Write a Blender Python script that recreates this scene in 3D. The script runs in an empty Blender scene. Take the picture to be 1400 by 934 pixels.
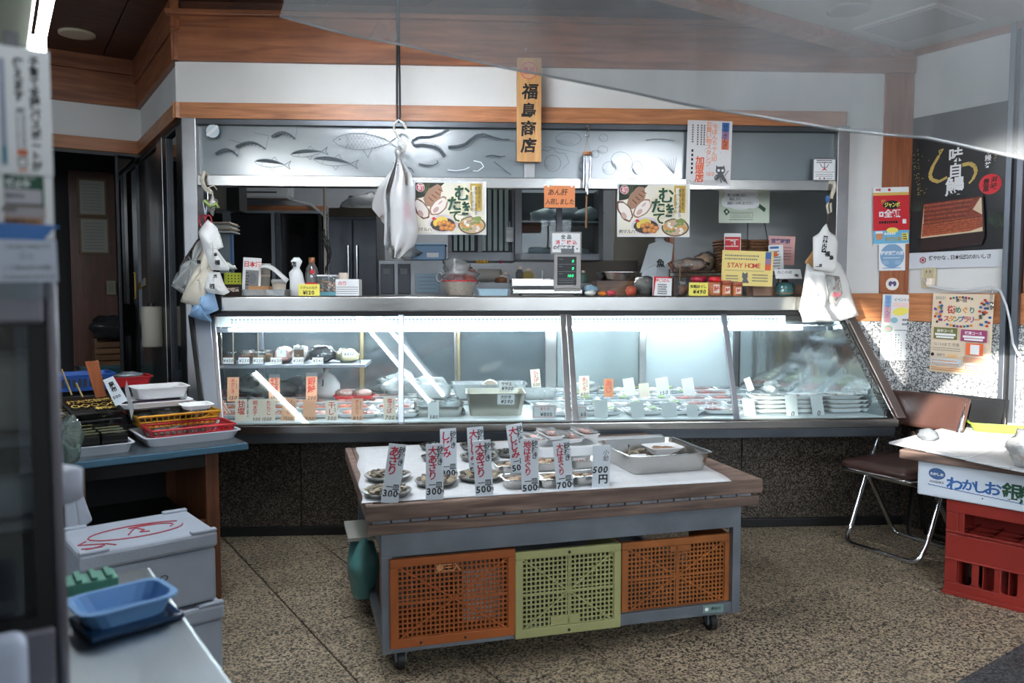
import bpy, bmesh, math, random
from mathutils import Vector, Matrix, noise
random.seed(7)
S = bpy.context.scene
C = S.collection
PI = math.pi

# ---------------------------------------------------------------- camera
FPX = 1089.0            # focal length in pixels of the 1400x934 frame
EYE = 1.35
PITCH = math.atan(67 / FPX)
CAM = Vector((0, 0, EYE))
cam_d = bpy.data.cameras.new('camera')
cam = bpy.data.objects.new('camera', cam_d)
C.objects.link(cam)
cam.location = CAM
cam.rotation_euler = (PI / 2 - PITCH, 0, 0)
cam_d.sensor_width = 36
cam_d.lens = FPX / 1400 * 36
cam_d.clip_start = 0.02
cam_d.dof.use_dof = True
cam_d.dof.focus_distance = 4.0
cam_d.dof.aperture_fstop = 3.5
S.camera = cam

# ---------------------------------------------------------------- exposure, world, lamps
S.view_settings.view_transform = 'Standard'
S.view_settings.look = 'None'
S.view_settings.gamma = 1
S.view_settings.exposure = 0.45
W = bpy.data.worlds.new('world')
S.world = W
W.use_nodes = True
wn = W.node_tree.nodes
wn['Background'].inputs[0].default_value = (0.72, 0.86, 1.0, 1)
wn['Background'].inputs[1].default_value = 0.42


def lamp(name, kind, loc, energy, color=(1, 1, 1), aim=None, size=None, size_y=None, **kw):
    d = bpy.data.lights.new(name, kind)
    d.energy = energy
    d.color = color
    if size is not None and kind == 'AREA':
        d.size = size
        if size_y:
            d.shape = 'RECTANGLE'
            d.size_y = size_y
    for k, v in kw.items():
        setattr(d, k, v)
    o = bpy.data.objects.new(name, d)
    C.objects.link(o)
    o.location = loc
    if aim is not None:
        o.rotation_euler = (Vector(aim) - Vector(loc)).to_track_quat('-Z', 'Y').to_euler()
    return o


# low sun reaching the right end of the shop from the street, behind and left of the camera
lamp('low_sunbeam', 'SPOT', (-7.0, -6.0, 3.3), 24000, (1.0, 0.95, 0.88), aim=(1.40, 4.2, 1.04),
     spot_size=math.radians(3.6), spot_blend=0.35, shadow_soft_size=0.04)
lamp('low_sunbeam', 'SPOT', (-3.2, -5.0, 3.3), 24000, (1.0, 0.95, 0.88), aim=(2.70, 3.98, 0.45),
     spot_size=math.radians(6.6), spot_blend=0.12, shadow_soft_size=0.03)
# open street front behind the camera
lamp('street_daylight', 'AREA', (0.5, -9.0, 4.2), 900, (0.84, 0.92, 1.0), aim=(0.3, 4, 0.8), size=9.0, size_y=4.5)

# ---------------------------------------------------------------- frames (local x right along the plane, y away, z up)


def ray(px, py):
    x = (px - 700) / FPX
    y = -(py - 467) / FPX
    c, s = math.cos(PITCH), math.sin(PITCH)
    return Vector((x, c + y * s, -s + y * c))


class Frame:
    def __init__(self, ox, oy, deg):
        self.o = Vector((ox, oy, 0))
        self.a = math.radians(deg)
        self.M = Matrix.Translation(self.o) @ Matrix.Rotation(self.a, 4, 'Z')
        self.I = self.M.inverted()

    def w(self, x, y, z=0):
        return self.M @ Vector((x, y, z))

    def hit(self, px, py, y=0.0):
        """pixel -> local point on the vertical plane at local depth y"""
        o = self.I @ CAM
        d = self.I.to_3x3() @ ray(px, py)
        t = (y - o.y) / d.y
        return o + d * t

    def hitz(self, px, py, z=0.0):
        o = self.I @ CAM
        d = self.I.to_3x3() @ ray(px, py)
        t = (z - o.z) / d.z
        return o + d * t


FM = Frame(0, 4.46, 3.5)                     # main wall and display case
XCE = 1.868                                  # right end of the display case
XR = FM.hit(1243, 300, 0).x                  # room corner at the right
cr = FM.w(XR, 0)
FR = Frame(cr.x, cr.y, -57)                  # right wall
_cl = FM.hit(250, 300, 0)
cl = FM.w(_cl.x, 0)
FT = Frame(cl.x - 0.545 * 1.34, cl.y + 0.839 * 1.34, -57)   # return wall on the left
FL = Frame(FT.o.x, FT.o.y, 33)               # left rear wall
FG = Frame(0, 0, 33)                         # floor tile grid
XL = _cl.x                                   # left corner in FM

# ---------------------------------------------------------------- materials
MATS = {}


def newmat(name):
    m = bpy.data.materials.new(name)
    m.use_nodes = True
    nt = m.node_tree
    nt.nodes.clear()
    out = nt.nodes.new('ShaderNodeOutputMaterial')
    MATS[name] = m
    return m, nt, out


def N(nt, typ, **kw):
    n = nt.nodes.new(typ)
    for k, v in kw.items():
        if k.startswith('i_'):
            n.inputs[k[2:].replace('_', ' ')].default_value = v
        else:
            setattr(n, k, v)
    return n


def rgba(c):
    return (c[0], c[1], c[2], 1.0)


def hexc(h):
    v = [int(h[i:i + 2], 16) / 255 for i in (0, 2, 4)]
    return tuple(x / 12.92 if x <= 0.04045 else ((x + 0.055) / 1.055) ** 2.4 for x in v)


def col(c):
    return hexc(c) if isinstance(c, str) else c


def mat(name, c, rough=0.5, metal=0.0, bump=0.0, bscale=40, var=0.0, vscale=6, spec=0.5, sss=0, alpha=1, coat=0, emis=0, trans=0, stretch=None):
    """principled surface with procedural colour variation and fine relief"""
    if name in MATS:
        return MATS[name]
    m, nt, out = newmat(name)
    c = col(c)
    b = N(nt, 'ShaderNodeBsdfPrincipled')
    b.inputs['Base Color'].default_value = rgba(c)
    b.inputs['Roughness'].default_value = rough
    b.inputs['Metallic'].default_value = metal
    b.inputs['Specular IOR Level'].default_value = spec
    if coat:
        b.inputs['Coat Weight'].default_value = coat
    if alpha < 1:
        b.inputs['Alpha'].default_value = alpha
    if trans:
        b.inputs['Transmission Weight'].default_value = trans
    if emis:
        b.inputs['Emission Color'].default_value = rgba(c)
        b.inputs['Emission Strength'].default_value = emis
    if sss:
        b.inputs['Subsurface Weight'].default_value = sss
        b.inputs['Subsurface Radius'].default_value = (0.01, 0.01, 0.01)
    if var or bump:
        tc = N(nt, 'ShaderNodeTexCoord')
        mp = N(nt, 'ShaderNodeMapping')
        if stretch:
            mp.inputs['Scale'].default_value = stretch
        nt.links.new(tc.outputs['Object'], mp.inputs[0])
    if var:
        no = N(nt, 'ShaderNodeTexNoise')
        no.inputs['Scale'].default_value = vscale
        no.inputs['Detail'].default_value = 6
        nt.links.new(mp.outputs[0], no.inputs['Vector'])
        mr = N(nt, 'ShaderNodeMapRange')
        mr.inputs['From Min'].default_value = 0.3
        mr.inputs['From Max'].default_value = 0.7
        mr.inputs['To Min'].default_value = 1 - var
        mr.inputs['To Max'].default_value = 1 + var * 0.5
        nt.links.new(no.outputs['Fac'], mr.inputs['Value'])
        mx = N(nt, 'ShaderNodeVectorMath', operation='SCALE')
        mx.inputs[0].default_value = c
        nt.links.new(mr.outputs[0], mx.inputs['Scale'])
        nt.links.new(mx.outputs[0], b.inputs['Base Color'])
    if bump:
        n2 = N(nt, 'ShaderNodeTexNoise')
        n2.inputs['Scale'].default_value = bscale
        n2.inputs['Detail'].default_value = 4
        nt.links.new(mp.outputs[0], n2.inputs['Vector'])
        bp = N(nt, 'ShaderNodeBump')
        bp.inputs['Strength'].default_value = bump
        bp.inputs['Distance'].default_value = 0.01
        nt.links.new(n2.outputs['Fac'], bp.inputs['Height'])
        nt.links.new(bp.outputs[0], b.inputs['Normal'])
    nt.links.new(b.outputs[0], out.inputs[0])
    return m


def ramp(nt, stops):
    r = N(nt, 'ShaderNodeValToRGB')
    e = r.color_ramp.elements
    while len(e) > 1:
        e.remove(e[-1])
    e[0].position = stops[0][0]
    e[0].color = rgba(col(stops[0][1]))
    for p, c in stops[1:]:
        x = e.new(p)
        x.color = rgba(col(c))
    return r


def wood(name, c1, c2, scale=(1.2, 14, 14), rough=0.35, nscale=3.0, dirt=0.15, bump=0.15):
    if name in MATS:
        return MATS[name]
    m, nt, out = newmat(name)
    tc = N(nt, 'ShaderNodeTexCoord')
    mp = N(nt, 'ShaderNodeMapping')
    mp.inputs['Scale'].default_value = scale
    nt.links.new(tc.outputs['Object'], mp.inputs[0])
    no = N(nt, 'ShaderNodeTexNoise')
    no.inputs['Scale'].default_value = nscale
    no.inputs['Detail'].default_value = 8
    no.inputs['Distortion'].default_value = 0.8
    nt.links.new(mp.outputs[0], no.inputs['Vector'])
    r = ramp(nt, [(0.3, c1), (0.7, c2)])
    nt.links.new(no.outputs['Fac'], r.inputs[0])
    n2 = N(nt, 'ShaderNodeTexNoise')
    n2.inputs['Scale'].default_value = 2.2
    n2.inputs['Detail'].default_value = 5
    nt.links.new(tc.outputs['Object'], n2.inputs['Vector'])
    mr = N(nt, 'ShaderNodeMapRange')
    mr.inputs['From Min'].default_value = 0.3
    mr.inputs['From Max'].default_value = 0.7
    mr.inputs['To Min'].default_value = 1 - dirt * 1.6
    mr.inputs['To Max'].default_value = 1 + dirt
    nt.links.new(n2.outputs['Fac'], mr.inputs['Value'])
    sc = N(nt, 'ShaderNodeVectorMath', operation='SCALE')
    nt.links.new(r.outputs[0], sc.inputs[0])
    nt.links.new(mr.outputs[0], sc.inputs['Scale'])
    b = N(nt, 'ShaderNodeBsdfPrincipled')
    b.inputs['Roughness'].default_value = rough
    nt.links.new(sc.outputs[0], b.inputs['Base Color'])
    bp = N(nt, 'ShaderNodeBump')
    bp.inputs['Strength'].default_value = bump
    bp.inputs['Distance'].default_value = 0.004
    nt.links.new(no.outputs['Fac'], bp.inputs['Height'])
    nt.links.new(bp.outputs[0], b.inputs['Normal'])
    nt.links.new(b.outputs[0], out.inputs[0])
    return m


def granite(name, stops, scale=150, rough=0.4, dirt=0.25, dscale=3.0, bump=0.0):
    if name in MATS:
        return MATS[name]
    m, nt, out = newmat(name)
    tc = N(nt, 'ShaderNodeTexCoord')
    vo = N(nt, 'ShaderNodeTexVoronoi')
    vo.inputs['Scale'].default_value = scale
    nn = N(nt, 'ShaderNodeTexNoise')
    nn.inputs['Scale'].default_value = scale * 0.55
    nn.inputs['Detail'].default_value = 3
    geo = N(nt, 'ShaderNodeNewGeometry')
    nt.links.new(geo.outputs['Position'], vo.inputs['Vector'])
    nt.links.new(geo.outputs['Position'], nn.inputs['Vector'])
    sp = N(nt, 'ShaderNodeSeparateColor')
    nt.links.new(vo.outputs['Color'], sp.inputs[0])
    mxf = N(nt, 'ShaderNodeMath', operation='MULTIPLY_ADD')
    mxf.inputs[1].default_value = 0.5
    nt.links.new(sp.outputs[0], mxf.inputs[0])
    half = N(nt, 'ShaderNodeMath', operation='MULTIPLY')
    half.inputs[1].default_value = 0.5
    nt.links.new(nn.outputs['Fac'], half.inputs[0])
    nt.links.new(half.outputs[0], mxf.inputs[2])
    r = ramp(nt, stops)
    r.color_ramp.interpolation = 'LINEAR'
    nt.links.new(mxf.outputs[0], r.inputs[0])
    n2 = N(nt, 'ShaderNodeTexNoise')
    n2.inputs['Scale'].default_value = dscale
    n2.inputs['Detail'].default_value = 6
    nt.links.new(geo.outputs['Position'], n2.inputs['Vector'])
    mr = N(nt, 'ShaderNodeMapRange')
    mr.inputs['From Min'].default_value = 0.3
    mr.inputs['From Max'].default_value = 0.7
    mr.inputs['To Min'].default_value = 1 - dirt
    mr.inputs['To Max'].default_value = 1 + dirt * 0.4
    nt.links.new(n2.outputs['Fac'], mr.inputs['Value'])
    sc = N(nt, 'ShaderNodeVectorMath', operation='SCALE')
    nt.links.new(r.outputs[0], sc.inputs[0])
    nt.links.new(mr.outputs[0], sc.inputs['Scale'])
    b = N(nt, 'ShaderNodeBsdfPrincipled')
    b.inputs['Roughness'].default_value = rough
    nt.links.new(sc.outputs[0], b.inputs['Base Color'])
    nt.links.new(b.outputs[0], out.inputs[0])
    return m


def steel(name, c='b9bcbe', rough=0.28, stretch=(1, 30, 30), grime=0.25, bump=0.03):
    if name in MATS:
        return MATS[name]
    m, nt, out = newmat(name)
    tc = N(nt, 'ShaderNodeTexCoord')
    mp = N(nt, 'ShaderNodeMapping')
    mp.inputs['Scale'].default_value = stretch
    nt.links.new(tc.outputs['Object'], mp.inputs[0])
    no = N(nt, 'ShaderNodeTexNoise')
    no.inputs['Scale'].default_value = 9
    no.inputs['Detail'].default_value = 8
    nt.links.new(mp.outputs[0], no.inputs['Vector'])
    n2 = N(nt, 'ShaderNodeTexNoise')
    n2.inputs['Scale'].default_value = 4
    n2.inputs['Detail'].default_value = 8
    nt.links.new(tc.outputs['Object'], n2.inputs['Vector'])
    b = N(nt, 'ShaderNodeBsdfPrincipled')
    b.inputs['Metallic'].default_value = 1
    mr = N(nt, 'ShaderNodeMapRange')
    mr.inputs['To Min'].default_value = rough * 0.7
    mr.inputs['To Max'].default_value = rough * 1.5
    nt.links.new(no.outputs['Fac'], mr.inputs['Value'])
    nt.links.new(mr.outputs[0], b.inputs['Roughness'])
    r = ramp(nt, [(0.3, tuple(x * (1 - grime) for x in col(c))), (0.65, col(c))])
    nt.links.new(n2.outputs['Fac'], r.inputs[0])
    nt.links.new(r.outputs[0], b.inputs['Base Color'])
    bp = N(nt, 'ShaderNodeBump')
    bp.inputs['Strength'].default_value = bump
    bp.inputs['Distance'].default_value = 0.01
    nt.links.new(n2.outputs['Fac'], bp.inputs['Height'])
    nt.links.new(bp.outputs[0], b.inputs['Normal'])
    nt.links.new(b.outputs[0], out.inputs[0])
    return m


def film(name, tint='f4f8fa', haze=0.08, gloss=0.12, rough=0.05, hazecol='d8dde0', bump=0.0, bscale=30, streak=0.0):
    """thin clear sheet: mostly see-through, a little milky and glossy"""
    if name in MATS:
        return MATS[name]
    m, nt, out = newmat(name)
    tr = N(nt, 'ShaderNodeBsdfTransparent')
    tr.inputs[0].default_value = rgba(col(tint))
    df = N(nt, 'ShaderNodeBsdfDiffuse')
    df.inputs[0].default_value = rgba(col(hazecol))
    tl = N(nt, 'ShaderNodeBsdfTranslucent')
    tl.inputs[0].default_value = rgba(col(hazecol))
    md = N(nt, 'ShaderNodeMixShader')
    md.inputs[0].default_value = 0.4
    nt.links.new(df.outputs[0], md.inputs[1])
    nt.links.new(tl.outputs[0], md.inputs[2])
    m1 = N(nt, 'ShaderNodeMixShader')
    m1.inputs[0].default_value = haze
    nt.links.new(tr.outputs[0], m1.inputs[1])
    nt.links.new(md.outputs[0], m1.inputs[2])
    gl = N(nt, 'ShaderNodeBsdfGlossy')
    gl.inputs['Roughness'].default_value = rough
    fr = N(nt, 'ShaderNodeFresnel')
    fr.inputs['IOR'].default_value = 1.45
    fa = N(nt, 'ShaderNodeMath', operation='MULTIPLY_ADD')
    fa.inputs[1].default_value = 1.0
    fa.inputs[2].default_value = gloss
    fa.use_clamp = True
    nt.links.new(fr.outputs[0], fa.inputs[0])
    m2 = N(nt, 'ShaderNodeMixShader')
    nt.links.new(fa.outputs[0], m2.inputs[0])
    nt.links.new(m1.outputs[0], m2.inputs[1])
    nt.links.new(gl.outputs[0], m2.inputs[2])
    tc = N(nt, 'ShaderNodeTexCoord')
    if bump:
        n2 = N(nt, 'ShaderNodeTexNoise')
        n2.inputs['Scale'].default_value = bscale
        n2.inputs['Detail'].default_value = 3
        nt.links.new(tc.outputs['Object'], n2.inputs['Vector'])
        bp = N(nt, 'ShaderNodeBump')
        bp.inputs['Strength'].default_value = bump
        bp.inputs['Distance'].default_value = 0.02
        nt.links.new(n2.outputs['Fac'], bp.inputs['Height'])
        for x in (gl, df, tl):
            nt.links.new(bp.outputs[0], x.inputs['Normal'])
    if streak:
        mp = N(nt, 'ShaderNodeMapping')
        mp.inputs['Scale'].default_value = (5, 5, 1.6)
        nt.links.new(tc.outputs['Object'], mp.inputs[0])
        n3 = N(nt, 'ShaderNodeTexNoise')
        n3.inputs['Scale'].default_value = 1.6
        n3.inputs['Detail'].default_value = 9
        n3.inputs['Roughness'].default_value = 0.65
        nt.links.new(mp.outputs[0], n3.inputs['Vector'])
        mr = N(nt, 'ShaderNodeMapRange')
        mr.inputs['From Min'].default_value = 0.3
        mr.inputs['From Max'].default_value = 0.75
        mr.inputs['To Min'].default_value = haze * (1 - streak)
        mr.inputs['To Max'].default_value = min(1, haze * (1 + streak))
        nt.links.new(n3.outputs['Fac'], mr.inputs['Value'])
        nt.links.new(mr.outputs[0], m1.inputs[0])
    nt.links.new(m2.outputs[0], out.inputs[0])
    return m


def glow(name, c, strength):
    if name in MATS:
        return MATS[name]
    m, nt, out = newmat(name)
    e = N(nt, 'ShaderNodeEmission')
    e.inputs[0].default_value = rgba(col(c))
    e.inputs[1].default_value = strength
    nt.links.new(e.outputs[0], out.inputs[0])
    return m


# ---------------------------------------------------------------- mesh builder
GLY = {}


def glyph(ch, bold):
    if bold < 0.1:
        bold = min(bold, 0.028)
    k = (ch, bold)
    if k not in GLY:
        cu = bpy.data.curves.new('g', 'FONT')
        cu.body = ch
        cu.size = 1
        cu.offset = bold
        cu.resolution_u = 2
        o = bpy.data.objects.new('g', cu)
        C.objects.link(o)
        dg = bpy.context.evaluated_depsgraph_get()
        me = bpy.data.meshes.new_from_object(o.evaluated_get(dg))
        vs = [(v.co.x, v.co.y) for v in me.vertices]
        fs = [tuple(p.vertices) for p in me.polygons]
        bpy.data.objects.remove(o)
        bpy.data.curves.remove(cu)
        bpy.data.meshes.remove(me)
        if vs:
            x0 = min(v[0] for v in vs); x1 = max(v[0] for v in vs)
            vs = [(v[0] - (x0 + x1) / 2, v[1]) for v in vs]
            GLY[k] = (vs, fs, x1 - x0)
        else:
            GLY[k] = ([], [], 0.3)
    return GLY[k]


_g = glyph('国', 0.0)
GC = (min(v[1] for v in _g[0]) + max(v[1] for v in _g[0])) / 2
GK = 0.93 / (max(v[1] for v in _g[0]) - min(v[1] for v in _g[0]))


class MB:
    def __init__(self):
        self.v = []; self.f = []; self.m = []; self.s = []; self.mats = []; self.M = Matrix.Identity(4)

    def mi(self, m):
        if m not in self.mats:
            self.mats.append(m)
        return self.mats.index(m)

    def add(self, vs, fs, m, smooth=False):
        b = len(self.v)
        M = self.M
        self.v += [M @ Vector(v) for v in vs]
        i = self.mi(m)
        for f in fs:
            self.f.append(tuple(b + k for k in f)); self.m.append(i); self.s.append(smooth)
        return self

    def box(self, x0, x1, y0, y1, z0, z1, m):
        vs = [(x0, y0, z0), (x1, y0, z0), (x1, y1, z0), (x0, y1, z0), (x0, y0, z1), (x1, y0, z1), (x1, y1, z1), (x0, y1, z1)]
        return self.hexa(vs, m)

    def hexa(self, vs, m):
        return self.add(vs, [(0, 3, 2, 1), (4, 5, 6, 7), (0, 1, 5, 4), (1, 2, 6, 5), (2, 3, 7, 6), (3, 0, 4, 7)], m)

    def loft(self, rings, m, caps=True, smooth=True, closed=True):
        n = len(rings[0]); vs = [p for r in rings for p in r]; fs = []
        for i in range(len(rings) - 1):
            for j in range(n if closed else n - 1):
                k = (j + 1) % n
                fs.append((i * n + j, i * n + k, (i + 1) * n + k, (i + 1) * n + j))
        self.add(vs, fs, m, smooth)
        if caps:
            self.add(rings[0], [tuple(range(n))[::-1]], m, False)
            self.add(rings[-1], [tuple(range(n))], m, False)
        return self

    def tube(self, pts, r, m, n=8, caps=True):
        pts = [Vector(p) for p in pts]
        rr = r if isinstance(r, (list, tuple)) else [r] * len(pts)
        rings = []
        prev = None
        for i, p in enumerate(pts):
            a = pts[max(0, i - 1)]; b = pts[min(len(pts) - 1, i + 1)]
            d = (b - a)
            d = d.normalized() if d.length > 1e-9 else Vector((0, 0, 1))
            if prev is None:
                u = d.orthogonal().normalized()
            else:
                u = (prev - d * prev.dot(d))
                u = u.normalized() if u.length > 1e-6 else d.orthogonal().normalized()
            prev = u
            w = d.cross(u)
            rings.append([tuple(p + (u * math.cos(2 * PI * k / n) + w * math.sin(2 * PI * k / n)) * rr[i]) for k in range(n)])
        return self.loft(rings, m, caps)

    def cyl(self, p0, p1, r, m, n=14, r2=None):
        return self.tube([p0, p1], [r, r if r2 is None else r2], m, n)

    def lathe(self, prof, m, c=(0, 0, 0), n=20, sx=1, sy=1, wob=0):
        rings = []
        for r, z in prof:
            rings.append([(c[0] + r * sx * math.cos(2 * PI * k / n) * (1 + wob * math.sin(5 * k + z * 40)), c[1] + r * sy * math.sin(2 * PI * k / n), c[2] + z) for k in range(n)])
        return self.loft(rings, m, caps=True)

    def prism(self, poly, y0, y1, m):
        """x,z polygon extruded along y"""
        n = len(poly)
        vs = [(x, y0, z) for x, z in poly] + [(x, y1, z) for x, z in poly]
        fs = [tuple(range(n)), tuple(range(2 * n - 1, n - 1, -1))]
        fs += [(i, (i + 1) % n, n + (i + 1) % n, n + i)[::-1] for i in range(n)]
        return self.add(vs, fs, m)

    def slab(self, poly, z0, z1, m):
        n = len(poly)
        vs = [(x, y, z0) for x, y in poly] + [(x, y, z1) for x, y in poly]
        fs = [tuple(range(n))[::-1], tuple(range(n, 2 * n))]
        fs += [(i, (i + 1) % n, n + (i + 1) % n, n + i) for i in range(n)]
        return self.add(vs, fs, m)

    def ball(self, c, r, m, n=12, k=8, lump=0.0, seed=0):
        rings = []
        for i in range(1, k):
            t = PI * i / k
            ring = []
            for j in range(n):
                a = 2 * PI * j / n
                d = Vector((math.sin(t) * math.cos(a), math.sin(t) * math.sin(a), -math.cos(t)))
                q = 1 + (lump * noise.noise(d * 1.7 + Vector((seed * 3.1, seed, 0))) if lump else 0)
                ring.append((c[0] + d.x * r[0] * q, c[1] + d.y * r[1] * q, c[2] + d.z * r[2] * q))
            rings.append(ring)
        b = len(self.v)
        self.loft(rings, m, caps=False)
        self.add([(c[0], c[1], c[2] - r[2])] + rings[0], [(0, 1 + (j + 1) % n, 1 + j) for j in range(n)], m, True)
        self.add([(c[0], c[1], c[2] + r[2])] + rings[-1], [(0, 1 + j, 1 + (j + 1) % n) for j in range(n)], m, True)
        return self

    def tray(self, w, d, h, m, taper=0.85, t=0.003, rim=0.006, rad=0.02, c=(0, 0, 0), inner=None):
        """open rectangular tray with a rolled rim, base centred on c"""
        def rr(sx, sy, z, r):
            pts = []
            r = min(r, sx * 0.9, sy * 0.9)
            for qx, qy, a0 in ((1, 1, 0), (-1, 1, 90), (-1, -1, 180), (1, -1, 270)):
                for k in range(4):
                    a = math.radians(a0 + k * 30)
                    pts.append((c[0] + qx * (sx - r) + r * math.cos(a), c[1] + qy * (sy - r) + r * math.sin(a), c[2] + z))
            return pts
        W, D = w / 2, d / 2
        self.loft([rr(W * taper, D * taper, 0, rad), rr(W, D, h - t, rad), rr(W + rim, D + rim, h - t, rad), rr(W + rim, D + rim, h, rad),
                   rr(W - t, D - t, h, rad), rr(W * taper - t, D * taper - t, t, rad)], m, smooth=False)
        return self

    def sheet(self, fn, nu, nv, m, smooth=True, thick=0):
        vs = [fn(i / nu, j / nv) for j in range(nv + 1) for i in range(nu + 1)]
        fs = [(j * (nu + 1) + i, j * (nu + 1) + i + 1, (j + 1) * (nu + 1) + i + 1, (j + 1) * (nu + 1) + i) for j in range(nv) for i in range(nu)]
        return self.add(vs, fs, m, smooth)

    def text(self, s, x, z, size, m, bold=0.0, y=0.0, vert=False, sx=1.0, lead=1.0, slant=0, track=1.0, rot=0):
        """glyphs in the x,z plane facing -y, centred on x,z"""
        k = size * GK
        cr_, sr_ = math.cos(rot), math.sin(rot)
        if vert:
            n = len(s)
            for i, ch in enumerate(s):
                g = glyph(ch, bold)
                cz = ((n - 1) / 2 - i) * size * lead
                self.add([(x + ((a * sx + slant * b) * k) * cr_ - ((b - GC) * k + cz) * sr_, y, z + (a * sx * k) * sr_ + ((b - GC) * k + cz) * cr_) for a, b in g[0]], [tuple(f) for f in g[1]], m)
            return self
        adv = [(1.0 if ord(ch) > 255 else (0.36 if ch in " .,'il1:!" else 0.64)) * size * sx * track for ch in s]
        tot = sum(adv)
        cx = -tot / 2
        for ch, a_ in zip(s, adv):
            g = glyph(ch, bold)
            gx = cx + a_ / 2
            self.add([(x + (gx + (a * sx + slant * b) * k) * cr_ - (b - GC) * k * sr_, y, z + (gx + a * sx * k) * sr_ + (b - GC) * k * cr_) for a, b in g[0]], [tuple(f) for f in g[1]], m)
            cx += a_
        return self

    def build(self, name, parent=None, bevel=0, seg=2, loc=None, rz=0, kind=None, label=None, solid=0, subd=0, rot=None):
        me = bpy.data.meshes.new(name)
        me.from_pydata([tuple(v) for v in self.v], [], self.f)
        for m in self.mats:
            me.materials.append(m)
        me.polygons.foreach_set('material_index', self.m)
        me.polygons.foreach_set('use_smooth', self.s)
        me.update()
        o = bpy.data.objects.new(name, me)
        C.objects.link(o)
        if parent:
            o.parent = parent
        if loc is not None:
            o.location = loc
        if rz:
            o.rotation_euler.z = rz
        if rot:
            o.rotation_euler = rot
        if solid:
            md = o.modifiers.new('solid', 'SOLIDIFY'); md.thickness = solid; md.offset = 0
        if subd:
            md = o.modifiers.new('subd', 'SUBSURF'); md.levels = md.render_levels = subd
        if bevel:
            md = o.modifiers.new('bevel', 'BEVEL'); md.width = bevel; md.segments = seg; md.limit_method = 'ANGLE'; md.angle_limit = math.radians(40)
            md.harden_normals = False
        if kind:
            o['kind'] = kind
        if label:
            o['label'] = label
        return o


def bx(name, parent, x0, x1, y0, y1, z0, z1, m, bevel=0.002, **kw):
    return MB().box(x0, x1, y0, y1, z0, z1, m).build(name, parent, bevel, **kw)


def tag(o, label, cat, group=None, kind=None):
    o['label'] = label
    o['category'] = cat
    if group:
        o['group'] = group
    if kind:
        o['kind'] = kind
    return o


def thing(name, label, cat, frame, x, y, z=0, rz=0, group=None, kind=None):
    o = bpy.data.objects.new(name, None)
    C.objects.link(o)
    o.empty_display_size = 0.05
    if frame:
        o.location = frame.w(x, y, z)
        o.rotation_euler = (0, 0, frame.a + rz)
    else:
        o.location = (x, y, z)
        o.rotation_euler = (0, 0, rz)
    tag(o, label, cat, group, kind)
    return o


def struct(name, frame=None):
    """an Empty root for a piece of the setting; its parts are children"""
    o = bpy.data.objects.new(name, None)
    C.objects.link(o)
    if frame:
        o.location = frame.o
        o.rotation_euler = (0, 0, frame.a)
    o['kind'] = 'structure'
    return o


KIDS = {}


def dup(root, loc=None, rot=None, label=None, group=None, scale=None):
    r = root.copy()
    C.objects.link(r)
    if loc is not None:
        r.location = loc
    if rot is not None:
        r.rotation_euler = rot
    if scale:
        r.scale = (scale, scale, scale)
    if label:
        r['label'] = label
    if group:
        r['group'] = group
    if root.name not in KIDS:
        KIDS[root.name] = [(c, [g for g in bpy.data.objects if g.parent == c]) for c in bpy.data.objects if c.parent == root]
    for c, gs in KIDS[root.name]:
        k = c.copy(); C.objects.link(k); k.parent = r
        for g in gs:
            q = g.copy(); C.objects.link(q); q.parent = k
    return r


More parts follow.
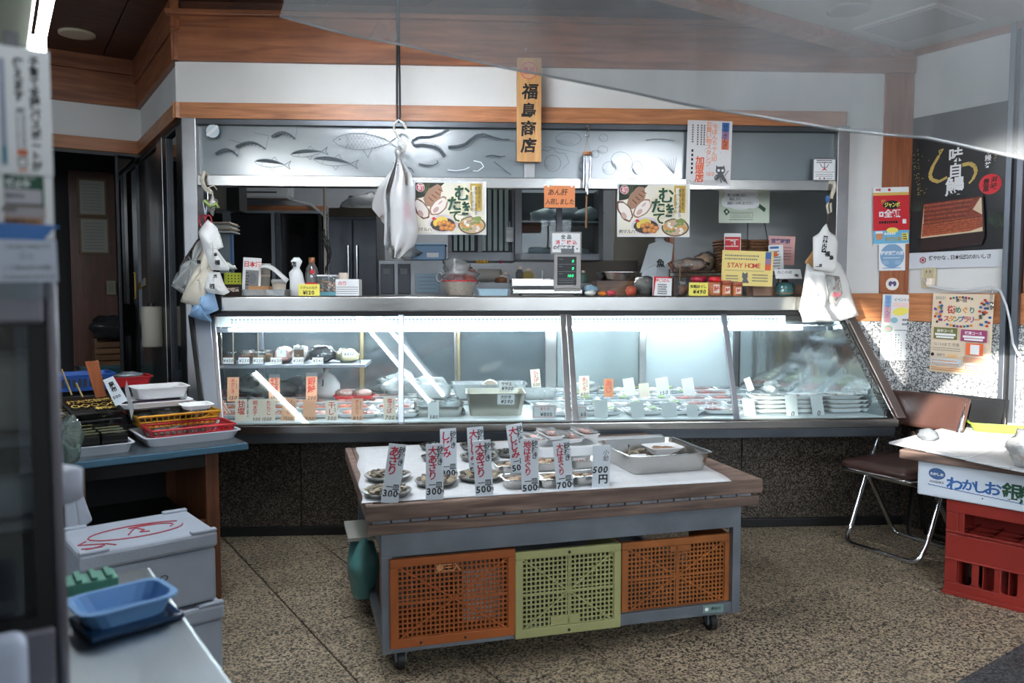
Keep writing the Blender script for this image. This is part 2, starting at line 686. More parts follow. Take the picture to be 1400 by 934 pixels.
class Card:
    """a flat printed sheet; its content is drawn in photo pixels, converted to real size on its own plane"""
    def __init__(self, name, label, cat, frame, x0, y0, x1, y1, y, m, group=None, roll=0, lean=0, thick=0.0015, parent=None, part=None, yaw=0, z=None, rad=0, poly=None):
        cx = (x0 + x1) / 2
        a = frame.hit(x0, (y0 + y1) / 2, y); b = frame.hit(x1, (y0 + y1) / 2, y)
        t = frame.hit(cx, y0, y); bt = frame.hit(cx, y1, y)
        self.sx = (b.x - a.x) / (x1 - x0); self.sz = (t.z - bt.z) / (y1 - y0)
        self.cx, self.yb = cx, y1
        W_, H_ = (b.x - a.x) / 2, t.z - bt.z
        mb = MB()
        if poly:
            mb.prism([((p - cx) * self.sx, (y1 - q) * self.sz) for p, q in poly][::-1], 0, thick, m)
        elif rad:
            pts = []
            for qx, qz, a0 in ((1, 1, 0), (-1, 1, 90), (-1, 0, 180), (1, 0, 270)):
                for k in range(4):
                    an = math.radians(a0 + k * 30)
                    pts.append((qx * (W_ - rad) + rad * math.cos(an), (H_ - rad if qz else rad) + rad * math.sin(an)))
            mb.prism(pts, 0, thick, m)
        else:
            mb.box(-W_, W_, 0, thick, 0, H_, m)
        o = mb.build(name)
        o.location = frame.w((a.x + b.x) / 2, y, bt.z if z is None else z)
        o.rotation_mode = 'XYZ'
        o.rotation_euler = (Matrix.Rotation(frame.a + yaw, 3, 'Z') @ Matrix.Rotation(lean, 3, 'X') @ Matrix.Rotation(roll, 3, 'Y')).to_euler()
        tag(o, label, cat, group)
        self.o = o; self.L = 0; self.pr = MB()

    def P(self, px, py):
        return (px - self.cx) * self.sx, (self.yb - py) * self.sz

    def lay(self, n=None):
        self.L += 1
        return -0.0006 - 0.00012 * self.L

    def rect(self, x0, y0, x1, y1, m):
        a = self.P(x0, y0); b = self.P(x1, y1); y = self.lay()
        self.pr.add([(a[0], y, b[1]), (b[0], y, b[1]), (b[0], y, a[1]), (a[0], y, a[1])], [(0, 1, 2, 3)], m)
        return self

    def frame(self, x0, y0, x1, y1, w, m):
        self.rect(x0, y0, x1, y0 + w, m).rect(x0, y1 - w, x1, y1, m).rect(x0, y0, x0 + w, y1, m).rect(x1 - w, y0, x1, y1, m)
        return self

    def poly(self, pts, m):
        y = self.lay()
        self.pr.add([(self.P(*p)[0], y, self.P(*p)[1]) for p in pts], [tuple(range(len(pts)))[::-1]], m)
        return self

    def oval(self, cx, cy, rx, ry, m, n=20, rot=0, wob=0):
        pts = []
        for k in range(n):
            a = 2 * PI * k / n
            q = 1 + wob * math.sin(3 * a + cx) + wob * math.sin(7 * a + cy)
            X, Y = rx * q * math.cos(a), ry * q * math.sin(a)
            pts.append((cx + X * math.cos(rot) - Y * math.sin(rot), cy + X * math.sin(rot) + Y * math.cos(rot)))
        return self.poly(pts, m)

    def line(self, pts, w, m):
        y = self.lay()
        for p, q in zip(pts[:-1], pts[1:]):
            dx, dy = q[0] - p[0], q[1] - p[1]
            l = math.hypot(dx, dy) or 1
            nx, ny = -dy / l * w / 2, dx / l * w / 2
            c = [(p[0] + nx, p[1] + ny), (q[0] + nx, q[1] + ny), (q[0] - nx, q[1] - ny), (p[0] - nx, p[1] - ny)]
            self.pr.add([(self.P(*k)[0], y, self.P(*k)[1]) for k in c], [(0, 1, 2, 3)], m)
        return self

    def text(self, s, px, py, size, m, bold=0.0, vert=False, lead=1.0, sx=1.0, slant=0, track=1.0, rot=0):
        x, z = self.P(px, py)
        self.pr.text(s, x, z, size * self.sz, m, bold, self.lay(), vert, sx * self.sx / self.sz, lead, slant, track, rot)
        return self

    def lines(self, x0, y0, x1, n, pitch, h, m, jit=0.25):
        """rows of print too small to read in the photo"""
        y = self.lay()
        for i in range(n):
            x = x0
            while x < x1 - h:
                w = h * random.uniform(0.5, 1.0)
                a = self.P(x, y0 + i * pitch); b = self.P(min(x1, x + w), y0 + i * pitch + h)
                self.pr.add([(a[0], y, b[1]), (b[0], y, b[1]), (b[0], y, a[1]), (a[0], y, a[1])], [(0, 1, 2, 3)], m)
                x += w + h * jit
        return self

    def done(self, name='lettering'):
        if self.pr.v:
            self.pr.build(name, self.o)
        return self.o
# ================================================================ materials in use
M_white = mat('white_plaster', 'e4e3df', 0.85, var=0.05, vscale=3, bump=0.05, bscale=60)
M_whiteR = mat('white_panel', 'd6d6d4', 0.6, var=0.05, vscale=4)
M_beam = wood('beam_wood', '9c603a', 'c98656', (1.0, 12, 16), 0.4)
M_board = wood('board_wood', '7c4a30', 'aa6a45', (0.8, 8, 10), 0.4)
M_boardv = wood('post_wood', '84492a', 'a96540', (14, 14, 1.0), 0.4)
M_ceil_d = wood('ceiling_wood', '3a1d10', '5e321c', (1.2, 9, 9), 0.45, nscale=5)
M_ceil_w = mat('soffit_white', 'b9b6ae', 0.8, var=0.06)
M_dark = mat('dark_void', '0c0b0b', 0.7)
M_tile = granite('floor_granite', [(0.30, '24211e'), (0.42, '5c554c'), (0.52, '94866f'), (0.66, 'b3a187')], 150, 0.5, 0.25)
M_tile2 = granite('border_granite', [(0.25, '17191b'), (0.5, '3d4042'), (0.7, '5d6062')], 150, 0.5, 0.25)
M_base = granite('base_granite', [(0.36, '0c0b0a'), (0.48, '29241f'), (0.58, '4a4238'), (0.7, '6a6056')], 190, 0.28, 0.3)
M_gran = granite('wall_granite', [(0.34, '4c5052'), (0.45, '8b8e90'), (0.56, 'bdbfbf'), (0.7, 'dcdcda')], 150, 0.35, 0.15)
M_joint = mat('joint_grout', '0d0c0b', 0.9)
M_steel = steel('brushed_steel', 'c4c2be', 0.2, bump=0.004, grime=.15)
M_steelv = steel('brushed_steel_post', 'a9a8a8', 0.3, (30, 30, 1))
M_steeld = steel('dark_steel', '55585c', 0.35)
M_alu = mat('grey_aluminium', '6a7078', 0.4, 0.8)
M_aluL = mat('pale_aluminium', '9aa2ac', 0.4, 0.7)
M_chrome = mat('chrome', 'd0d3d6', 0.12, 1.0)
M_black = mat('black_plastic', '0b0b0c', 0.4)
M_rubber = mat('black_rubber', '111113', 0.6)
M_glass = film('clear_glass', 'f3f8f8', 0.012, 0.0, 0.0)
M_glassd = film('smoked_glass', '3c4346', 0.05, 0.02, 0.02, '55585a')
M_frost = film('frosted_glass', '8f9ba1', 0.62, 0.14, 0.22, 'a3b1b8')
M_paper = mat('white_paper', 'e6e8e8', 0.75)
M_ink = mat('black_ink', '141416', 0.7)
M_inkg = mat('grey_ink', '6b6d70', 0.7)
M_red = mat('red_ink', 'b3122b', 0.6)
M_redp = mat('red_poster_ink', 'c9202c', 0.5)
M_orange = mat('orange_ink', 'e8683a', 0.6)
M_blue = mat('blue_ink', '3f6fae', 0.6)
M_green = mat('green_ink', '1f4a34', 0.6)
M_gold = mat('gold_ink', 'b79a4e', 0.45)
M_yel = mat('yellow_card', 'f1e46a', 0.7)

# ================================================================ heights on the main wall
def zf(py, px=250, y=-0.02):
    return FM.hit(px, py, y).z


ZCTX = FM.hit(700, 404.5, -0.06).z
Z_BEAM0, Z_BEAM1, Z_WT, Z_BT = zf(162), zf(140), zf(83), zf(22)
ZCD = FT.hit(190, 86, 0).z            # dark ceiling
_pc = FR.hit(1245, 71, 0)
ZCW = _pc.z                           # pale soffit on the right
XC = _pc.x
ZTOP = 3.5

# floor: granite tiles on a screed
fl = struct('floor')
MB().box(-6, 7, -4, 9, -0.06, -0.012, M_joint).build('screed', fl)
tp, tq = 0.4175, 0.435
tile_me = None
a33 = math.radians(33)
for i in range(-12, 16):
    for j in range(-8, 14):
        p0 = 1.017 + i * tp; q0 = 1.79 + j * tq
        c = FG.w(p0 + tp / 2, q0 + tq / 2)
        loc_m = FM.I @ c
        loc_r = FR.I @ c
        if not (-2.6 < c.x < 3.4 and 0.9 < c.y < 5.2) or loc_m.y > 0.35 or loc_r.y > 0.45:
            continue
        if q0 < 0.9 + 0.0 and False:
            continue
        if tile_me is None:
            tile_me = MB().box(-tp / 2 + 0.0034, tp / 2 - 0.0034, -tq / 2 + 0.0034, tq / 2 - 0.0034, -0.03, 0, M_tile).build('tile', fl, 0.002, 1)
            t = tile_me
        else:
            t = tile_me.copy(); C.objects.link(t)
        t.location = (c.x, c.y, random.uniform(-0.0012, 0.0))
        t.rotation_euler = (random.uniform(-.002, .002), random.uniform(-.002, .002), a33)
# darker border slabs at the threshold on the lower right
e0 = FG.I @ FG.hitz(1400, 880, 0)
b0 = FM.hitz(1400, 880, 0); b0 = FM.M @ b0
b1 = FM.M @ FM.hitz(1307, 934, 0)
dr = (b1 - b0).normalized(); nr = Vector((-dr.y, dr.x, 0))
if nr.dot(Vector((1, -1, 0))) < 0:
    nr = -nr
for i in range(-3, 6):
    p = b0 + dr * (i * 0.62)
    m = MB()
    q = [p, p + dr * 0.615, p + dr * 0.615 + nr * 0.5, p + nr * 0.5]
    m.slab([(v.x, v.y) for v in (q if (q[1] - q[0]).cross(q[2] - q[1]).z > 0 else q[::-1])], -0.02, 0.004, M_tile2)
    m.build('border_slab', fl, 0.002, 1)

# main wall above the counter opening
wf = struct('wall_front', FM)
MB().box(XL - 0.02, XR + 0.05, 0.0, 0.14, Z_BEAM0, ZTOP, M_white).build('plaster', wf)
tr = struct('trim_1', FM)
MB().box(XL - 0.03, FM.hit(1157, 170, -.02).x, -0.03, 0.0, Z_BEAM0, Z_BEAM1, M_beam).build('beam', tr, 0.003)
tr = struct('trim_2', FM)
MB().box(XL - 0.03, XR - 0.0, -0.03, 0.0, Z_WT, Z_BT, M_board).build('board', tr, 0.003)
MB().box(XL - 0.05, XR, -0.06, 0.0, Z_BT, Z_BT + 0.028, M_board).build('ledge', tr, 0.004)
MB().box(XL - 0.02, XR, -0.015, 0.0, Z_BT + 0.028, ZTOP, M_ceil_d).build('upper_panel', tr)
MB().box(XL + 0.03, XR, -0.4, -0.36, Z_BT + 0.05, Z_BT + 0.14, M_ceil_d).build('ceiling_rail', tr, 0.004)
# return wall on the left
LT = 1.34
wl = struct('wall_return', FT)
MB().box(-0.02, LT, 0.0, 0.14, Z_BEAM0, ZTOP, M_white).build('plaster', wl)
tr = struct('trim_3', FT)
MB().box(0, LT + 0.03, -0.03, 0.0, Z_BEAM0, Z_BEAM1, M_beam).build('beam', tr, 0.003)
MB().box(0, LT + 0.03, -0.03, 0.0, Z_WT, Z_BT - 0.08, M_board).build('board', tr, 0.003)
MB().box(0, LT + 0.04, -0.045, 0.0, Z_BT - 0.078, ZCD + 0.02, M_board).build('upper_board', tr, 0.003)
# rear wall on the left
wb = struct('wall_left', FL)
MB().box(-3.2, 0.0, 0.0, 0.14, Z_BEAM0, ZTOP, M_white).build('plaster', wb)
tr = struct('trim_4', FL)
MB().box(-3.2, 0.0, -0.03, 0.0, Z_BEAM0, Z_BEAM1, M_beam).build('beam', tr, 0.003)
MB().box(-3.2, 0.0, -0.03, 0.0, Z_WT, ZCD - 0.1, M_board).build('board', tr, 0.003)
MB().box(-3.2, 0.0, -0.04, 0.0, ZCD - 0.098, ZCD + 0.02, M_board).build('upper_board', tr, 0.003)
# right wall
wr = struct('wall_right', FR)
MB().box(0.0, 4.6, 0.0, 0.14, 0.0, ZTOP, M_whiteR).build('panel', wr)
ZR1 = FR.hit(1260, 439.5, 0).z
ZR2 = FR.hit(1260, 401, 0).z
xs = [FR.hit(p, 400, 0).x for p in (1204, 1241, 1319, 1375, 1390)]
zr_j = FR.hit(1300, 570, 0).z
xr0 = 0.0
joints = [0.0, FR.hit(1319, 400).x, xs[3] + 0.0]
while joints[-1] < 4.3:
    joints.append(joints[-1] + 0.46)
zrow = [0.0, zr_j - 0.45 if zr_j > 0.6 else 0.2, zr_j, ZR1]
for a, b in zip(joints[:-1], joints[1:]):
    for c, d in zip(zrow[:-1], zrow[1:]):
        if d - c > 0.02:
            MB().box(a + 0.002, b - 0.002, -0.025, 0.0, c + 0.002, d - 0.002, M_gran if c > 0.35 else M_base).build('slab', wr, 0.0015, 1)
tr = struct('trim_5', FR)
MB().box(0.0, 4.6, -0.018, 0.0, ZR1, ZR2, M_beam).build('rail', tr, 0.002)
MB().box(xs[4] + 0.035, 4.6, -0.016, 0.0, ZR2, ZCW, M_boardv).build('post', tr, 0.002)
tr = struct('trim_6', FR)
MB().box(xs[3], xs[3] + 0.028, -0.05, 0.0, 0.0, ZCW, M_alu).build('frame_post', tr, 0.002)
MB().box(xs[3] + 0.028, xs[4], -0.03, 0.0, 0.0, ZCW, M_black).build('frame_gap', tr)
MB().box(xs[4], xs[4] + 0.03, -0.05, 0.0, 0.0, ZCW, M_alu).build('frame_post', tr, 0.002)
MB().box(0.0, 3.8, -0.03, 0.0, ZCW - 0.035, ZCW, M_board).build('crown', tr)

# strip of the front wall between the case opening and the corner
pf = lambda px: FM.hit(px, 300, 0).x
MB().box(pf(1157), XR + 0.02, 0.0, 0.14, 0.58, Z_BEAM0, M_whiteR).build('side_panel', wf)
tr = struct('trim_7', FM)
MB().box(pf(1149.5), pf(1157.5), -0.012, 0.05, ZCTX, Z_BEAM0, M_boardv).build('jamb', tr, 0.002)
MB().box(pf(1204), XR, -0.014, 0.0, ZR2, ZCW + .25, M_boardv).build('post', tr, 0.002)
MB().box(pf(1150), XR, -0.018, 0.0, ZR1, ZR2 - 0.001, M_beam).build('rail', tr, 0.002)
for a, b in ((pf(1150), pf(1196)), (pf(1196), XR)):
    MB().box(a + .002, b - .002, -0.012, 0.0, 0.60, ZR1 - .002, M_gran).build('slab', wf, 0.0015, 1)

# ceilings
ce = struct('ceiling')
m = MB()
px_ = [FL.w(-3.4, -3), FL.w(-3.4, 0.2), FL.w(3.0, 0.2), FR.w(0.2, 0.3), FR.w(2, 0.3)]
m.slab([(-5.5, -1.2), (4.8, -1.2), (4.8, 6.5), (-5.5, 6.5)], ZCD + 0.02, ZCD + 0.1, M_ceil_d)
m.build('backing', ce)
# ceiling boards of the dark part (joints run away from the street)
for k in range(-3, 14):
    a = FG.w(k * 0.45 - 3.2, 0); 
    mm = MB(); mm.box(k * 0.45 - 3.4 + 0.003, k * 0.45 - 3.4 + 0.447, -1.5, 7.4, ZCD, ZCD + 0.018, M_ceil_d)
    o = mm.build('ceiling_board', ce, 0.002, 1); o.rotation_euler = (0, 0, a33)
# pale soffit right of the beam
c2 = struct('ceiling_soffit', FR)
MB().box(XC, 5.2, -6.0, 0.1, ZCW, ZCW + 0.12, M_ceil_w).build('soffit_board', c2)
MB().box(XC - 0.10, XC, -6.0, 0.0, ZCW - 0.05, ZCW + 0.5, M_board).build('fascia_beam', c2, 0.004)
# inspection hatch in the soffit
hx = FR.hitz(1255, 32, ZCW)
MB().box(hx.x - 0.22, hx.x + 0.22, hx.y - 0.22, hx.y + 0.22, ZCW - 0.012, ZCW - 0.0, M_ceil_w).box(hx.x - 0.19, hx.x + 0.19, hx.y - 0.19, hx.y + 0.19, ZCW - 0.016, ZCW - 0.010, mat('hatch_grey', '9c9a94', 0.7)).build('hatch', c2, 0.002)
# added unseen column and low panel behind the camera, blocking street light and sunbeam
MB().box(-1.4, -.66, -.45, -.2, 0, 3.0, M_whiteR).box(-.66, .3, -.42, -.38, 0, 1.86, M_whiteR).build('plaster', struct('added_light_blocker'))
# granite base under the case
gb = struct('wall_base', FM)
x0b = FM.hit(283, 700, 0).x
edges = [x0b, x0b + 0.52, x0b + 1.08, x0b + 1.66, FM.hit(820, 650).x, FM.hit(1012, 650).x, XR]
for a, b in zip(edges[:-1], edges[1:]):
    MB().box(a + 0.0025, b - 0.0025, -0.02, 0.02, 0.05, 0.585, M_base).build('slab', gb, 0.0015, 1)
MB().box(x0b, XR, 0.0, 0.04, 0.0, 0.60, M_joint).build('backing', gb)
tr = struct('baseboard_front', FM)
MB().box(x0b, XR, -0.035, 0.0, 0.0, 0.05, M_black).build('skirting', tr, 0.004)

# ================================================================ kitchen shell behind the counter
KD = 2.5
M_kwall = mat('kitchen_wall', 'a9b0b8', 0.7, var=0.08)
M_kgrey = mat('kitchen_grey_panel', 'a3a7a6', 0.4, var=0.12, vscale=2)
M_kbei = mat('kitchen_beige_wall', '8e8a80', 0.6, var=0.1)
MB().box(XL - .6 * KD, 3.6, KD, KD + 0.1, 0, 3.2, M_kwall).build('rear_panel', struct('wall_kitchen_rear', FM))
MB().box(3.5, 3.6, 0.15, KD, 0, 3.2, M_kgrey).build('side_panel', struct('wall_kitchen_right', FM))
MB().box(-1.6, -.01, 0.3, .34, 0, 3.2, M_kwall).build('side_panel', struct('wall_kitchen_left', FT))
MB().slab([(XL + .2, .15), (3.6, .15), (3.6, KD), (XL - .6 * KD, KD)], 2.62, 2.7, mat('kitchen_ceiling', '8f9295', 0.8)).build('ceiling_panel', struct('ceiling_kitchen', FM))
MB().slab([(XL + .2, .3), (3.6, .3), (3.6, KD), (XL - .6 * KD, KD)], 0, .02, M_joint).build('floor_panel', struct('floor_kitchen', FM))
# dark passage behind the left opening
dk = struct('wall_passage', FL)
M_pass = wood('passage_wood', '3b1b0d', '57290f', (10, 10, 1), 0.4)
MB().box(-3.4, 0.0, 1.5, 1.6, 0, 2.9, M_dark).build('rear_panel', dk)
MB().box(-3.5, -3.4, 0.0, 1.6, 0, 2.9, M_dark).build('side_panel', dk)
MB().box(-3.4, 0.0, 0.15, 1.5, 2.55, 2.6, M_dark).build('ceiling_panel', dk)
xa, xb = FL.hit(98, 400, 1.3).x, FL.hit(161, 400, 1.3).x
MB().box(xa, xb, 1.3, 1.36, 0.0, FL.hit(130, 238, 1.3).z + .02, M_pass).build('wood_panel', dk, 0.003)
MB().box(xb, xb + 0.05, 1.25, 1.36, 0.0, 2.5, M_dark).build('door_post', dk, 0.003)
# ================================================================ glazed opening above the counter
def adopt(o, root, frame):
    o.location = frame.I @ o.location
    e = o.rotation_euler.copy(); e.z -= frame.a
    o.rotation_euler = e
    o.parent = root
    for k in ('category', 'group', 'label'):
        if k in o:
            del o[k]
    return o


YF = -0.03
zr0, zr1 = FM.hit(300, 254.5, YF).z, FM.hit(300, 240, YF).z
ZCT = FM.hit(700, 404.5, -0.06).z
win = struct('window_1', FM)
def pxx(px, y=YF, py=300):
    return FM.hit(px, py, y).x


MB().box(pxx(253), pxx(272), YF - 0.02, 0.06, 0.3, Z_BEAM0, M_steelv).build('post', win, 0.003)
MB().box(pxx(1141), pxx(1157), YF - 0.02, 0.06, ZCT, Z_BEAM0, M_steelv).build('post', win, 0.003)
MB().box(pxx(272), pxx(1141), YF - 0.015, 0.03, zr0, zr1, M_steel).build('rail', win, 0.003)
MB().box(pxx(272), pxx(1141), YF + 0.0, 0.03, Z_BEAM0 - 0.032, Z_BEAM0, M_steeld).build('rail', win, 0.003)
MB().box(pxx(717), pxx(731), YF - 0.01, 0.03, zr1, Z_BEAM0, M_steelv).build('mullion', win, 0.002)
M_etch = mat('etched_line', '4a565e', 0.6)
M_etchd = mat('etched_dark', '39434a', 0.6)
M_etchw = mat('etched_pale', 'c8d6dc', 0.5)


def fish(c, cx, cy, L, h, rot=0, solid=True, m=None, flip=1):
    m = m or M_etch
    def T(u, v):
        u *= flip
        return (cx + u * math.cos(rot) - v * math.sin(rot), cy + u * math.sin(rot) + v * math.cos(rot))
    def prof(t):
        return math.sin(PI * min(1, t * 1.02)) ** 0.7 * (1 - 0.35 * t)
    up = [T(-L / 2 + L * 0.86 * t / 12, -h / 2 * prof(t / 12) + 0.0) for t in range(13)]
    lo = [T(-L / 2 + L * 0.86 * t / 12, h / 2 * prof(t / 12)) for t in range(13)]
    if solid:
        mid = [T(-L / 2 + L * 0.86 * t / 12, -h * 0.05 * prof(t / 12)) for t in range(13)]
        for i in range(12):
            c.poly([up[i], up[i + 1], mid[i + 1], mid[i]], M_etchd)
    c.line(up, 0.9, m); c.line(lo, 0.7, m)
    c.line([T(L * 0.36, -h * 0.05), T(L * 0.52, -h * 0.5), T(L * 0.46, 0), T(L * 0.52, h * 0.42), T(L * 0.36, h * 0.05)], 1.0, m)
    c.line([T(-L * 0.3, -h * 0.3), T(-L * 0.27, 0), T(-L * 0.3, h * 0.35)], 0.6, m)
    c.oval(*T(-L * 0.4, -h * 0.08), 1.1, 1.1, M_etchd, 8)
    c.line([T(-L * 0.05, h * 0.42), T(L * 0.02, h * 0.8), T(L * 0.08, h * 0.36)], 0.8, m)
    c.line([T(-L * 0.02, -h * 0.45), T(L * 0.06, -h * 0.75), T(L * 0.14, -h * 0.33)], 0.8, m)


cg = Card('pane', 'x', 'x', FM, 272, 168, 717, 241, 0.0, M_frost, thick=0.006)
fish(cg, 370, 225, 48, 13, 0.10); fish(cg, 420, 210, 50, 12, -0.10); fish(cg, 456, 222, 60, 14, 0.12)
fish(cg, 499, 194, 92, 27, 0.02, solid=False)
for i in range(11):
    for j in range(5):
        X, Y = 470 + i * 5 + (j % 2) * 2.5, 186 + j * 4
        if ((X - 497) / 36) ** 2 + ((Y - 194) / 13) ** 2 < 1:
            cg.line([(X, Y - 1.6), (X + 1.8, Y), (X, Y + 1.6)], 0.5, M_etch)
def curve(pts, w0, w1, m, c=None):
    c = c or cg
    n = len(pts) - 1
    for i in range(n):
        c.line([pts[i], pts[i + 1]], w0 + (w1 - w0) * i / n, m)
# eels
curve([(606, 214), (600, 205), (590, 200), (575, 198), (564, 199), (561, 193), (570, 187), (585, 187), (600, 182), (612, 176)], 5, 1.5, M_etchd)
curve([(608, 212), (600, 201), (589, 195), (572, 194), (567, 190), (575, 184), (592, 183), (610, 175)], 0.8, 0.6, M_etch)
curve([(611, 201), (622, 200), (634, 197), (642, 190), (650, 184), (660, 182), (672, 186), (684, 189), (696, 189)], 5, 1.2, M_etchd)
curve([(613, 204), (628, 205), (640, 199), (650, 190), (662, 186), (680, 191)], 0.8, 0.6, M_etch)
curve([(570, 224), (580, 226), (590, 226), (597, 222), (595, 219)], 2.4, 1, M_etchd)
curve([(535, 223), (546, 226), (560, 231), (563, 236)], 2, 1, M_etchd)
curve([(663, 213), (672, 211), (684, 213), (690, 212)], 1.6, 1, M_etchd)
curve([(646, 219), (656, 221), (660, 227), (652, 233), (645, 233)], 1.4, 1, M_etchw)
curve([(610, 232), (622, 233), (634, 231), (640, 228)], 1.4, 1, M_etchw)
curve([(674, 220), (682, 226), (690, 232), (698, 238)], 1.6, 1, M_etch)
# prawns
def prawn(c, x, y, L, up=1):
    pts = [(x + L * t / 8, y - up * (math.sin(PI * t / 8) * 8 - t * .3)) for t in range(9)]
    curve(pts, 4, 2, M_etchd, c)
    for p in pts[1:-1]:
        c.line([p, (p[0] + 2, p[1] + 5)], 0.7, M_etch)
    c.line([pts[-1], (x + L * 1.1, y - 16), (x + L * 0.6, y - 20)], 0.6, M_etch)
prawn(cg, 323, 204, 40); prawn(cg, 371, 190, 32); prawn(cg, 296, 214, 30)
cg.oval(293, 183, 10, 10, M_etch, 18).oval(293, 183, 9, 9, M_etchw, 18)
cg.line([(285, 189), (300, 176)], 4, M_paper)
adopt(cg.done('etched_fish'), win, FM)
cg = Card('pane', 'x', 'x', FM, 731, 172, 1141, 248, 0.0, M_frost, thick=0.006)
def shell(c, x, y, rx, ry, rot=0, n=5):
    pts = [(x + rx * math.cos(a) * math.cos(rot) - ry * math.sin(a) * math.sin(rot), y + rx * math.cos(a) * math.sin(rot) + ry * math.sin(a) * math.cos(rot)) for a in [2 * PI * k / 18 for k in range(19)]]
    c.line(pts, 0.7, M_etch)
    for k in range(n):
        q = 0.25 + 0.7 * k / n
        c.line([(x - rx * 0.8 + (p[0] - x + rx * 0.8) * q, y + (p[1] - y) * q) for p in pts[2:9]], 0.4, M_etch)
shell(cg, 848, 222, 15, 13, 0.5); shell(cg, 776, 192, 17, 9); shell(cg, 755, 225, 11, 11, n=3); shell(cg, 831, 231, 9, 9, n=3)
shell(cg, 822, 206, 7, 5, n=3); shell(cg, 812, 212, 5, 5, n=2); shell(cg, 869, 230, 7, 9); shell(cg, 823, 190, 6, 5, n=2); shell(cg, 799, 230, 9, 8, n=4)
for k in range(7):
    cg.line([(919, 238), (898 + k * 4, 219 - abs(3 - k) * 1.0)], 0.5, M_etchd)
    cg.line([(744 + k, 203), (760 + k * 5, 205 + k)], 0.4, M_etch)
curve([(880, 193), (892, 191), (906, 191), (919, 193)], 1.5, 0.6, M_etchd, cg)
curve([(737, 216), (741, 207), (748, 209), (754, 205), (762, 211), (772, 212), (777, 224), (768, 233)], 0.8, 0.6, M_etch, cg)
adopt(cg.done('etched_shells'), win, FM)

# ================================================================ sliding glass doors in the return wall and passage
w2 = struct('window_2', FT)
def fx(px, y=0.0, py=300):
    return FT.hit(px, py, y).x


hz = Z_BEAM0
M_inkk = mat('frame_dark', '2b2d30', 0.4, 0.6)
for a, b, m in ((187, 199, M_steelv), (199, 212, M_steelv), (216, 223, M_steelv), (224, 229, M_steeld)):
    MB().box(fx(a), fx(b), 0.0 + (0.02 if a < 210 else 0), 0.06, 0.0, hz, m).build('frame_post', w2, 0.003)
MB().box(fx(229), fx(243), 0.02, 0.026, 0.9, hz, M_glassd).build('pane', w2)
MB().box(fx(229), LT - .02, 0.0, 0.05, hz - 0.03, hz, M_steeld).build('rail', w2, 0.002)
MB().box(fx(187), fx(216), 0.0, 0.05, hz - 0.03, hz, M_inkk).build('rail', w2, 0.002)
MB().box(fx(243), LT + 0.01, 0.0, 0.06, 0.7, hz, M_steeld).build('frame_post', w2, 0.002)
d1 = struct('door_1', FL)
lx = lambda px, y=0.0: FL.hit(px, 300, y).x
MB().box(lx(162, .1), lx(187, .1), 0.1, 0.106, 0.0, hz, M_glassd).build('pane', d1)
MB().box(lx(159, .1), lx(163.5, .1), 0.08, 0.12, 0.0, hz, M_inkk).build('frame_post', d1, 0.003)
hzz = FL.hit(182, 408, 0.05).z; hz2 = FL.hit(182, 373, 0.05).z
MB().tube([(lx(182, .05), 0.08, hzz), (lx(182, .05), 0.04, hzz), (lx(182, .05), 0.04, hz2), (lx(182, .05), 0.08, hz2)], 0.006, M_gold).build('handle', d1)
s = Card('warning_sticker', 'small yellow and white sticker on the steel sliding door post', 'sticker', FT, 186, 385, 199, 395, 0.015, mat('sticker_yellow', 'd9a21a', 0.6), roll=-.1)
s.rect(193, 384, 199, 394, M_paper).line([(187, 388), (192, 388)], 1, M_ink).done()
s = thing('paper_roll', 'white cylindrical roll hanging on the steel post left of the display case', 'roll', FT, fx(208, -.06, 450), -0.06, FT.hit(208, 474, -.06).z)
MB().lathe([(0.0, 0), (0.055, 0), (0.06, 0.01), (0.06, 0.24), (0.055, 0.25), (0, .25)], mat('cream_plastic', 'a8a294', 0.6)).build('roll', s)
MB().cyl((0, 0, .25), (0, 0, .27), 0.02, M_inkk).build('core', s)
# framed notices on the passage wall
for i, (a, b, c, d, lb) in enumerate(((106, 146, 244, 296, 'upper framed handwritten notice on the dark wooden passage wall'), (108, 150, 297, 348, 'lower framed handwritten notice on the dark wooden passage wall'))):
    s = Card('framed_notice', lb, 'picture', FL, a, c, b, d, 1.28, mat('frame_wood_dark', '5a4020', 0.5), thick=0.02)
    s.rect(a + 3, c + 3, b - 3, d - 3, mat('aged_paper', '8f8d82', 0.8)); s.lines(a + 7, c + 8, b - 7, 9, 4.3, 1.2, M_inkg); s.done('print')
s = Card('wall_socket', 'pale double switch plate on the dark passage wall', 'switch', FL, 146, 384, 158, 403, 1.24, mat('socket_dark', '7c7a5c', 0.6), thick=0.01)
s.rect(149, 387, 151.5, 400, M_inkg).rect(153, 387, 155.5, 400, M_inkg).done('switch')
# things in the passage
g = thing('wooden_crate', 'old open wooden crate standing in the dark passage', 'crate', FL, FL.hit(158, 505, 1.0).x, 1.0, FL.hit(158, 503, 1.0).z)
for q in range(4):
    bx('slat', g, -0.15, 0.15, -0.1, -0.085, 0.02 + q * 0.05, 0.062 + q * 0.05, wood('crate_wood', '5b3d20', '7b5430', (1, 9, 9)))
for q in (-0.15, 0.13):
    bx('post', g, q, q + 0.02, -0.085, 0.1, 0, 0.24, wood('crate_wood', '', ''))
g = thing('teal_basin', 'teal plastic basin in the dark passage behind the side table', 'basin', FL, FL.hit(150, 525, 0.75).x, 0.75, FL.hit(150, 523, 0.75).z)
MB().tray(0.42, 0.3, 0.12, mat('teal_plastic', '1f4c52', 0.5), 0.85, 0.004, 0.012).build('basin', g)
g = thing('plastic_heap', 'crumpled dark plastic bags on the crate in the passage', 'bag', FL, FL.hit(150, 455, 1.0).x, 1.0, FL.hit(150, 463, 1.0).z)
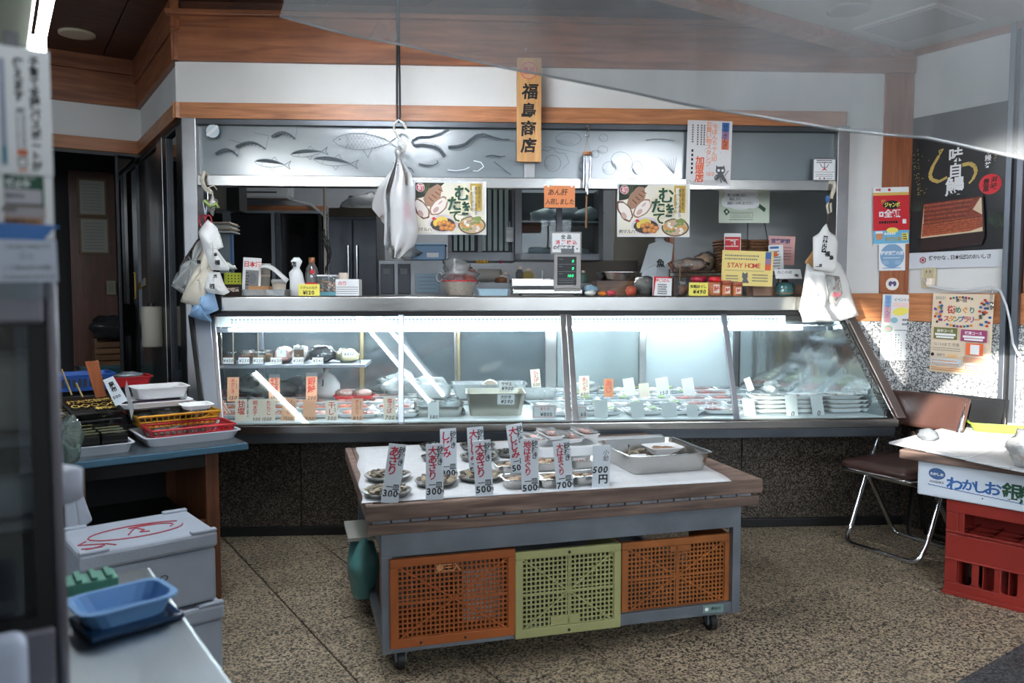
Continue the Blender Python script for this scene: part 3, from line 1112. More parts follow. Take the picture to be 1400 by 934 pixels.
MB().ball((0, 0, 0.08), (0.14, 0.1, 0.09), mat('dark_poly', '2f3031', 0.3), 14, 10, 0.7, 3).build('bag', g)
# hose seen through the end glass
# ================================================================ display case
KB = 0.566
case = thing('display_case', 'long stainless refrigerated fish display case with slanted glass front', 'display case', FM, 0, 0, 0)
XcL = pxx(262, -0.03, 430); XcR = XCE - 0.02


def run(prof, xl, xr, m, name, bevel=0.002, parent=None, lk=KB, rk=KB):
    """extrude a (y,z) profile along x with both ends cut parallel to the right wall"""
    mb = MB(); n = len(prof)
    L = [(xl - y * lk, y, z) for y, z in prof]; R = [(xr - y * rk, y, z) for y, z in prof]
    mb.add(L + R, [tuple(range(n)), tuple(range(2 * n - 1, n - 1, -1))] + [(i, i + n, (i + 1) % n + n, (i + 1) % n) for i in range(n)], m)
    return mb.build(name, parent or case, bevel)


ZCB = FM.hit(700, 425, -0.06).z
run([(-0.07, ZCB), (-0.07, ZCT - 0.006), (-0.06, ZCT), (0.55, ZCT), (0.55, ZCB)], XcL + 0.13, XcR, M_steel, 'countertop', 0.004)
run([(-0.071, ZCB), (-0.071, ZCT), (0.9, ZCT), (0.9, ZCB)], XcL - 0.02, XcL + 0.129, M_black, 'countertop_end', 0.004)
run([(-0.04, ZCB - 0.03), (-0.04, ZCB), (0.3, ZCB), (0.3, ZCB - 0.03)], XcL, XcR, M_black, 'gasket')
z3, z4 = FM.hit(700, 446, 0.02).z, FM.hit(700, 431, 0.02).z
M_grille = mat('grille_white', 'dfe8ea', 0.5)
run([(0.0, z3), (0.0, z4), (0.1, z4), (0.1, z3)], XcL + 0.12, XcR - 0.28, M_grille, 'air_grille')
mm = MB()
xx = XcL + 0.2
M_slot = mat('grille_slot', '6d7c82', 0.7)
while xx < XcR - 0.33:
    mm.box(xx, xx + 0.012, -0.004, 0.0, z3 + 0.014, z3 + 0.03, M_slot); mm.box(xx, xx + 0.012, -0.004, 0.0, z3 + 0.034, z3 + 0.044, M_slot); xx += 0.0215
mm.build('grille_slots', case, kind='stuff')
run([(-0.01, z3 - 0.03), (-0.01, z3 - 0.006), (0.02, z3 - 0.006), (0.02, z3 - 0.03)], XcL + 0.1, XcR - 0.05, M_aluL, 'lamp_rail')
zrt_ = FM.hit(700, 447, 0.6).z + .03
mb = MB(); mb.cyl((XcL + 0.2, -0.04, z3 - 0.012), (XcR - 0.2, -0.04, z3 - 0.012), 0.008, glow('front_tube_light', 'f2faff', 40)); mb.build('fluorescent_tube', case)
mb = MB(); mb.cyl((XcL + 0.2, 0.33, zrt_ - 0.02), (XcR - 0.4, 0.33, zrt_ - 0.02), 0.009, glow('case_tube_light', 'f2faff', 120)); mb.build('fluorescent_tube', case)
# glass front
YT, YB = -0.035, -0.315
zt, zb = ZCB - 0.02, FM.hit(700, 576, YB).z
def slant(pt, pb, w, name, m, th=0.02, par=None):
    """a bar from (x px at top, x px at bottom) lying in the glass plane"""
    a = FM.hit(pt, 432, YT); b = FM.hit(pb, 575, YB)
    mb = MB()
    mb.hexa([(b.x - w / 2, YB - th, zb), (b.x + w / 2, YB - th, zb), (b.x + w / 2, YB + 0.006, zb), (b.x - w / 2, YB + 0.006, zb),
             (a.x - w / 2, YT - th, zt), (a.x + w / 2, YT - th, zt), (a.x + w / 2, YT + 0.006, zt), (a.x - w / 2, YT + 0.006, zt)], m)
    return mb.build(name, par or case, 0.003)


slant(548.5, 548.5, 0.030, 'mullion', M_aluL, 0.012)
slant(769, 777, 0.032, 'mullion', M_steelv, 0.012)
slant(777, 787, 0.032, 'mullion', M_steelv, 0.010)
slant(989, 1007, 0.03, 'mullion', M_alu, 0.012)
slant(276, 291, 0.09, 'end_post', M_aluL, 0.008)
slant(291.5, 303.5, 0.022, 'end_post', M_steelv, 0.012)
slant(262, 281, 0.028, 'end_post', M_black, 0.02)
slant(1160, 1231, 0.05, 'end_post', M_steelv, 0.016)
slant(1151, 1222, 0.02, 'end_post', M_chrome, 0.02)
for a, b, c, d in ((300, 312, 546, 546), (551, 551, 766, 775), (781, 791, 988, 1004), (991, 1010, 1150, 1220)):
    p = FM.hit(a, 432, YT).x, FM.hit(b, 575, YB).x, FM.hit(c, 432, YT).x, FM.hit(d, 575, YB).x
    MB().add([(p[1], YB, zb), (p[3], YB, zb), (p[2], YT, zt), (p[0], YT, zt)], [(0, 1, 2, 3)], M_glass).build('front_glass', case, solid=0.005)
# base trough and lips
ZP = FM.hit(700, 590, -0.36).z
run([(-0.36, ZP), (-0.36, zb - 0.005), (-0.345, zb), (0.0, zb), (0.0, ZP)], XcL + 0.02, XcR, M_steel, 'bottom_rail', 0.004)
zl = FM.hit(700, 603, -0.34).z
M_kst3 = steel('apron_steel', '6f767e', 0.4)
run([(-0.34, zl), (-0.345, ZP - 0.002), (0.0, ZP - 0.002), (0.0, zl)], XcL + 0.02, XcR, M_kst3, 'lower_apron', 0.004)
run([(0.0, 0.58), (0.0, zl), (0.66, zl), (0.66, 0.58)], XcL + 0.02, XcR, M_steeld, 'underframe')
M_deck = mat('deck_white', 'dfe5e8', 0.45, var=0.1, vscale=14, bump=0.3, bscale=25)
run([(-0.30, zb - 0.01), (-0.30, zb + 0.004), (0.6, zb + 0.05), (0.6, zb - 0.01)], XcL + 0.05, XcR, M_deck, 'deck')
# rear sliding panels
YR = 0.6
def rx(px, py=480, y=YR):
    return FM.hit(px, py, y).x


zrt = FM.hit(700, 447, YR).z + .03; zrb = zb + 0.045
M_rdark = mat('rear_glass_dark', '3c4448', 0.08, var=0.35, vscale=2.5, spec=0.8)
M_rlight = mat('rear_panel_grey', '8d979b', 0.3, var=0.15, vscale=1.5)
for a, b, m in ((230, 358, M_rdark), (362, 492, M_rdark), (497, 622, M_rdark), (628, 745, M_rdark), (762, 874, mat('rear_panel_mid', '697375', 0.25, var=0.3, vscale=2)), (882, 1040, M_rlight), (1040, 1200, M_rlight)):
    MB().box(rx(a), rx(b), YR, YR + 0.01, zrb, zrt, m).build('rear_panel', case)
    MB().box(rx(a), rx(b), YR - 0.02, YR, zrb, zrb + 0.02, M_black).build('panel_gasket', case)
for a, b, m in ((354, 362, M_alu), (492, 498, mat('bronze_edge', '7a6d52', 0.4, .5)), (621, 624, M_steelv), (625, 629, mat('bronze_edge', '7a6d52', 0.4, .5)), (745, 760, M_steelv), (873, 882, M_steelv), (1002, 1008, M_steeld), (1017, 1025, M_steelv)):
    MB().box(rx(a), rx(b), YR - 0.03, YR + 0.012, zrb, zrt, m).build('rear_post', case, 0.003)
run([(0.1, zrt + 0.0), (0.1, zrt + 0.02), (YR + .02, zrt + 0.02), (YR + .02, zrt + 0.0)], XcL + .05, XcR, M_aluL, 'case_ceiling')
# end walls: left glass, right mirror steel
mb = MB(); a = XcL + 0.0
mb.add([(a - YB * KB, YB, zb), (a - 0.85 * KB, 0.85, zb), (a - 0.85 * KB, 0.85, zt), (a - YT * KB, YT, zt)], [(0, 1, 2, 3)], M_glass)
mb.build('end_glass', case, solid=0.005)
mb = MB(); a = XcR - 0.02
mb.add([(a - YB * KB, YB + .01, zb), (a - YR * KB, YR, zb), (a - YR * KB, YR, zt), (a - YT * KB, YT + .01, zt)], [(0, 1, 2, 3)], mat('mirror_steel', 'aab2b4', 0.07, 1.0, bump=.12, bscale=5))
mb.build('end_mirror', case)
# glass shelf on the left with wires
ys = 0.22
sx0, sx1 = FM.hit(283, 498, ys).x, FM.hit(503, 498, ys).x
zs = FM.hit(400, 503, ys - 0.1).z
MB().box(sx0, sx1, ys - 0.12, ys + 0.2, zs, zs + 0.02, M_aluL).build('shelf', case, 0.003)
for q in (302, 318, 352, 492):
    x = FM.hit(q, 450, ys - 0.1).x
    MB().cyl((x, ys - 0.1, zs), (x, ys - 0.1, zrt), 0.004, mat('wire_steel', '9a8f80', 0.4, 0.8)).build('shelf_rod', case)
# things behind the end glass: hose and cloth
g = thing('garden_hose', 'pale hose looping behind the left end glass of the display case', 'hose', FT, FT.hit(232, 540, 0.35).x, 0.35, FT.hit(232, 545, 0.35).z)
u = (FT.hit(232, 450, .35).z - FT.hit(232, 550, .35).z) / 100
MB().tube([(0, 0, 0), (-0.0, 0, 30 * u), (0.0, 0, 62 * u), (0.03, 0, 74 * u), (0.08, 0, 78 * u), (0.13, 0, 75 * u), (0.2, 0, 70 * u)], 0.012, mat('hose_grey', 'a6a89c', 0.5)).build('hose', g)
g = thing('yellow_cloth', 'dull yellow cloth heaped behind the left end glass', 'cloth', FM, FM.hit(262, 550, .3).x, 0.3, zb + .045)
MB().ball((0, 0, 0.04), (0.11, 0.07, 0.06), mat('dull_yellow', '8f8a4a', 0.8), 14, 10, 0.5, 9).build('cloth', g)
# ================================================================ goods in the case
def fit(x0, x1, y0, y1, y, fr=None):
    fr = fr or FM
    c = (x0 + x1) / 2
    a = fr.hit(x0, (y0 + y1) / 2, y); b = fr.hit(x1, (y0 + y1) / 2, y)
    t = fr.hit(c, y0, y); bo = fr.hit(c, y1, y)
    return (a.x + b.x) / 2, b.x - a.x, bo.z, t.z - bo.z


def deckz(y):
    return zb + 0.004 + (y + 0.30) * 0.051


M_foam = mat('white_foam', 'e9ebec', 0.6)
M_salmon = mat('salmon_flesh', 'e07a5c', 0.35, var=0.25, vscale=40)
M_pinkf = mat('pink_flesh', 'e3aca0', 0.35, var=0.25, vscale=40)
M_silver = mat('silver_fish', '7c868c', 0.25, 0.3, var=0.4, vscale=50)
M_greens = mat('green_leaf', '6f8352', 0.6, var=0.4, vscale=60)
M_squid = mat('pale_squid', 'd9d2cc', 0.35, var=0.15, vscale=40)
M_octo = mat('octopus_red', '8c3b34', 0.35, var=0.3, vscale=60)
M_film = film('cling_film', 'f4fafb', 0.10, 0.06, 0.08, 'e8eef0', bump=0.5, bscale=45)
M_filmw = film('milky_film', 'e4eaec', 0.45, 0.1, 0.15, 'e3e8ea', bump=0.7, bscale=35)
M_peach = mat('peach_card', 'f0b795', 0.7)
M_cream = mat('cream_card', 'f3e3d2', 0.7)


def pack(name, label, fmat, n, group, kind=0, garnish=None):
    g = thing(name, label, 'fish pack', None, 0, 0, 0, group=group)
    MB().tray(0.20, 0.135, 0.02, M_foam, 0.86, 0.003, 0.006, 0.02).build('tray', g)
    m = MB()
    for i in range(n):
        t = (i - (n - 1) / 2) / max(1, n)
        m.ball((t * 0.15, random.uniform(-.01, .01), 0.016), (0.075 / n + 0.016, 0.045, 0.011), fmat, 10, 6, 0.5, i + n)
    if garnish:
        m.ball((0.05, 0.0, 0.024), (0.03, 0.03, 0.010), garnish, 10, 6, 0.9, 5)
    m.build('fish_slices', g)
    MB().sheet(lambda a, b: ((a - .5) * 0.205, (b - .5) * 0.14, 0.026 + 0.004 * math.sin(a * 9 + b * 5) * math.sin(PI * a)), 8, 5, M_film).build('film', g)
    return g


P = {}
P['sal'] = pack('fish_pack', 'white foam tray of salmon slices in the leftmost bay of the case', M_salmon, 4, 'salmon packs in the leftmost bay')
P['pink'] = pack('fish_pack', 'white foam tray of pale pink fillets near the back of the leftmost bay', M_pinkf, 3, 'pale fillet packs in the leftmost bay')
P['oy'] = pack('fish_pack', 'white foam tray of grey shellfish meat in the second bay of the case', M_squid, 6, 'shellfish packs in the second bay')
P['sil'] = pack('fish_pack', 'foam tray of silver fish with green garnish in the third bay of the case', M_silver, 3, 'silver fish packs in the third bay', garnish=M_greens)
P['sq'] = pack('fish_pack', 'foam tray of pale sliced squid in the third bay of the case', M_squid, 4, 'squid packs in the third bay', garnish=M_greens)
P['oct'] = pack('fish_pack', 'foam tray of dark red octopus pieces at the right of the third bay', M_octo, 5, 'octopus packs in the third bay')
P['gry'] = pack('fish_pack', 'foam tray of grey fish in the rightmost bay of the case', M_silver, 4, 'grey fish packs in the rightmost bay')
P['wht'] = pack('fish_pack', 'foam tray of white fish fillets stacked in the rightmost bay', M_squid, 3, 'stacked white fish packs in the rightmost bay')
used = set()


def put(k, x, y, z, rz=0.0):
    r = P[k]
    loc = FM.w(x, y, z); rot = (0, 0, FM.a + rz)
    if k not in used:
        used.add(k)
        r.location = loc; r.rotation_euler = rot
    else:
        dup(r, loc, rot)


def dx(px, y):
    return FM.hit(px, 560, y).x


for row, y in enumerate((-0.17, -0.0, 0.17, 0.34, 0.49)):
    x = dx(318, y)
    while x < dx(1000, y) - 0.05 or (row > 0 and x < XcR - 0.12 + (-y) * KB):
        px = 700 + (FM.w(x, y).x) / (FM.w(x, y).y) * FPX
        if px < 540:
            k = random.choice(['sal', 'sal', 'pink']) if row < 2 else 'pink'
        elif px < 765:
            if row in (0, 1) and 560 < px < 730:
                x += 0.215; continue
            k = 'oy'
        elif px < 935:
            k = random.choice(['sil', 'sq', 'sil', 'sq', 'sal'] if px > 850 else ['sil', 'sil', 'sq'])
            if k == 'sal':
                k = 'sq'
        elif px < 1000:
            k = 'oct'
        else:
            k = 'gry'
        put(k, x + random.uniform(-.008, .008), y, deckz(y) + 0.004, random.uniform(-.12, .12))
        x += 0.222
for st, px in enumerate((1050, 1098, 1150, 1195)):
    for k in range(4 - (st > 2)):
        put('wht', dx(px, -0.15), -0.15 + 0.005 * k, deckz(-.15) + 0.004 + k * 0.023, random.uniform(-.06, .06))

# crumpled film and ice bags on the deck
for i, (px, y, r, lb) in enumerate(((345, 0.42, .12, 'crumpled clear film bundle at the back left corner of the case deck'), (375, 0.3, .11, 'crumpled clear film bundle beside the back left price cards'),
                                    (405, 0.45, .10, 'milky plastic wrap heaped behind the tall price cards'), (545, 0.38, .13, 'milky film heap left of the mullion between first and second bay'),
                                    (583, 0.45, .10, 'milky film heap at the back of the second bay'), (800, 0.4, .08, 'crumpled film with dark fish at the left back of the third bay'), (1065, .35, .09, 'crumpled film over fish in the back of the rightmost bay'))):
    g = thing('plastic_wrap', lb, 'plastic wrap', FM, dx(px, y), y, deckz(y) + 0.02)
    MB().ball((0, 0, r * .42), (r, r * .8, r * .5), M_filmw, 18, 12, 0.8, i + 2).build('wrap', g)
g = thing('shopping_bag', 'knotted white plastic bag with a black mark at the back of the leftmost bay', 'bag', FM, dx(447, .3), 0.3, deckz(.3) + 0.02)
u, w_, z0, h_ = fit(430, 466, 503, 545, 0.3)
MB().lathe([(0.01, 0), (0.055, 0.0), (0.075, 0.03), (0.075, 0.08), (0.05, 0.125), (0.015, 0.15), (0.02, 0.17), (0.0, 0.175)], mat('white_poly', 'eef0f2', 0.3, sss=0.1), n=18, wob=0.08).build('bag', g)
MB().text('J', -0.01, 0.10, 0.04, M_ink, 0.02, -0.079).build('print', g)
# meat-like pink trays
for i, (px, lb) in enumerate(((472, 'red foam tray of pink fish roe wrapped in film, left of its neighbour'), (497, 'red foam tray of pink fish roe wrapped in film beside the first mullion'))):
    y = 0.2
    g = thing('roe_pack', lb, 'fish pack', FM, dx(px, y), y, deckz(y) + 0.03)
    MB().tray(0.12, 0.1, 0.02, M_redp, 0.86, 0.003, 0.004, 0.02).build('tray', g)
    MB().ball((0, 0, .03), (0.05, .04, .025), M_pinkf, 14, 8, 0.4, i).build('roe', g)
    MB().ball((0, 0, .03), (0.056, .046, .03), M_film, 14, 8, 0.2, i).build('film', g)
# steel trays of oysters and shellfish in the second bay
def steel_tray(name, label, px0, px1, pyt, pyb, y, dep, contents, m=M_steel, group=None):
    x, w, z, h = fit(px0, px1, pyt, pyb, y)
    g = thing(name, label, 'tray', FM, x, y + dep / 2, z, group=group)
    MB().tray(w, dep, h, m, 0.88, 0.002, 0.006, 0.02).build('tray', g)
    return g, x, w, z, h


g, x, w, z, h = steel_tray('steel_tray', 'low steel tray of bagged shellfish left of the oyster tray', 567, 633, 556, 573, -0.22, 0.2, None)
for k in range(9):
    tag(MB().ball((0, 0, .015), (.022, .018, .014), M_squid if k % 2 else M_silver, 10, 6, .4, k).build('shellfish', loc=FM.w(x - w * .36 + (k % 5) * .05, -0.16 + (k // 5) * .07, z + .02)), 'small shellfish in the low steel tray of the second bay', 'shellfish', 'shellfish in the low steel tray')
b = tag(MB().ball((0, 0, .04), (.07, .06, .045), M_film, 16, 10, .7, 4).build('film_bag', loc=FM.w(x - w * .3, -0.12, z + .01)), 'clear knotted bag of shellfish at the left of the low steel tray', 'bag')
b = tag(MB().ball((0, 0, .04), (.07, .06, .045), M_film, 16, 10, .7, 8).build('film_bag', loc=FM.w(x + w * .25, -0.12, z + .01)), 'clear knotted bag of shellfish at the right of the low steel tray', 'bag')
g, x, w, z, h = steel_tray('steel_tray', 'front deep steel tray of shucked oysters in the second bay', 638, 718, 538, 572, -0.2, 0.24, None, mat('tray_steel', 'b9b4a8', 0.3, 0.9))
for k in range(16):
    tag(MB().ball((0, 0, .01), (.024, .014, .01), M_squid, 10, 6, .5, k).build('oyster', loc=FM.w(x - w * .34 + (k % 6) * .04, -0.14 + (k // 6) * .06, z + .045), rz=k * .7), 'shucked oyster lying in the front steel tray of the second bay', 'oyster', 'oysters in the front steel tray')
g, x, w, z, h = steel_tray('clear_tray', 'clear plastic tray behind the oyster tray in the second bay', 618, 720, 526, 545, 0.1, 0.2, None, M_filmw)
g = thing('round_cover', 'round cream lid standing on edge in the clear tray of the second bay', 'lid', FM, dx(670, .14), 0.14, FM.hit(670, 540, .14).z)
MB().cyl((0, 0, 0.045), (0, 0.012, 0.05), 0.045, M_cream, 24).build('lid', g)
g = thing('pale_cloth_block', 'peach coloured wedge of fish cake in the clear tray', 'food', FM, dx(648, .12), 0.12, FM.hit(648, 541, .12).z)
MB().ball((0, 0, .015), (.05, .03, .02), M_pinkf, 12, 8, .3, 2).build('fish_cake', g)
# flat clear boxes in the second bay
for i, (a, b, c, d) in enumerate(((568, 617, 530, 545), (716, 762, 534, 548))):
    x, w, z, h = fit(a, b, c, d, 0.12)
    g = thing('clear_box', ['clear lidded box at the back of the second bay, left side', 'clear lidded box at the back of the second bay, right side'][i], 'box', FM, x, 0.2, z)
    MB().tray(w, .15, h, M_filmw, 0.92, .002, .004, .015).build('box', g)
    bx('contents', g, -w * .4, w * .4, -.06, .06, .004, h * .6, M_squid)
# tubs on the glass shelf
ybk = ys - 0.04
for i, (a, b, m, lb) in enumerate(((306, 324, 'b5693a', 'round clear tub of brown paste at the left end of the glass shelf'), (326, 346, 'a35c30', 'second clear tub of brown paste from the left on the glass shelf'),
                                   (347, 363, 'c08a3c', 'clear tub of amber paste in the middle of the shelf tubs'), (330, 348, 'a35c30', 'clear tub of brown paste behind the second tub'), (357, 374, 'b37a3c', 'clear tub of amber paste behind the third tub'))):
    yy = ybk + (0.13 if i > 2 else 0)
    x, w, z, h = fit(a, b, 477, 494, yy)
    g = thing('paste_tub', lb, 'tub', FM, x, yy, zs + 0.02, group=None)
    MB().lathe([(0, 0.002), (w * .36, 0.002), (w * .44, .045), (0, .045)], mat('paste' + m, m, 0.4), n=20).build('paste', g)
    MB().lathe([(0, 0), (w * .4, 0), (w * .5, .06), (w * .53, .062), (w * .53, .068), (0, .068)], M_film, n=20).build('tub', g)
def softpack(name, label, a, b, c, d, m1, m2, yy=0.24, base=None, cat='fish pack'):
    x, w, z, h = fit(a, b, c, d, yy)
    g = thing(name, label, cat, FM, x, yy, zs + .02 if base is None else base)
    MB().ball((0, 0, h * .5), (w * .5, .055, h * .5), m1, 16, 10, .35, a).build('contents', g)
    if m2:
        MB().box(-w * .26, w * .26, -.062, -.058, h * .4, h * .85, m2).build('sticker', g)
    MB().ball((0, 0, h * .5), (w * .53, .06, h * .53), M_film, 16, 10, .45, b).build('film', g)
    return g


softpack('fish_pack', 'film pack of pink fish with white label on the shelf beside the tubs', 376, 400, 472, 494, M_pinkf, M_paper)
softpack('fish_pack', 'pale film pack with brown square sticker in the middle of the glass shelf', 399, 424, 472, 494, M_squid, mat('brown_sticker', '5a4b3c', .6))
softpack('fish_pack', 'dark blue-black film pack of fish on the glass shelf', 424, 459, 469, 492, mat('dark_fish', '2a3238', 0.3), None)
softpack('fish_pack', 'pale yellowish film pack at the right end of the glass shelf', 460, 490, 474, 492, mat('yellow_fish', 'c9bf95', .5), None)
for i, (a, b, t) in enumerate(((305, 319, '¥450'), (326, 341, '¥250'), (346, 360, '¥320'), (370, 385, '¥630'), (400, 415, '¥380'), (427, 442, '¥540'), (468, 486, '¥450'))):
    dy = -9 if i == 6 else 0
    c = Card('price_tag', 'small white %s tag on the glass shelf, %s' % (t[1:], ['leftmost', 'second from left', 'third from left', 'middle one of the row', 'third from the right', 'second from the right', 'raised one at the right end'][i]), 'price tag', FM, a, 489 + dy, b, 497.5 + dy, ys - 0.13, M_paper, group='small price tags along the glass shelf')
    c.text(t, (a + b) / 2, 493.2 + dy, 5.5, M_inkg, 0.02, slant=.2).done()
# ---------------------------------------------------------------- price cards
M_mark = mat('marker_red', 'd4463c', 0.6)


def pcard(x0, y0, x1, y1, red, black, label, m=None, y=-0.26, roll=0.0, cols=1, extra=None):
    m = m or M_cream
    c = Card('price_card', label, 'price card', FM, x0, y0, x1, y1, y, m, group='price cards standing in the display case', roll=roll, lean=-0.12)
    w = x1 - x0; h = y1 - y0
    if red:
        for k in range(cols):
            s = red.split('|')[k] if cols > 1 else red
            n = len(s)
            sz = min(w / cols * 0.75, h * 0.62 / n)
            c.text(s, x0 + w * (k + .5) / cols, y0 + 2 + sz * n / 2, sz, M_mark, 0.02, vert=True)
            if w > 12 and cols == 1:
                c.lines(x1 - 4, y0 + 5, x1 - 1.5, 4, 2.8, 1.6, M_inkg)
    if black:
        c.text(black, (x0 + x1) / 2, y1 - 5, min(9, w * 1.25 / max(2, len(black))), M_ink, 0.012, slant=0.2)
    if extra:
        extra(c)
    c.done()


pcard(310, 516, 326, 549, 'めかじき', '150', 'peach card reading めかじき, tall one at the back left of the case', M_peach, 0.1)
pcard(367, 515, 382, 549, '紅鮭', '180', 'tall peach card reading 紅鮭 at the back of the leftmost bay', M_peach, 0.1, extra=lambda c: c.rect(367, 512, 382, 517, M_inkg))
pcard(418, 514, 433, 549, '銀鮭', '200', 'tall peach card reading 銀鮭 in front of the knotted bag', M_peach, 0.1, extra=lambda c: c.rect(418, 510, 433, 515, M_inkg))
pcard(321, 546, 337, 577, '甘塩', '', 'white card reading 甘塩 at the left end of the front row')
pcard(339, 546, 376, 578, '明太子|たらこ', '500 1500', 'wide cream card with 明太子 and two prices, 500 and 1500', cols=2)
pcard(383, 544, 402, 577, 'いくら', '1500', 'tilted peach card reading いくら 1500', M_peach, roll=0.12)
pcard(414, 547, 431, 578, '', '500', 'plain pale peach card with 500 below the 銀鮭 card', M_peach)
pcard(445, 548, 461, 577, '干し', '500', 'white card with faint red writing and 500, front row')
pcard(480, 545, 496, 577, 'ぎんだら', '850', 'peach card marked 850 in the front row', M_peach)
pcard(524, 543, 541, 576, '塩さば', '700', 'cream card marked 700 beside the first mullion')
pcard(585, 550, 600, 575, '', '580', 'white card with faint grey writing in the second bay front', M_paper)
pcard(727, 505, 740, 531, '小えび', '500', 'tilted white card marked 500 at the back right of the second bay', M_cream, 0.3, roll=-0.08)
pcard(792, 514, 806, 544, 'まぐろ', '600', 'cream card marked 600 at the back left of the third bay', M_cream, 0.2)
pcard(826, 518, 839, 546, 'あじ', '', 'orange-peach card at the back of the third bay', mat('deep_peach', 'd98f66', .7), 0.2)
pcard(855, 517, 870, 541, '', '', 'blank white card leaning at the back of the third bay, left one', M_paper, 0.2, roll=-.15)
pcard(875, 524, 889, 543, '', '', 'short white card standing right behind the third bay fish', M_cream, 0.1, roll=-.1)
pcard(900, 516, 917, 542, '', '150', 'white card marked 150 at the back of the third bay', M_paper, 0.2, roll=-.15)
pcard(936, 517, 952, 545, '', '', 'blank white card nearest the octopus in the third bay', M_paper, 0.2, roll=-.15)
pcard(813, 547, 831, 573, '', '', 'blank white card at the front left of the third bay', M_paper)
pcard(864, 549, 882, 572, '', '', 'white card in the middle front of the third bay', M_paper, roll=-.1)
pcard(906, 551, 927, 572, '', '', 'white card right of the middle front of the third bay', M_paper, roll=-.1)
pcard(940, 553, 955, 571, '', '', 'small white card in front of the octopus packs', M_paper, roll=-.1)
pcard(1018, 546, 1034, 570, '', '', 'pale peach card at the front left of the rightmost bay', M_cream, roll=-.12)
pcard(1076, 540, 1092, 571, '', '0', 'tall white card before the stacked trays, left one of two', M_paper, roll=-.06)
pcard(1112, 541, 1128, 570, '', '0', 'tall white card before the stacked trays, right one of two', M_paper, roll=-.12)
pcard(1023, 516, 1032, 534, '', '', 'small white card leaning in the back of the rightmost bay', M_paper, 0.2, roll=-.35)
for i, (a, b, c_, d, t1, t2) in enumerate(((682, 521, 703, 535, 'かき', '¥900'), (680, 539, 703, 553, 'かき', '¥590'))):
    c = Card('price_tag', ['white tag reading ¥900 clipped to the back of the oyster trays', 'white tag reading ¥590 clipped to the front oyster tray'][i], 'price tag', FM, a, b, c_, d, -0.05 - i * .15, M_paper, roll=0.03)
    c.text('大かき' if i else 'サザエ', (a + c_) / 2, b + 4, 5, M_ink, .02).text(t2, (a + c_) / 2 + 1, d - 4, 6.5, M_ink, .02, slant=.2).done()
for i, (a, b, c_, d, t2) in enumerate(((728, 554, 760, 572, '¥800'), (787, 555, 802, 572, '60'))):
    c = Card('price_tag', ['framed white tag reading ¥800 left of the double mullion', 'framed white tag ending in 60 right of the double mullion'][i], 'price tag', FM, a, b, c_, d, -0.27, M_paper)
    c.frame(a + 1.5, b + 1.5, c_ - 1.5, d - 1.5, 0.5, M_mark).text(t2, (a + c_) / 2 + 3, d - 5.5, 6.5, M_ink, .02)
    if i == 0:
        c.text('まぐろ', 745, 559, 4.5, M_mark, .01)
    c.done()
# slanted paper menu leaning in the left corner of the case
c = Card('menu_card', 'pinkish menu card leaning steeply in the left corner of the case', 'card', FM, 300, 530, 322, 578, -0.2, M_cream, roll=-0.55)
c.frame(302, 532, 320, 575, .8, M_mark).lines(305, 538, 318, 7, 5, 1.6, M_mark).done()

# ================================================================ things on the counter
def place(name, label, cat, a, b, c, d, y, base=None, group=None):
    x, w, z, h = fit(a, b, c, d, y)
    g = thing(name, label, cat, FM, x, y, ZCT if base is None else base, group=group)
    return g, w, h + (z - ZCT if base is None else 0)


g, w, h = place('ticket_card', 'black dotted yellow-green card beside the hanging bags', 'card', 307, 330, 373, 389, 0.2, base=0)
g.location = FM.w(fit(307, 330, 373, 389, .2)[0], 0.2, fit(307, 330, 373, 389, .2)[2])
m = MB(); m.box(-w / 2, w / 2, 0, .003, 0, h, mat('lime_card', 'b9c23a', .7)); m.build('card', g)
m = MB()
for i in range(4):
    for j in range(3):
        m.box(-w * .3 + i * w * .2, -w * .3 + i * w * .2 + .006, -.001, 0, h * .2 + j * h * .25, h * .2 + j * h * .25 + .007, M_ink)
m.build('dots', g)
g, w, h = place('brown_box', 'dark brown box with pale lettering beside the hanging bags', 'box', 307, 329, 388, 404, 0.2)
m = bx('box', g, -w / 2, w / 2, 0, .1, 0, h, mat('choco', '2c1a14', .5)); MB().text('味噌漬', 0, h * .5, h * .35, M_cream, .02, -.001).build('lettering', g)
c = Card('magazine', 'white magazine with red title leaning on the left of the counter', 'magazine', FM, 330, 352, 355, 404, 0.12, M_paper, roll=0.06, z=ZCT)
c.rect(334, 369, 352, 398, mat('photo_grey', '7b7a78', .6)).text('日本酒', 343, 361, 8, M_mark, .03).oval(343, 380, 6, 8, M_inkg).lines(335, 372, 340, 5, 4, 2, M_ink).done()
g, w, h = place('paper_cup', 'tall pale plastic cup stack on the left of the counter', 'cup', 348, 370, 362, 392, 0.22)
m = MB(); m.lathe([(0, 0), (w * .4, 0), (w * .5, h), (w * .52, h), (w * .52, h + .006), (0, h + .006)], mat('cup_white', 'd6d2ca', .5), n=20); m.build('cup', g)
MB().lathe([(w * .45, h * .6), (w * .47, h * .62), (w * .47, h * .66), (w * .46, h * .68)], M_cream, n=20).build('ring', g)
g, w, h = place('round_tub', 'round white lidded tub standing beside the pale cups', 'tub', 371, 392, 382, 403, 0.2)
MB().lathe([(0, 0), (w * .4, 0), (w * .46, h * .75), (0, h * .75)], M_cream, n=20).build('tub', g)
MB().lathe([(0, h * .75), (w * .5, h * .75), (w * .5, h * .95), (w * .44, h), (0, h)], M_paper, n=20).build('lid', g)
g, w, h = place('clear_tray', 'shallow clear tray holding a brown box on the counter', 'tray', 334, 396, 394, 405, 0.08)
MB().tray(w, .16, .035, M_filmw, .92, .002, .003).build('tray', g)
g, w, h = place('kraft_box', 'small kraft cardboard box inside the clear counter tray', 'box', 342, 370, 392, 404, 0.08)
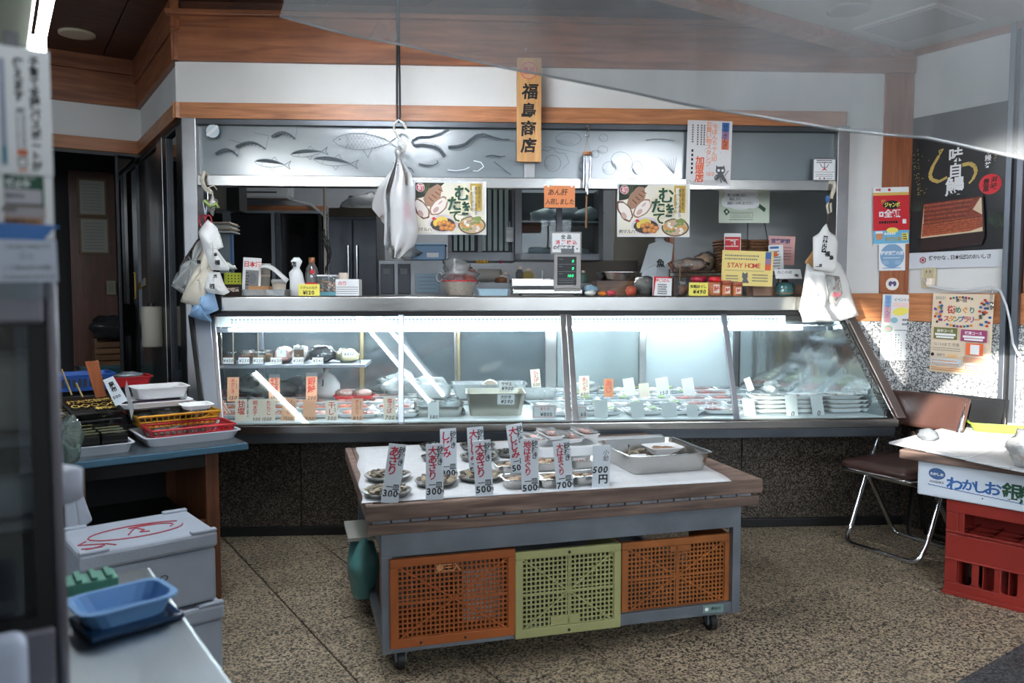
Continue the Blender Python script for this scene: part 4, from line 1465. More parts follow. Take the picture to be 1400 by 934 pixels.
bx('box', g, -w / 2, w / 2, -.04, .04, .003, h, mat('kraft', 'b98a5c', .8))
bx('flap', g, -w / 2, w / 2, -.042, .042, h, h + .003, mat('kraft', 'b98a5c', .8))
g, w, h = place('folded_paper', 'white paper sheet folded over the cups on the counter', 'paper', 352, 394, 362, 384, 0.16)
x, w2, z, h2 = fit(358, 395, 363, 384, .14); g.location = FM.w(x, .14, z)
MB().sheet(lambda a, b: (-w2 * .5 + w2 * a, -b * .07, h2 * (1 - a * a * .8) - b * .02 + .01 * math.sin(a * 5)), 10, 4, M_paper).build('sheet', g, solid=.0015)
g, w, h = place('plastic_bag_roll', 'white plastic bag standing upright with black print beside the bottle', 'bag', 395, 416, 352, 404, 0.12)
MB().lathe([(0, 0), (w * .42, 0), (w * .5, h * .3), (w * .44, h * .6), (w * .2, h * .72), (w * .34, h * .9), (w * .18, h), (0, h * .97)], M_foam, n=16, wob=.15, sy=.6).build('bag', g)
MB().text('店', -.01, h * .82, .03, M_ink, .03, -w * .3).build('print', g)
g, w, h = place('sauce_bottle', 'clear squeeze bottle with red label and brown cap on the counter', 'bottle', 417, 436, 352, 404, 0.16)
M_pet = film('pet_plastic', 'dfe3e3', .2, .12, .05, 'd9dcdc')
MB().lathe([(0, 0), (w * .46, 0), (w * .5, h * .08), (w * .48, h * .4), (w * .5, h * .5), (w * .42, h * .72), (w * .22, h * .82), (w * .2, h * .86), (0, h * .86)], M_pet, n=20).build('bottle', g)
MB().lathe([(0, h * .86), (w * .22, h * .86), (w * .22, h * .99), (w * .18, h), (0, h)], mat('cap_brown', 'a06a44', .5), n=16).build('cap', g)
MB().lathe([(w * .495, h * .12), (w * .505, h * .12), (w * .505, h * .34), (w * .495, h * .34)], M_redp, n=20).build('label_band', g)
MB().cyl((w * .12, -w * .47, h * .62), (w * .12, -w * .49, h * .62), w * .17, M_redp, 14).build('seal', g)
c = Card('price_card', 'yellow card reading うずらの玉子 ¥120 at the front of the counter', 'price card', FM, 408, 389, 437, 405, -0.02, M_yel, z=ZCT)
c.text('うずらの玉子', 422, 394, 4, M_ink, .01).text('¥120', 422, 400.5, 7, M_ink, .04).done()
g, w, h = place('clear_box', 'clear box of small orange snacks with teal base on the counter', 'box', 436, 462, 376, 404, 0.14)
bx('base', g, -w / 2, w / 2, -.05, .05, 0, h * .18, mat('teal_box', '5b93a0', .5)); bx('lid', g, -w / 2 - .002, w / 2 + .002, -.052, .052, h * .93, h, M_foam)
m = MB()
for k in range(30):
    m.ball((random.uniform(-w * .4, w * .4), random.uniform(-.04, .04), h * .22 + random.uniform(0, h * .5)), (.007, .006, .006), mat('snack_orange', 'c98a62', .6), 8, 5)
m.build('snacks', g, kind='stuff'); bx('walls', g, -w / 2, w / 2, -.05, .05, h * .18, h * .93, M_film)
g, w, h = place('plastic_basket', 'white perforated plastic basket of packets on the counter', 'basket', 461, 493, 382, 404, 0.14)
for a, b, c_, d in ((-w / 2, w / 2, -.06, -.056), (-w / 2, w / 2, .056, .06), (-w / 2, -w / 2 + .004, -.06, .06), (w / 2 - .004, w / 2, -.06, .06)):
    bx('side_panel', g, a, b, c_, d, 0, h, M_foam)
m = MB()
for i in range(13):
    for j in range(4):
        m.box(-w * .44 + i * w * .07, -w * .44 + i * w * .07 + .006, -.0608, -.06, h * .1 + j * h * .13, h * .1 + j * h * .13 + .005, M_inkg)
m.build('slots', g, kind='stuff'); m = MB(); m.text('のり', -w * .2, h * .75, .025, M_mark, .02, -.061); m.build('print', g)
g, w, h = place('small_tin', 'small beige tin behind the white perforated basket', 'tin', 463, 476, 374, 384, 0.3)
MB().lathe([(0, 0), (w * .5, 0), (w * .5, h), (w * .45, h + .004), (0, h + .004)], M_cream, n=18).build('tin', g)
# colander with plastic wrapped herbs
g, w, h = place('colander_bowl', 'pale plastic colander bowl with red rim on the counter', 'bowl', 604, 653, 384, 404, 0.2)
MB().lathe([(0, 0), (w * .3, 0), (w * .34, .004), (w * .48, h * .9), (w * .5, h * .95), (w * .48, h), (w * .46, h * .92), (w * .32, .008), (0, .008)], mat('colander', 'b7ada0', .5, var=.2, vscale=80), n=26).build('bowl', g)
MB().lathe([(w * .47, h * .95), (w * .51, h * .95), (w * .51, h * 1.02), (w * .47, h * 1.02)], M_redp, n=26).build('rim', g)
g = thing('plastic_bag', 'crumpled clear plastic bag heaped on the colander bowl', 'bag', FM, fit(608, 650, 352, 385, .2)[0], 0.2, ZCT + h * .9)
MB().ball((-.01, 0, .05), (.09, .06, .06), M_filmw, 18, 12, .9, 4).ball((-.03, 0, .105), (.06, .04, .03), M_filmw, 14, 10, .9, 6).build('bag', g)
g = thing('herb_bundle', 'dull reddish herbs inside the bag on the colander', 'herbs', FM, fit(625, 650, 365, 385, .2)[0], 0.21, ZCT + h * .9)
MB().ball((0, 0, .04), (.06, .05, .045), mat('reddish_herb', '8a6258', .8, var=.4, vscale=60), 14, 10, .8, 14).build('herbs', g)
g, w, h = place('blue_tray', 'pale blue plastic tray beside the colander', 'tray', 652, 696, 396, 404, 0.2)
MB().tray(w, .18, .04, mat('pale_blue', '9fbccb', .5), .9, .003, .004).build('tray', g)
# scale
g, w, h = place('price_scale', 'white and steel electronic weighing scale with upright price display', 'scale', 698, 796, 382, 404, 0.22)
bx('platform', g, -w / 2, w * .12, -.1, .14, h * .55, h, M_steel, .004); bx('body', g, -w * .49, w * .47, -.11, .13, .008, h * .42, M_steel, .006)
for q in (-.4, .36):
    bx('foot', g, w * q, w * q + .02, -.1, -.08, 0, .009, M_black)
c = Card('x', 'x', 'x', FM, 758, 348, 794, 398, 0.10, mat('scale_grey', '9a9692', .4), thick=.035)
c.rect(762, 351, 788, 394, M_black)
Mled = glow('led_green', '35e08a', 1.6)
for i, (t, yy, px) in enumerate((('0', 357, 783), ('0', 367, 783), ('100', 377, 780))):
    c.rect(763, yy + 4, 787, yy + 4.6, M_inkg).text(t, px, yy, 5.2, Mled, .03, slant=.15).lines(764, yy - 3, 770, 1, 3, 1, M_inkg)
c.lines(764, 383, 786, 3, 3, 1, M_inkg)
o = c.done('screen'); o.name = 'display_head'
loc = Matrix.Rotation(-g.rotation_euler.z, 3, 'Z') @ (o.location - g.location)
for k_ in ('category', 'group', 'label'):
    if k_ in o: del o[k_]
o.parent = g; o.location = loc; o.rotation_euler = (0, 0, 0)
kx = loc.x
m = MB(); m.box(kx - .07, kx + .07, -.13, -.08, h * .42, h * .62, mat('scale_grey', '', .4)); m.build('keypad', g, .003)
m = MB()
for i in range(6):
    m.box(kx - .06 + i * .02, kx - .046 + i * .02, -.12, -.1, h * .62, h * .65, M_paper)
m.build('keys', g)
MB().cyl((-w * .13 + .03, 0, h * .5), (-w * .13 + .03, 0, h * .5 + .1), .004, M_chrome).build('pole', g)
c = Card('price_sign', 'white framed sign reading 全品消費税込の価格です above the scale', 'sign', FM, 753, 317, 795, 347, 0.12, mat('sign_frame', '8f8d8a', .5), thick=.006)
c.rect(755, 319, 793, 345, M_paper).text('全 品', 774, 324, 6, M_ink, .04).text('消 費 税 込', 774, 331.5, 6, M_redp, .04, sx=.95).text('の価格です。', 774, 338.5, 6, M_ink, .04).rect(767, 340, 785, 347, M_inkg).done()
# tins, chopstick wraps between scale and packets
for i, (a, b, c_, d, m, lb, nm) in enumerate(((812, 866, 384, 404, wood('tray_wood', '3c2416', '6b4a30', (2, 9, 9)), 'brown wooden box behind the counter right of the scale', 'wooden_box'), (797, 816, 390, 404, M_blue, 'small blue patterned packet beside the scale', 'food_packet'))):
    g, w, h = place(nm, lb, 'box' if i == 0 else 'packet', a, b, c_, d, 0.4 if i == 0 else 0.15)
    if i == 0:
        bx('front_board', g, -w / 2, w / 2, -.1, -.09, 0, h, m); bx('back_board', g, -w / 2, w / 2, .09, .1, 0, h, m); bx('side_board', g, -w / 2, -w / 2 + .01, -.09, .09, 0, h, m); bx('side_board', g, w / 2 - .01, w / 2, -.09, .09, 0, h, m)
    else:
        MB().ball((0, 0, h * .5), (w * .5, .03, h * .5), mat('blue_packet', '7fa0b4', .4), 14, 8, .5, 3).build('packet', g)
for i, (a, b, c_, d, cc, lb) in enumerate(((818, 830, 397, 404, 'c9742e', 'small orange candy packet on the counter right of the scale'), (829, 842, 396, 404, 'b73a4a', 'small pink candy packet next to the orange one'), (800, 815, 396, 404, 'd8d8d0', 'small white packet in front of the blue packet'), (855, 870, 390, 404, 'a6452e', 'small rust-red packet near the snack bags'))):
    g, w, h = place('food_packet', lb, 'packet', a, b, c_, d, 0.1)
    MB().ball((0, 0, h * .45), (w * .5, .02, h * .45), mat('packet' + cc, cc, .4), 12, 8, .4, i).build('packet', g)
g, w, h = place('steel_pan', 'shallow oval steel pan on the wooden box', 'pan', 818, 870, 372, 385, 0.4, base=1)
g.location = FM.w(fit(818, 870, 372, 385, .4)[0], 0.4, fit(818, 870, 372, 384, .4)[2])
MB().tray(w, .2, h * .9, M_steel, .85, .002, .006, .05).build('pan', g)
g, w, h = place('snack_bag', 'clear bag of grey dried fish beside the white booklet', 'bag', 866, 896, 380, 404, 0.14)
MB().ball((0, 0, h * .45), (w * .5, .04, h * .5), mat('dried_fish', '6d665c', .6, var=.5, vscale=70), 14, 10, .6, 3).build('contents', g)
MB().ball((0, 0, h * .5), (w * .54, .045, h * .54), M_film, 14, 10, .6, 3).build('bag', g)
c = Card('paper_booklet', 'white printed card with red edge standing on the counter', 'card', FM, 893, 378, 918, 404, 0.05, M_paper, roll=.03, z=ZCT, thick=.02)
c.rect(893, 378, 918, 380, M_redp).text('特ごはん', 905, 383, 5, M_mark, .02).lines(899, 388, 913, 5, 3, 2, M_inkg).poly([(893, 380), (896, 380), (894, 404), (893, 404)], M_redp).done()
# wire rack with wicker basket
g, w, h = place('wire_rack', 'small bronze wire shelf rack carrying the baskets on the counter', 'rack', 922, 1056, 372, 404, 0.3)
M_wire = mat('bronze_wire', '6b5137', .4, .7)
for q in (-w / 2, w / 2 - .01):
    for yy in (-.12, .12):
        MB().cyl((q, yy, 0), (q, yy, h + .02), .005, M_wire).build('leg', g)
for yy in (-.12, .12):
    MB().cyl((-w / 2, yy, h), (w / 2, yy, h), .003, M_wire).cyl((-w / 2, yy, h - .025), (w / 2, yy, h - .025), .003, M_wire).build('rail', g)
m = MB(); n = 26
m.tube([(-w / 2 + w * k / n, -.12, h - (.025 if k % 2 else 0)) for k in range(n + 1)], .002, M_wire, 5); m.build('lattice', g)
m = MB()
for k in range(14):
    m.cyl((-w / 2 + w * k / 13, -.12, h), (-w / 2 + w * k / 13, .12, h), .002, M_wire, 5)
m.build('shelf_wires', g)
RZ = ZCT + h + .003
def wicker(name, label, a, b, c_, d, y, tilt=0):
    x, w, z, h = fit(a, b, c_, d, y)
    g = thing(name, label, 'basket', FM, x, y, RZ)
    M_w = mat('wicker', '6a4426', .6, var=.4, vscale=70)
    n = 11
    for k in range(n):
        q = k / (n - 1)
        sx_ = w / 2 * (.82 + .18 * q); sy_ = .09 * (.85 + .15 * q)
        zz = h * q * .97 + .004
        m = MB(); m.tube([(sx_ * (math.copysign(abs(math.cos(t)) ** .5, math.cos(t))), sy_ * (math.copysign(abs(math.sin(t)) ** .5, math.sin(t))), zz + .002 * math.sin(12 * t + k * PI)) for t in [2 * PI * i / 28 for i in range(29)]], h / n * .62, M_w, 6)
        m.build('woven_band', g)
    return g


wicker('wicker_basket', 'left dark wicker basket on the wire rack behind the stay home card', 979, 1016, 331, 372, 0.3)
wicker('wicker_basket', 'right rounded wicker basket on the wire rack beside the pink card', 1016, 1045, 329, 370, 0.34)
for a, b in ((1021, 1021), (1047, 1052)):
    pass
g = thing('easel_stand', 'thin black wire easel holding the pale green notice', 'stand', FM, FM.hit(1036, 330, .25).x, .25, RZ)
z0_ = FM.hit(1036, 300, .25).z - RZ; sxx = FM.hit(1037, 330, .25).x - FM.hit(1036, 330, .25).x
MB().tube([(-14 * sxx, 0, 0), (-14 * sxx, 0, z0_)], .003, M_black).build('leg', g)
MB().tube([(22 * sxx, 0, 0), (8 * sxx, 0, z0_)], .003, M_black).build('leg', g)
softpack('snack_bag', 'clear bag of pinkish dried squid on the left of the wire rack', 922, 968, 357, 374, mat('dried_squid', 'b59a8c', .6, var=.3, vscale=60), None, .25, RZ, 'bag')
softpack('snack_bag', 'tan paper wrapped packet on the wire rack behind the dried squid', 950, 978, 345, 370, mat('tan_wrap', 'a58a70', .7), None, .36, RZ, 'bag')
c = Card('leaflet', 'white holder of red leaflets in front of the left wicker basket', 'leaflet', FM, 990, 319, 1013, 343, 0.2, M_paper)
c.rect(991, 324, 1012, 343, M_redp).text('割', 1002, 332, 7, M_paper, .03).lines(992, 327, 1011, 2, 9, 1.5, M_cream).rect(990, 319, 1013, 324, M_foam).text('PayPay'[:0] or '', 1000, 322, 3, M_mark).done()
c = Card('stay_home_card', 'yellow card with red STAY HOME lettering leaning on the rack', 'card', FM, 986, 344, 1056, 392, 0.12, mat('warm_yellow', 'f2dc8c', .7), roll=0.03, z=FM.hit(1020, 391, .12).z)
c.rect(1045, 345, 1053, 354, M_blue).rect(1045, 354, 1053, 362, mat('dusk', '9a7a9c', .6)).rect(1045, 362, 1053, 370, M_orange).lines(990, 350, 1036, 2, 4.5, 2, M_inkg, .5).text('STAY HOME', 1016, 364, 8.5, M_mark, .015)
c.rect(990, 371, 1044, 371.5, M_inkg).oval(1018, 379, 4, 4, M_inkg).poly([(1014, 377), (1015, 373), (1018, 376), (1021, 373), (1022, 377)], M_inkg).poly([(1016, 382), (1021, 382), (1024, 388), (1014, 388)], M_inkg).lines(992, 378, 1010, 3, 4, 1.4, M_inkg).lines(1028, 376, 1050, 3, 4, 1.4, M_inkg).done()
c = Card('pink_leaflet', 'pink leaflet with purple heading behind the stay home card', 'leaflet', FM, 1050, 323, 1086, 362, 0.26, mat('pink_paper', 'd9a5a0', .7), roll=.03)
c.text('BBbrentgkk'[:0] + '営業時間', 1066, 330, 6.5, mat('purple_ink', '4a4a78', .6), .05).lines(1056, 338, 1082, 5, 4, 1, M_inkg).done()
c = Card('folded_leaflet', 'white leaflet with blue and red print in front of the pink one', 'leaflet', FM, 1052, 335, 1072, 372, 0.2, M_paper, roll=-.05)
c.rect(1054, 337, 1066, 340, M_blue).lines(1054, 343, 1068, 6, 4, 1.6, M_inkg).poly([(1055, 346), (1063, 344), (1065, 350), (1056, 351)], M_orange).done()
c = Card('business_card_holder', 'clear holder of white cards to the right of the stay home card', 'card', FM, 1061, 366, 1097, 381, 0.1, M_paper, lean=-.5)
c.text('ねこの店', 1074, 371, 5, M_inkg, .01, slant=.3).oval(1090, 376, 3, 2.5, M_inkg).done()
# tea pot
g, w, h = place('teal_teapot', 'small teal glazed lidded pot with brown band under the card holder', 'pot', 1060, 1086, 384, 404, 0.18)
M_teal = mat('teal_glaze', '3e6a6c', .2, var=.4, vscale=30, coat=.5)
MB().lathe([(0, 0), (w * .38, 0), (w * .48, h * .2), (w * .5, h * .55), (w * .42, h * .85), (w * .2, h * .9), (0, h * .9)], M_teal, n=22).build('body', g)
MB().lathe([(0, h * .9), (w * .16, h * .9), (w * .18, h * 1.0), (w * .1, h * 1.1), (0, h * 1.12)], mat('lid_brown', '3b2a20', .3), n=18).build('lid', g)
MB().lathe([(w * .37, 0.002), (w * .47, h * .16), (w * .46, h * .18), (w * .36, .006)], mat('band_brown', '7c4c2c', .3), n=22).build('band', g)
g, w, h = place('long_wooden_tray', 'pale reddish wooden tray on the counter behind the teal pot', 'tray', 1024, 1096, 389, 404, 0.3)
MB().tray(w, .12, h * .9, wood('rosy_wood', 'a8806a', 'c9a792', (1, 8, 8)), .98, .004, .002, .01).build('tray', g)
for i, (a, b, c_, lb) in enumerate(((968, 986, 379, 'left salmon flake jar with red lid beside the yellow price card'), (985, 1000, 384, 'middle salmon flake jar under the stay home card'), (1000, 1015, 386, 'right salmon flake jar under the stay home card'))):
    g, w, h = place('salmon_jar', lb, 'jar', a, b, c_, 404, 0.06, group='salmon flake jars on the counter')
    MB().lathe([(0, 0), (w * .44, 0), (w * .46, h * .1), (w * .46, h * .66), (w * .36, h * .74), (0, h * .74)], mat('salmon_flake', 'd08256', .4, var=.3, vscale=70), n=20).build('jar', g)
    MB().lathe([(0, h * .74), (w * .46, h * .74), (w * .46, h), (w * .4, h * 1.02), (0, h * 1.02)], M_redp if i == 0 else mat('lid_salmon', 'b3614a', .4), n=20).build('lid', g)
    m = MB(); m.box(-w * .22, w * .22, -w * .475, -w * .46, h * .15, h * .6, M_cream); m.text('鮭', 0, h * .38, h * .3, M_mark, .02, -w * .478); m.build('sticker', g)
g, w, h = place('red_jar', 'dark red topped jar behind the yellow salmon price card', 'jar', 944, 966, 378, 404, 0.2)
MB().lathe([(0, 0), (w * .44, 0), (w * .46, h * .7), (0, h * .7)], M_inkg, n=20).build('jar', g)
MB().lathe([(0, h * .7), (w * .5, h * .7), (w * .5, h), (0, h)], mat('lid_red', 'a3213a', .4), n=20).build('lid', g)
c = Card('price_card', 'yellow card reading 鮭ほぐし ¥490 in front of the jars', 'price card', FM, 942, 387, 968, 405, -0.02, M_yel, z=ZCT)
c.text('鮭粗ほぐし', 955, 392.5, 4.5, M_ink, .03).text('¥490', 956, 399.5, 7, M_ink, .04, slant=.15).done()
for i, (a, b) in enumerate(((926, 941),)):
    g, w, h = place('spice_jar', 'small brown round jar left of the yellow salmon price card', 'jar', a, b, 385, 404, 0.12)
    MB().ball((0, 0, h * .4), (w * .5, w * .5, h * .4), mat('brown_pickle', '6d5245', .4), 14, 10).build('jar', g)
    MB().lathe([(0, h * .75), (w * .3, h * .75), (w * .3, h), (0, h)], M_inkg, n=14).build('lid', g)
# ================================================================ kitchen behind the counter
def kp(a, b, c, d, y):
    x, w, z, h = fit(a, b, c, d, y)
    return x - w / 2, x + w / 2, z, z + h


M_kst = steel('kitchen_steel', '3f4145', 0.35, (20, 20, 1))
M_kst2 = steel('kitchen_steel_mid', '77797c', 0.35, (20, 20, 1))
# rear wall trim and aluminium windows
KW = KD - 0.05
w3 = struct('window_3', FM)
x0, x1, z0, z1 = kp(240, 447, 281, 291, KW); bx('lintel', w3, x0, x1, KW, KW + .04, z0, z1, M_beam)
for a, b, c, d, m in ((296, 450, 288, 292, M_aluL), (306, 316, 290, 404, M_aluL), (372, 377, 290, 404, M_aluL), (378, 384, 290, 404, M_alu), (436, 440, 292, 404, M_inkk)):
    x0, x1, z0, z1 = kp(a, b, c, d, KW - .02); bx('frame_bar', w3, x0, x1, KW - .04, KW + .02, z0, z1, m)
for a, b in ((240, 307), (315, 373), (383, 437), (440, 448)):
    x0, x1, z0, z1 = kp(a, b, 292, 406, KW); bx('pane', w3, x0, x1, KW, KW + .006, z0, z1, mat('night_glass', '0d0e10', .08))
# air conditioner
x0, x1, z0, z1 = kp(322, 394, 240, 270, KW - .25)
g = thing('air_conditioner', 'white wall mounted air conditioner at the rear left of the kitchen', 'air conditioner', FM, (x0 + x1) / 2, KW - .02, z0)
w = (x1 - x0) / 2; h = z1 - z0
MB().prism([(-w, 0.02), (-w + .02, 0), (w - .02, 0), (w, .02), (w, h), (-w, h)], -.22, 0, mat('ac_white', 'c6cbd0', .4)).build('body', g, .01)
bx('vent', g, -w * .9, w * .55, -.225, -.2, h * .22, h * .28, M_ink); bx('flap', g, -w * .95, w * .95, -.222, -.1, -.004, .012, mat('ac_flap', 'aeb4ba', .4))
g = thing('wall_cable', 'white cable sagging along the rear wall from the air conditioner', 'cable', FM, 0, KW - .03, 0)
p = [FM.hit(a, b, KW - .03) for a, b in ((392, 272), (410, 277), (425, 280), (437, 290), (446, 297))]
MB().tube([(q.x, 0, q.z) for q in p], .012, mat('cable_white', 'b9bdc2', .5)).build('cable', g)
# dark screen box and white panel at the left
x0, x1, z0, z1 = kp(310, 327, 252, 288, 1.2)
g = thing('wall_screen', 'black box hanging from the kitchen ceiling at the left', 'screen', FM, (x0 + x1) / 2, 1.2, z0); bx('body', g, -(x1 - x0) / 2, (x1 - x0) / 2, 0, .2, 0, z1 - z0, M_black)
bx('bracket', g, -.02, .02, .08, .12, z1 - z0, 2.62 - z0, M_inkk)
x0, x1, z0, z1 = kp(290, 310, 252, 287, 1.25)
g = thing('white_board', 'pale panel beside the black box at the left of the kitchen', 'board', FM, (x0 + x1) / 2, 1.25, z0); bx('board', g, -(x1 - x0) / 2, (x1 - x0) / 2, 0, .02, 0, z1 - z0, mat('board_grey', '97958e', .6)); bx('hanger', g, -.005, .005, .005, .015, z1 - z0, 2.62 - z0, M_inkk)
# pipe with clipped cables
a = FM.hit(443.5, 254, .8); b = FM.hit(443, 378, .8)
g = thing('grey_pipe', 'vertical pale pipe with black wires hanging behind the counter', 'pipe', FM, a.x, .8, b.z)
MB().cyl((0, 0, 0), (0, 0, 2.62 - b.z), .01, mat('pipe_beige', 'a09a90', .4)).build('pipe', g)
m = MB(); s_ = .0048
for k in range(4):
    m.tube([(0, -.02, .30), (-.03 + .01 * k, -.03, .27), (-.02 + .015 * k, -.03, .23), (.01 + .012 * k, -.03, .18 - .01 * k), (.03, -.03, .1), (.0, -.02, .02 + .01 * k)], .004, M_black, 6)
m.build('cables', g)
# shelf of papers and blue folder
x0, x1, z0, z1 = kp(291, 322, 305, 319, .6)
g = thing('paper_stack', 'stack of papers on a bracket shelf at the left of the opening', 'papers', FM, (x0 + x1) / 2, .6, z0)
for k in range(6):
    bx('sheet', g, -(x1 - x0) / 2 + .01 * (k % 3), (x1 - x0) / 2 - .012 * (k % 2), -.08, .1, k * .011, k * .011 + .008, [M_paper, mat('grey_paper', 'a19c92', .8), M_cream][k % 3])
x0, x1, z0, z1 = kp(300, 318, 320, 374, .6)
g = thing('blue_folder', 'upright blue edged folder standing below the paper stack', 'folder', FM, (x0 + x1) / 2, .6, z0)
bx('folder', g, -(x1 - x0) / 2, (x1 - x0) / 2, 0, .03, 0, z1 - z0, mat('folder_grey', '8b979c', .5)); bx('edge', g, (x1 - x0) / 2 - .012, (x1 - x0) / 2, -.005, .035, 0, z1 - z0, M_blue)
# tall dark refrigerator
x0, x1, z0, z1 = kp(450, 515, 296, 410, 1.2)
g = thing('kitchen_refrigerator', 'tall dark steel refrigerator behind the hanging plastic bag', 'refrigerator', FM, (x0 + x1) / 2, 1.2, 0)
w = (x1 - x0) / 2
bx('body', g, -w, w, .02, .6, 0.05, z1, M_kst); bx('door', g, -w, -.003, 0, .02, .1, z1 - .02, M_kst, .004); bx('door', g, .003, w, 0, .02, .1, z1 - .02, M_kst, .004)
for q in (-.03, .03):
    MB().cyl((q, -.02, z0 + .15), (q, -.02, z1 - .2), .008, M_chrome).build('handle', g)
g = thing('refrigerator_boxes', 'flattened cardboard and bags piled on the dark refrigerator', 'boxes', FM, (x0 + x1) / 2, 1.4, z1)
bx('carton', g, -.18, .16, -.1, .2, 0, .07, mat('dim_card', '5a5046', .8)); MB().ball((.05, 0, .12), (.14, .1, .06), M_filmw, 14, 8, .8, 5).build('wrap', g)
# steel cabinets low centre
x0, x1, z0, z1 = kp(518, 612, 356, 410, .9)
g = thing('steel_cabinet', 'low dark steel cabinet with two panelled doors behind the counter', 'cabinet', FM, (x0 + x1) / 2, .9, 0)
w = (x1 - x0) / 2
bx('body', g, -w, w, .01, .5, 0, z1, M_kst2)
for i, (a, b) in enumerate(((520, 539), (544, 561))):
    q0, q1, r0, r1 = kp(a, b, 361, 402, .9)
    d = bx('door', g, q0 - (x0 + x1) / 2, q1 - (x0 + x1) / 2, -.01, .01, r0, r1, M_kst, .003)
    cxx = (q0 + q1) / 2 - (x0 + x1) / 2
    bx('label_plate', g, cxx - .025, cxx + .025, -.013, -.01, r1 - .07, r1 - .03, M_inkg)
q0, q1, r0, r1 = kp(568, 600, 374, 400, .86)
c = Card('memo_sheet', 'pale blue memo sheet taped to the low steel cabinet', 'paper', FM, 568, 374, 600, 400, .885, mat('blue_paper', '8ea4b4', .7))
c.lines(572, 379, 596, 4, 5, .8, M_inkg).done()
g = thing('wall_hook', 'white round hook hanging beside the memo sheet', 'hook', FM, FM.hit(601, 380, .86).x, .86, FM.hit(601, 385, .86).z)
MB().tube([(.02 * math.cos(t), 0, .03 + .03 * math.sin(t)) for t in [k * .5 for k in range(13)]], .004, M_foam).build('hook', g)
x0, x1, z0, z1 = kp(562, 609, 333, 356, .95)
g = thing('blue_container', 'light blue plastic container with white label on the steel cabinet', 'container', FM, (x0 + x1) / 2, .95, z0)
bx('box', g, -(x1 - x0) / 2, (x1 - x0) / 2, -.02, .22, 0, (z1 - z0) * .9, mat('container_blue', '7f9fc0', .5), .01); bx('lid', g, -(x1 - x0) / 2 - .006, (x1 - x0) / 2 + .006, -.026, .226, (z1 - z0) * .9, z1 - z0, mat('container_lid', '8fb0cc', .5), .004)
bx('sticker', g, -.01, .07, -.022, -.02, .02, .05, M_paper)
g = thing('plastic_bag', 'white crumpled bags between hanging bag and blue container', 'bag', FM, FM.hit(553, 350, .9).x, .95, z0)
MB().ball((0, 0, .05), (.1, .07, .05), M_filmw, 14, 8, .8, 7).build('bag', g)
# shuttered cupboard
M_slat = mat('slat_pale', '9fb0ac', .5)
def cupboard(name, label, a, b, c, d, y, slats=None):
    x0, x1, z0, z1 = kp(a, b, c, d, y)
    g = thing(name, label, 'cupboard', FM, (x0 + x1) / 2, y, z0)
    return g, (x1 - x0) / 2, z1 - z0


g, w, h = cupboard('slatted_cupboard', 'wall cupboard with pale vertical slats in dark steel frame', 612, 706, 255, 357, 1.0)
bx('body', g, -w, w, .03, .4, 0, h, M_kst); bx('bottom_rail', g, -w, w, -.01, .03, 0, .06, M_kst2); bx('side_rail', g, -w, -w + .03, -.01, .03, .06, h, M_kst2); bx('side_rail', g, w - .03, w, -.01, .03, .06, h, M_kst2); bx('middle_rail', g, -.03, .0, -.01, .03, .06, h, M_kst2)
n = 10
for k in range(n):
    q = -w + .04 + k * (w * 2 - .08) / n
    if -.05 < q < 0.0: continue
    bx('slat', g, q, q + (w * 2 - .08) / n * .62, .0, .02, .07, h, M_slat, .001)
bx('bracket', g, -.01, .01, .2, .22, h, h + .6, M_inkk)
g, w, h = cupboard('glass_cupboard', 'steel framed glass door cupboard of white bags above the scale', 704, 824, 256, 356, .9)
bx('body', g, -w, w, .3, .32, 0, h, M_kst)
bx('bottom_panel', g, -w, w, 0, .3, 0, .02, M_kst2); bx('shelf', g, -w, w, .02, .3, h * .52, h * .52 + .012, M_aluL)
for a, b, c, d in ((-w, -w + .045, 0, h), (w - .03, w, 0, h), (-.02, .02, 0, h), (-w, w, 0, .045)):
    bx('frame_bar', g, a, b, -.02, .01, c, d, M_kst2)
bx('pane', g, -w + .045, -.02, -.005, -.001, .045, h, M_glass); bx('pane', g, .02, w - .03, -.005, -.001, .045, h, M_glass)
for q in (-w, w - .015): bx('side_panel', g, q, q + .015, .01, .3, 0, h, M_kst)
bx('bracket', g, -.01, .01, .2, .22, h, h + .6, M_inkk)
M_fst = mat('dull_foam', 'a9b8bf', .6)
cp = g.location.copy()
for i, (px, py, r, lb) in enumerate(((748, 296, .10, 'white bag on the shelf behind the left cupboard pane'), (770, 292, .12, 'white foam trays bag behind the middle of the glass cupboard'), (800, 292, .11, 'pale blue plastic bag behind the right cupboard pane'), (735, 345, .08, 'white paper bundle at the bottom left of the glass cupboard'), (795, 345, .07, 'white paper bundle at the bottom right of the glass cupboard'))):
    q = FM.hit(px, py, 1.05)
    zb_ = cp.z + (h * .52 + .012 if i < 3 else .02)
    o = tag(MB().ball((0, 0, r * .45), (r, .09, r * .45), M_fst, 14, 8, .7, i).build('bag', loc=FM.w(q.x, 1.06, zb_)), lb, 'bag')
g = thing('hanging_tag', 'white tag hanging on the side of the slatted cupboard', 'tag', FM, FM.hit(697, 330, .95).x, .95, FM.hit(697, 331, .95).z)
bx('tag', g, -.025, .025, 0, .02, 0, .1, M_foam); MB().tube([(0, .01, .1), (.0, .01, .14)], .003, M_foam).build('string', g)
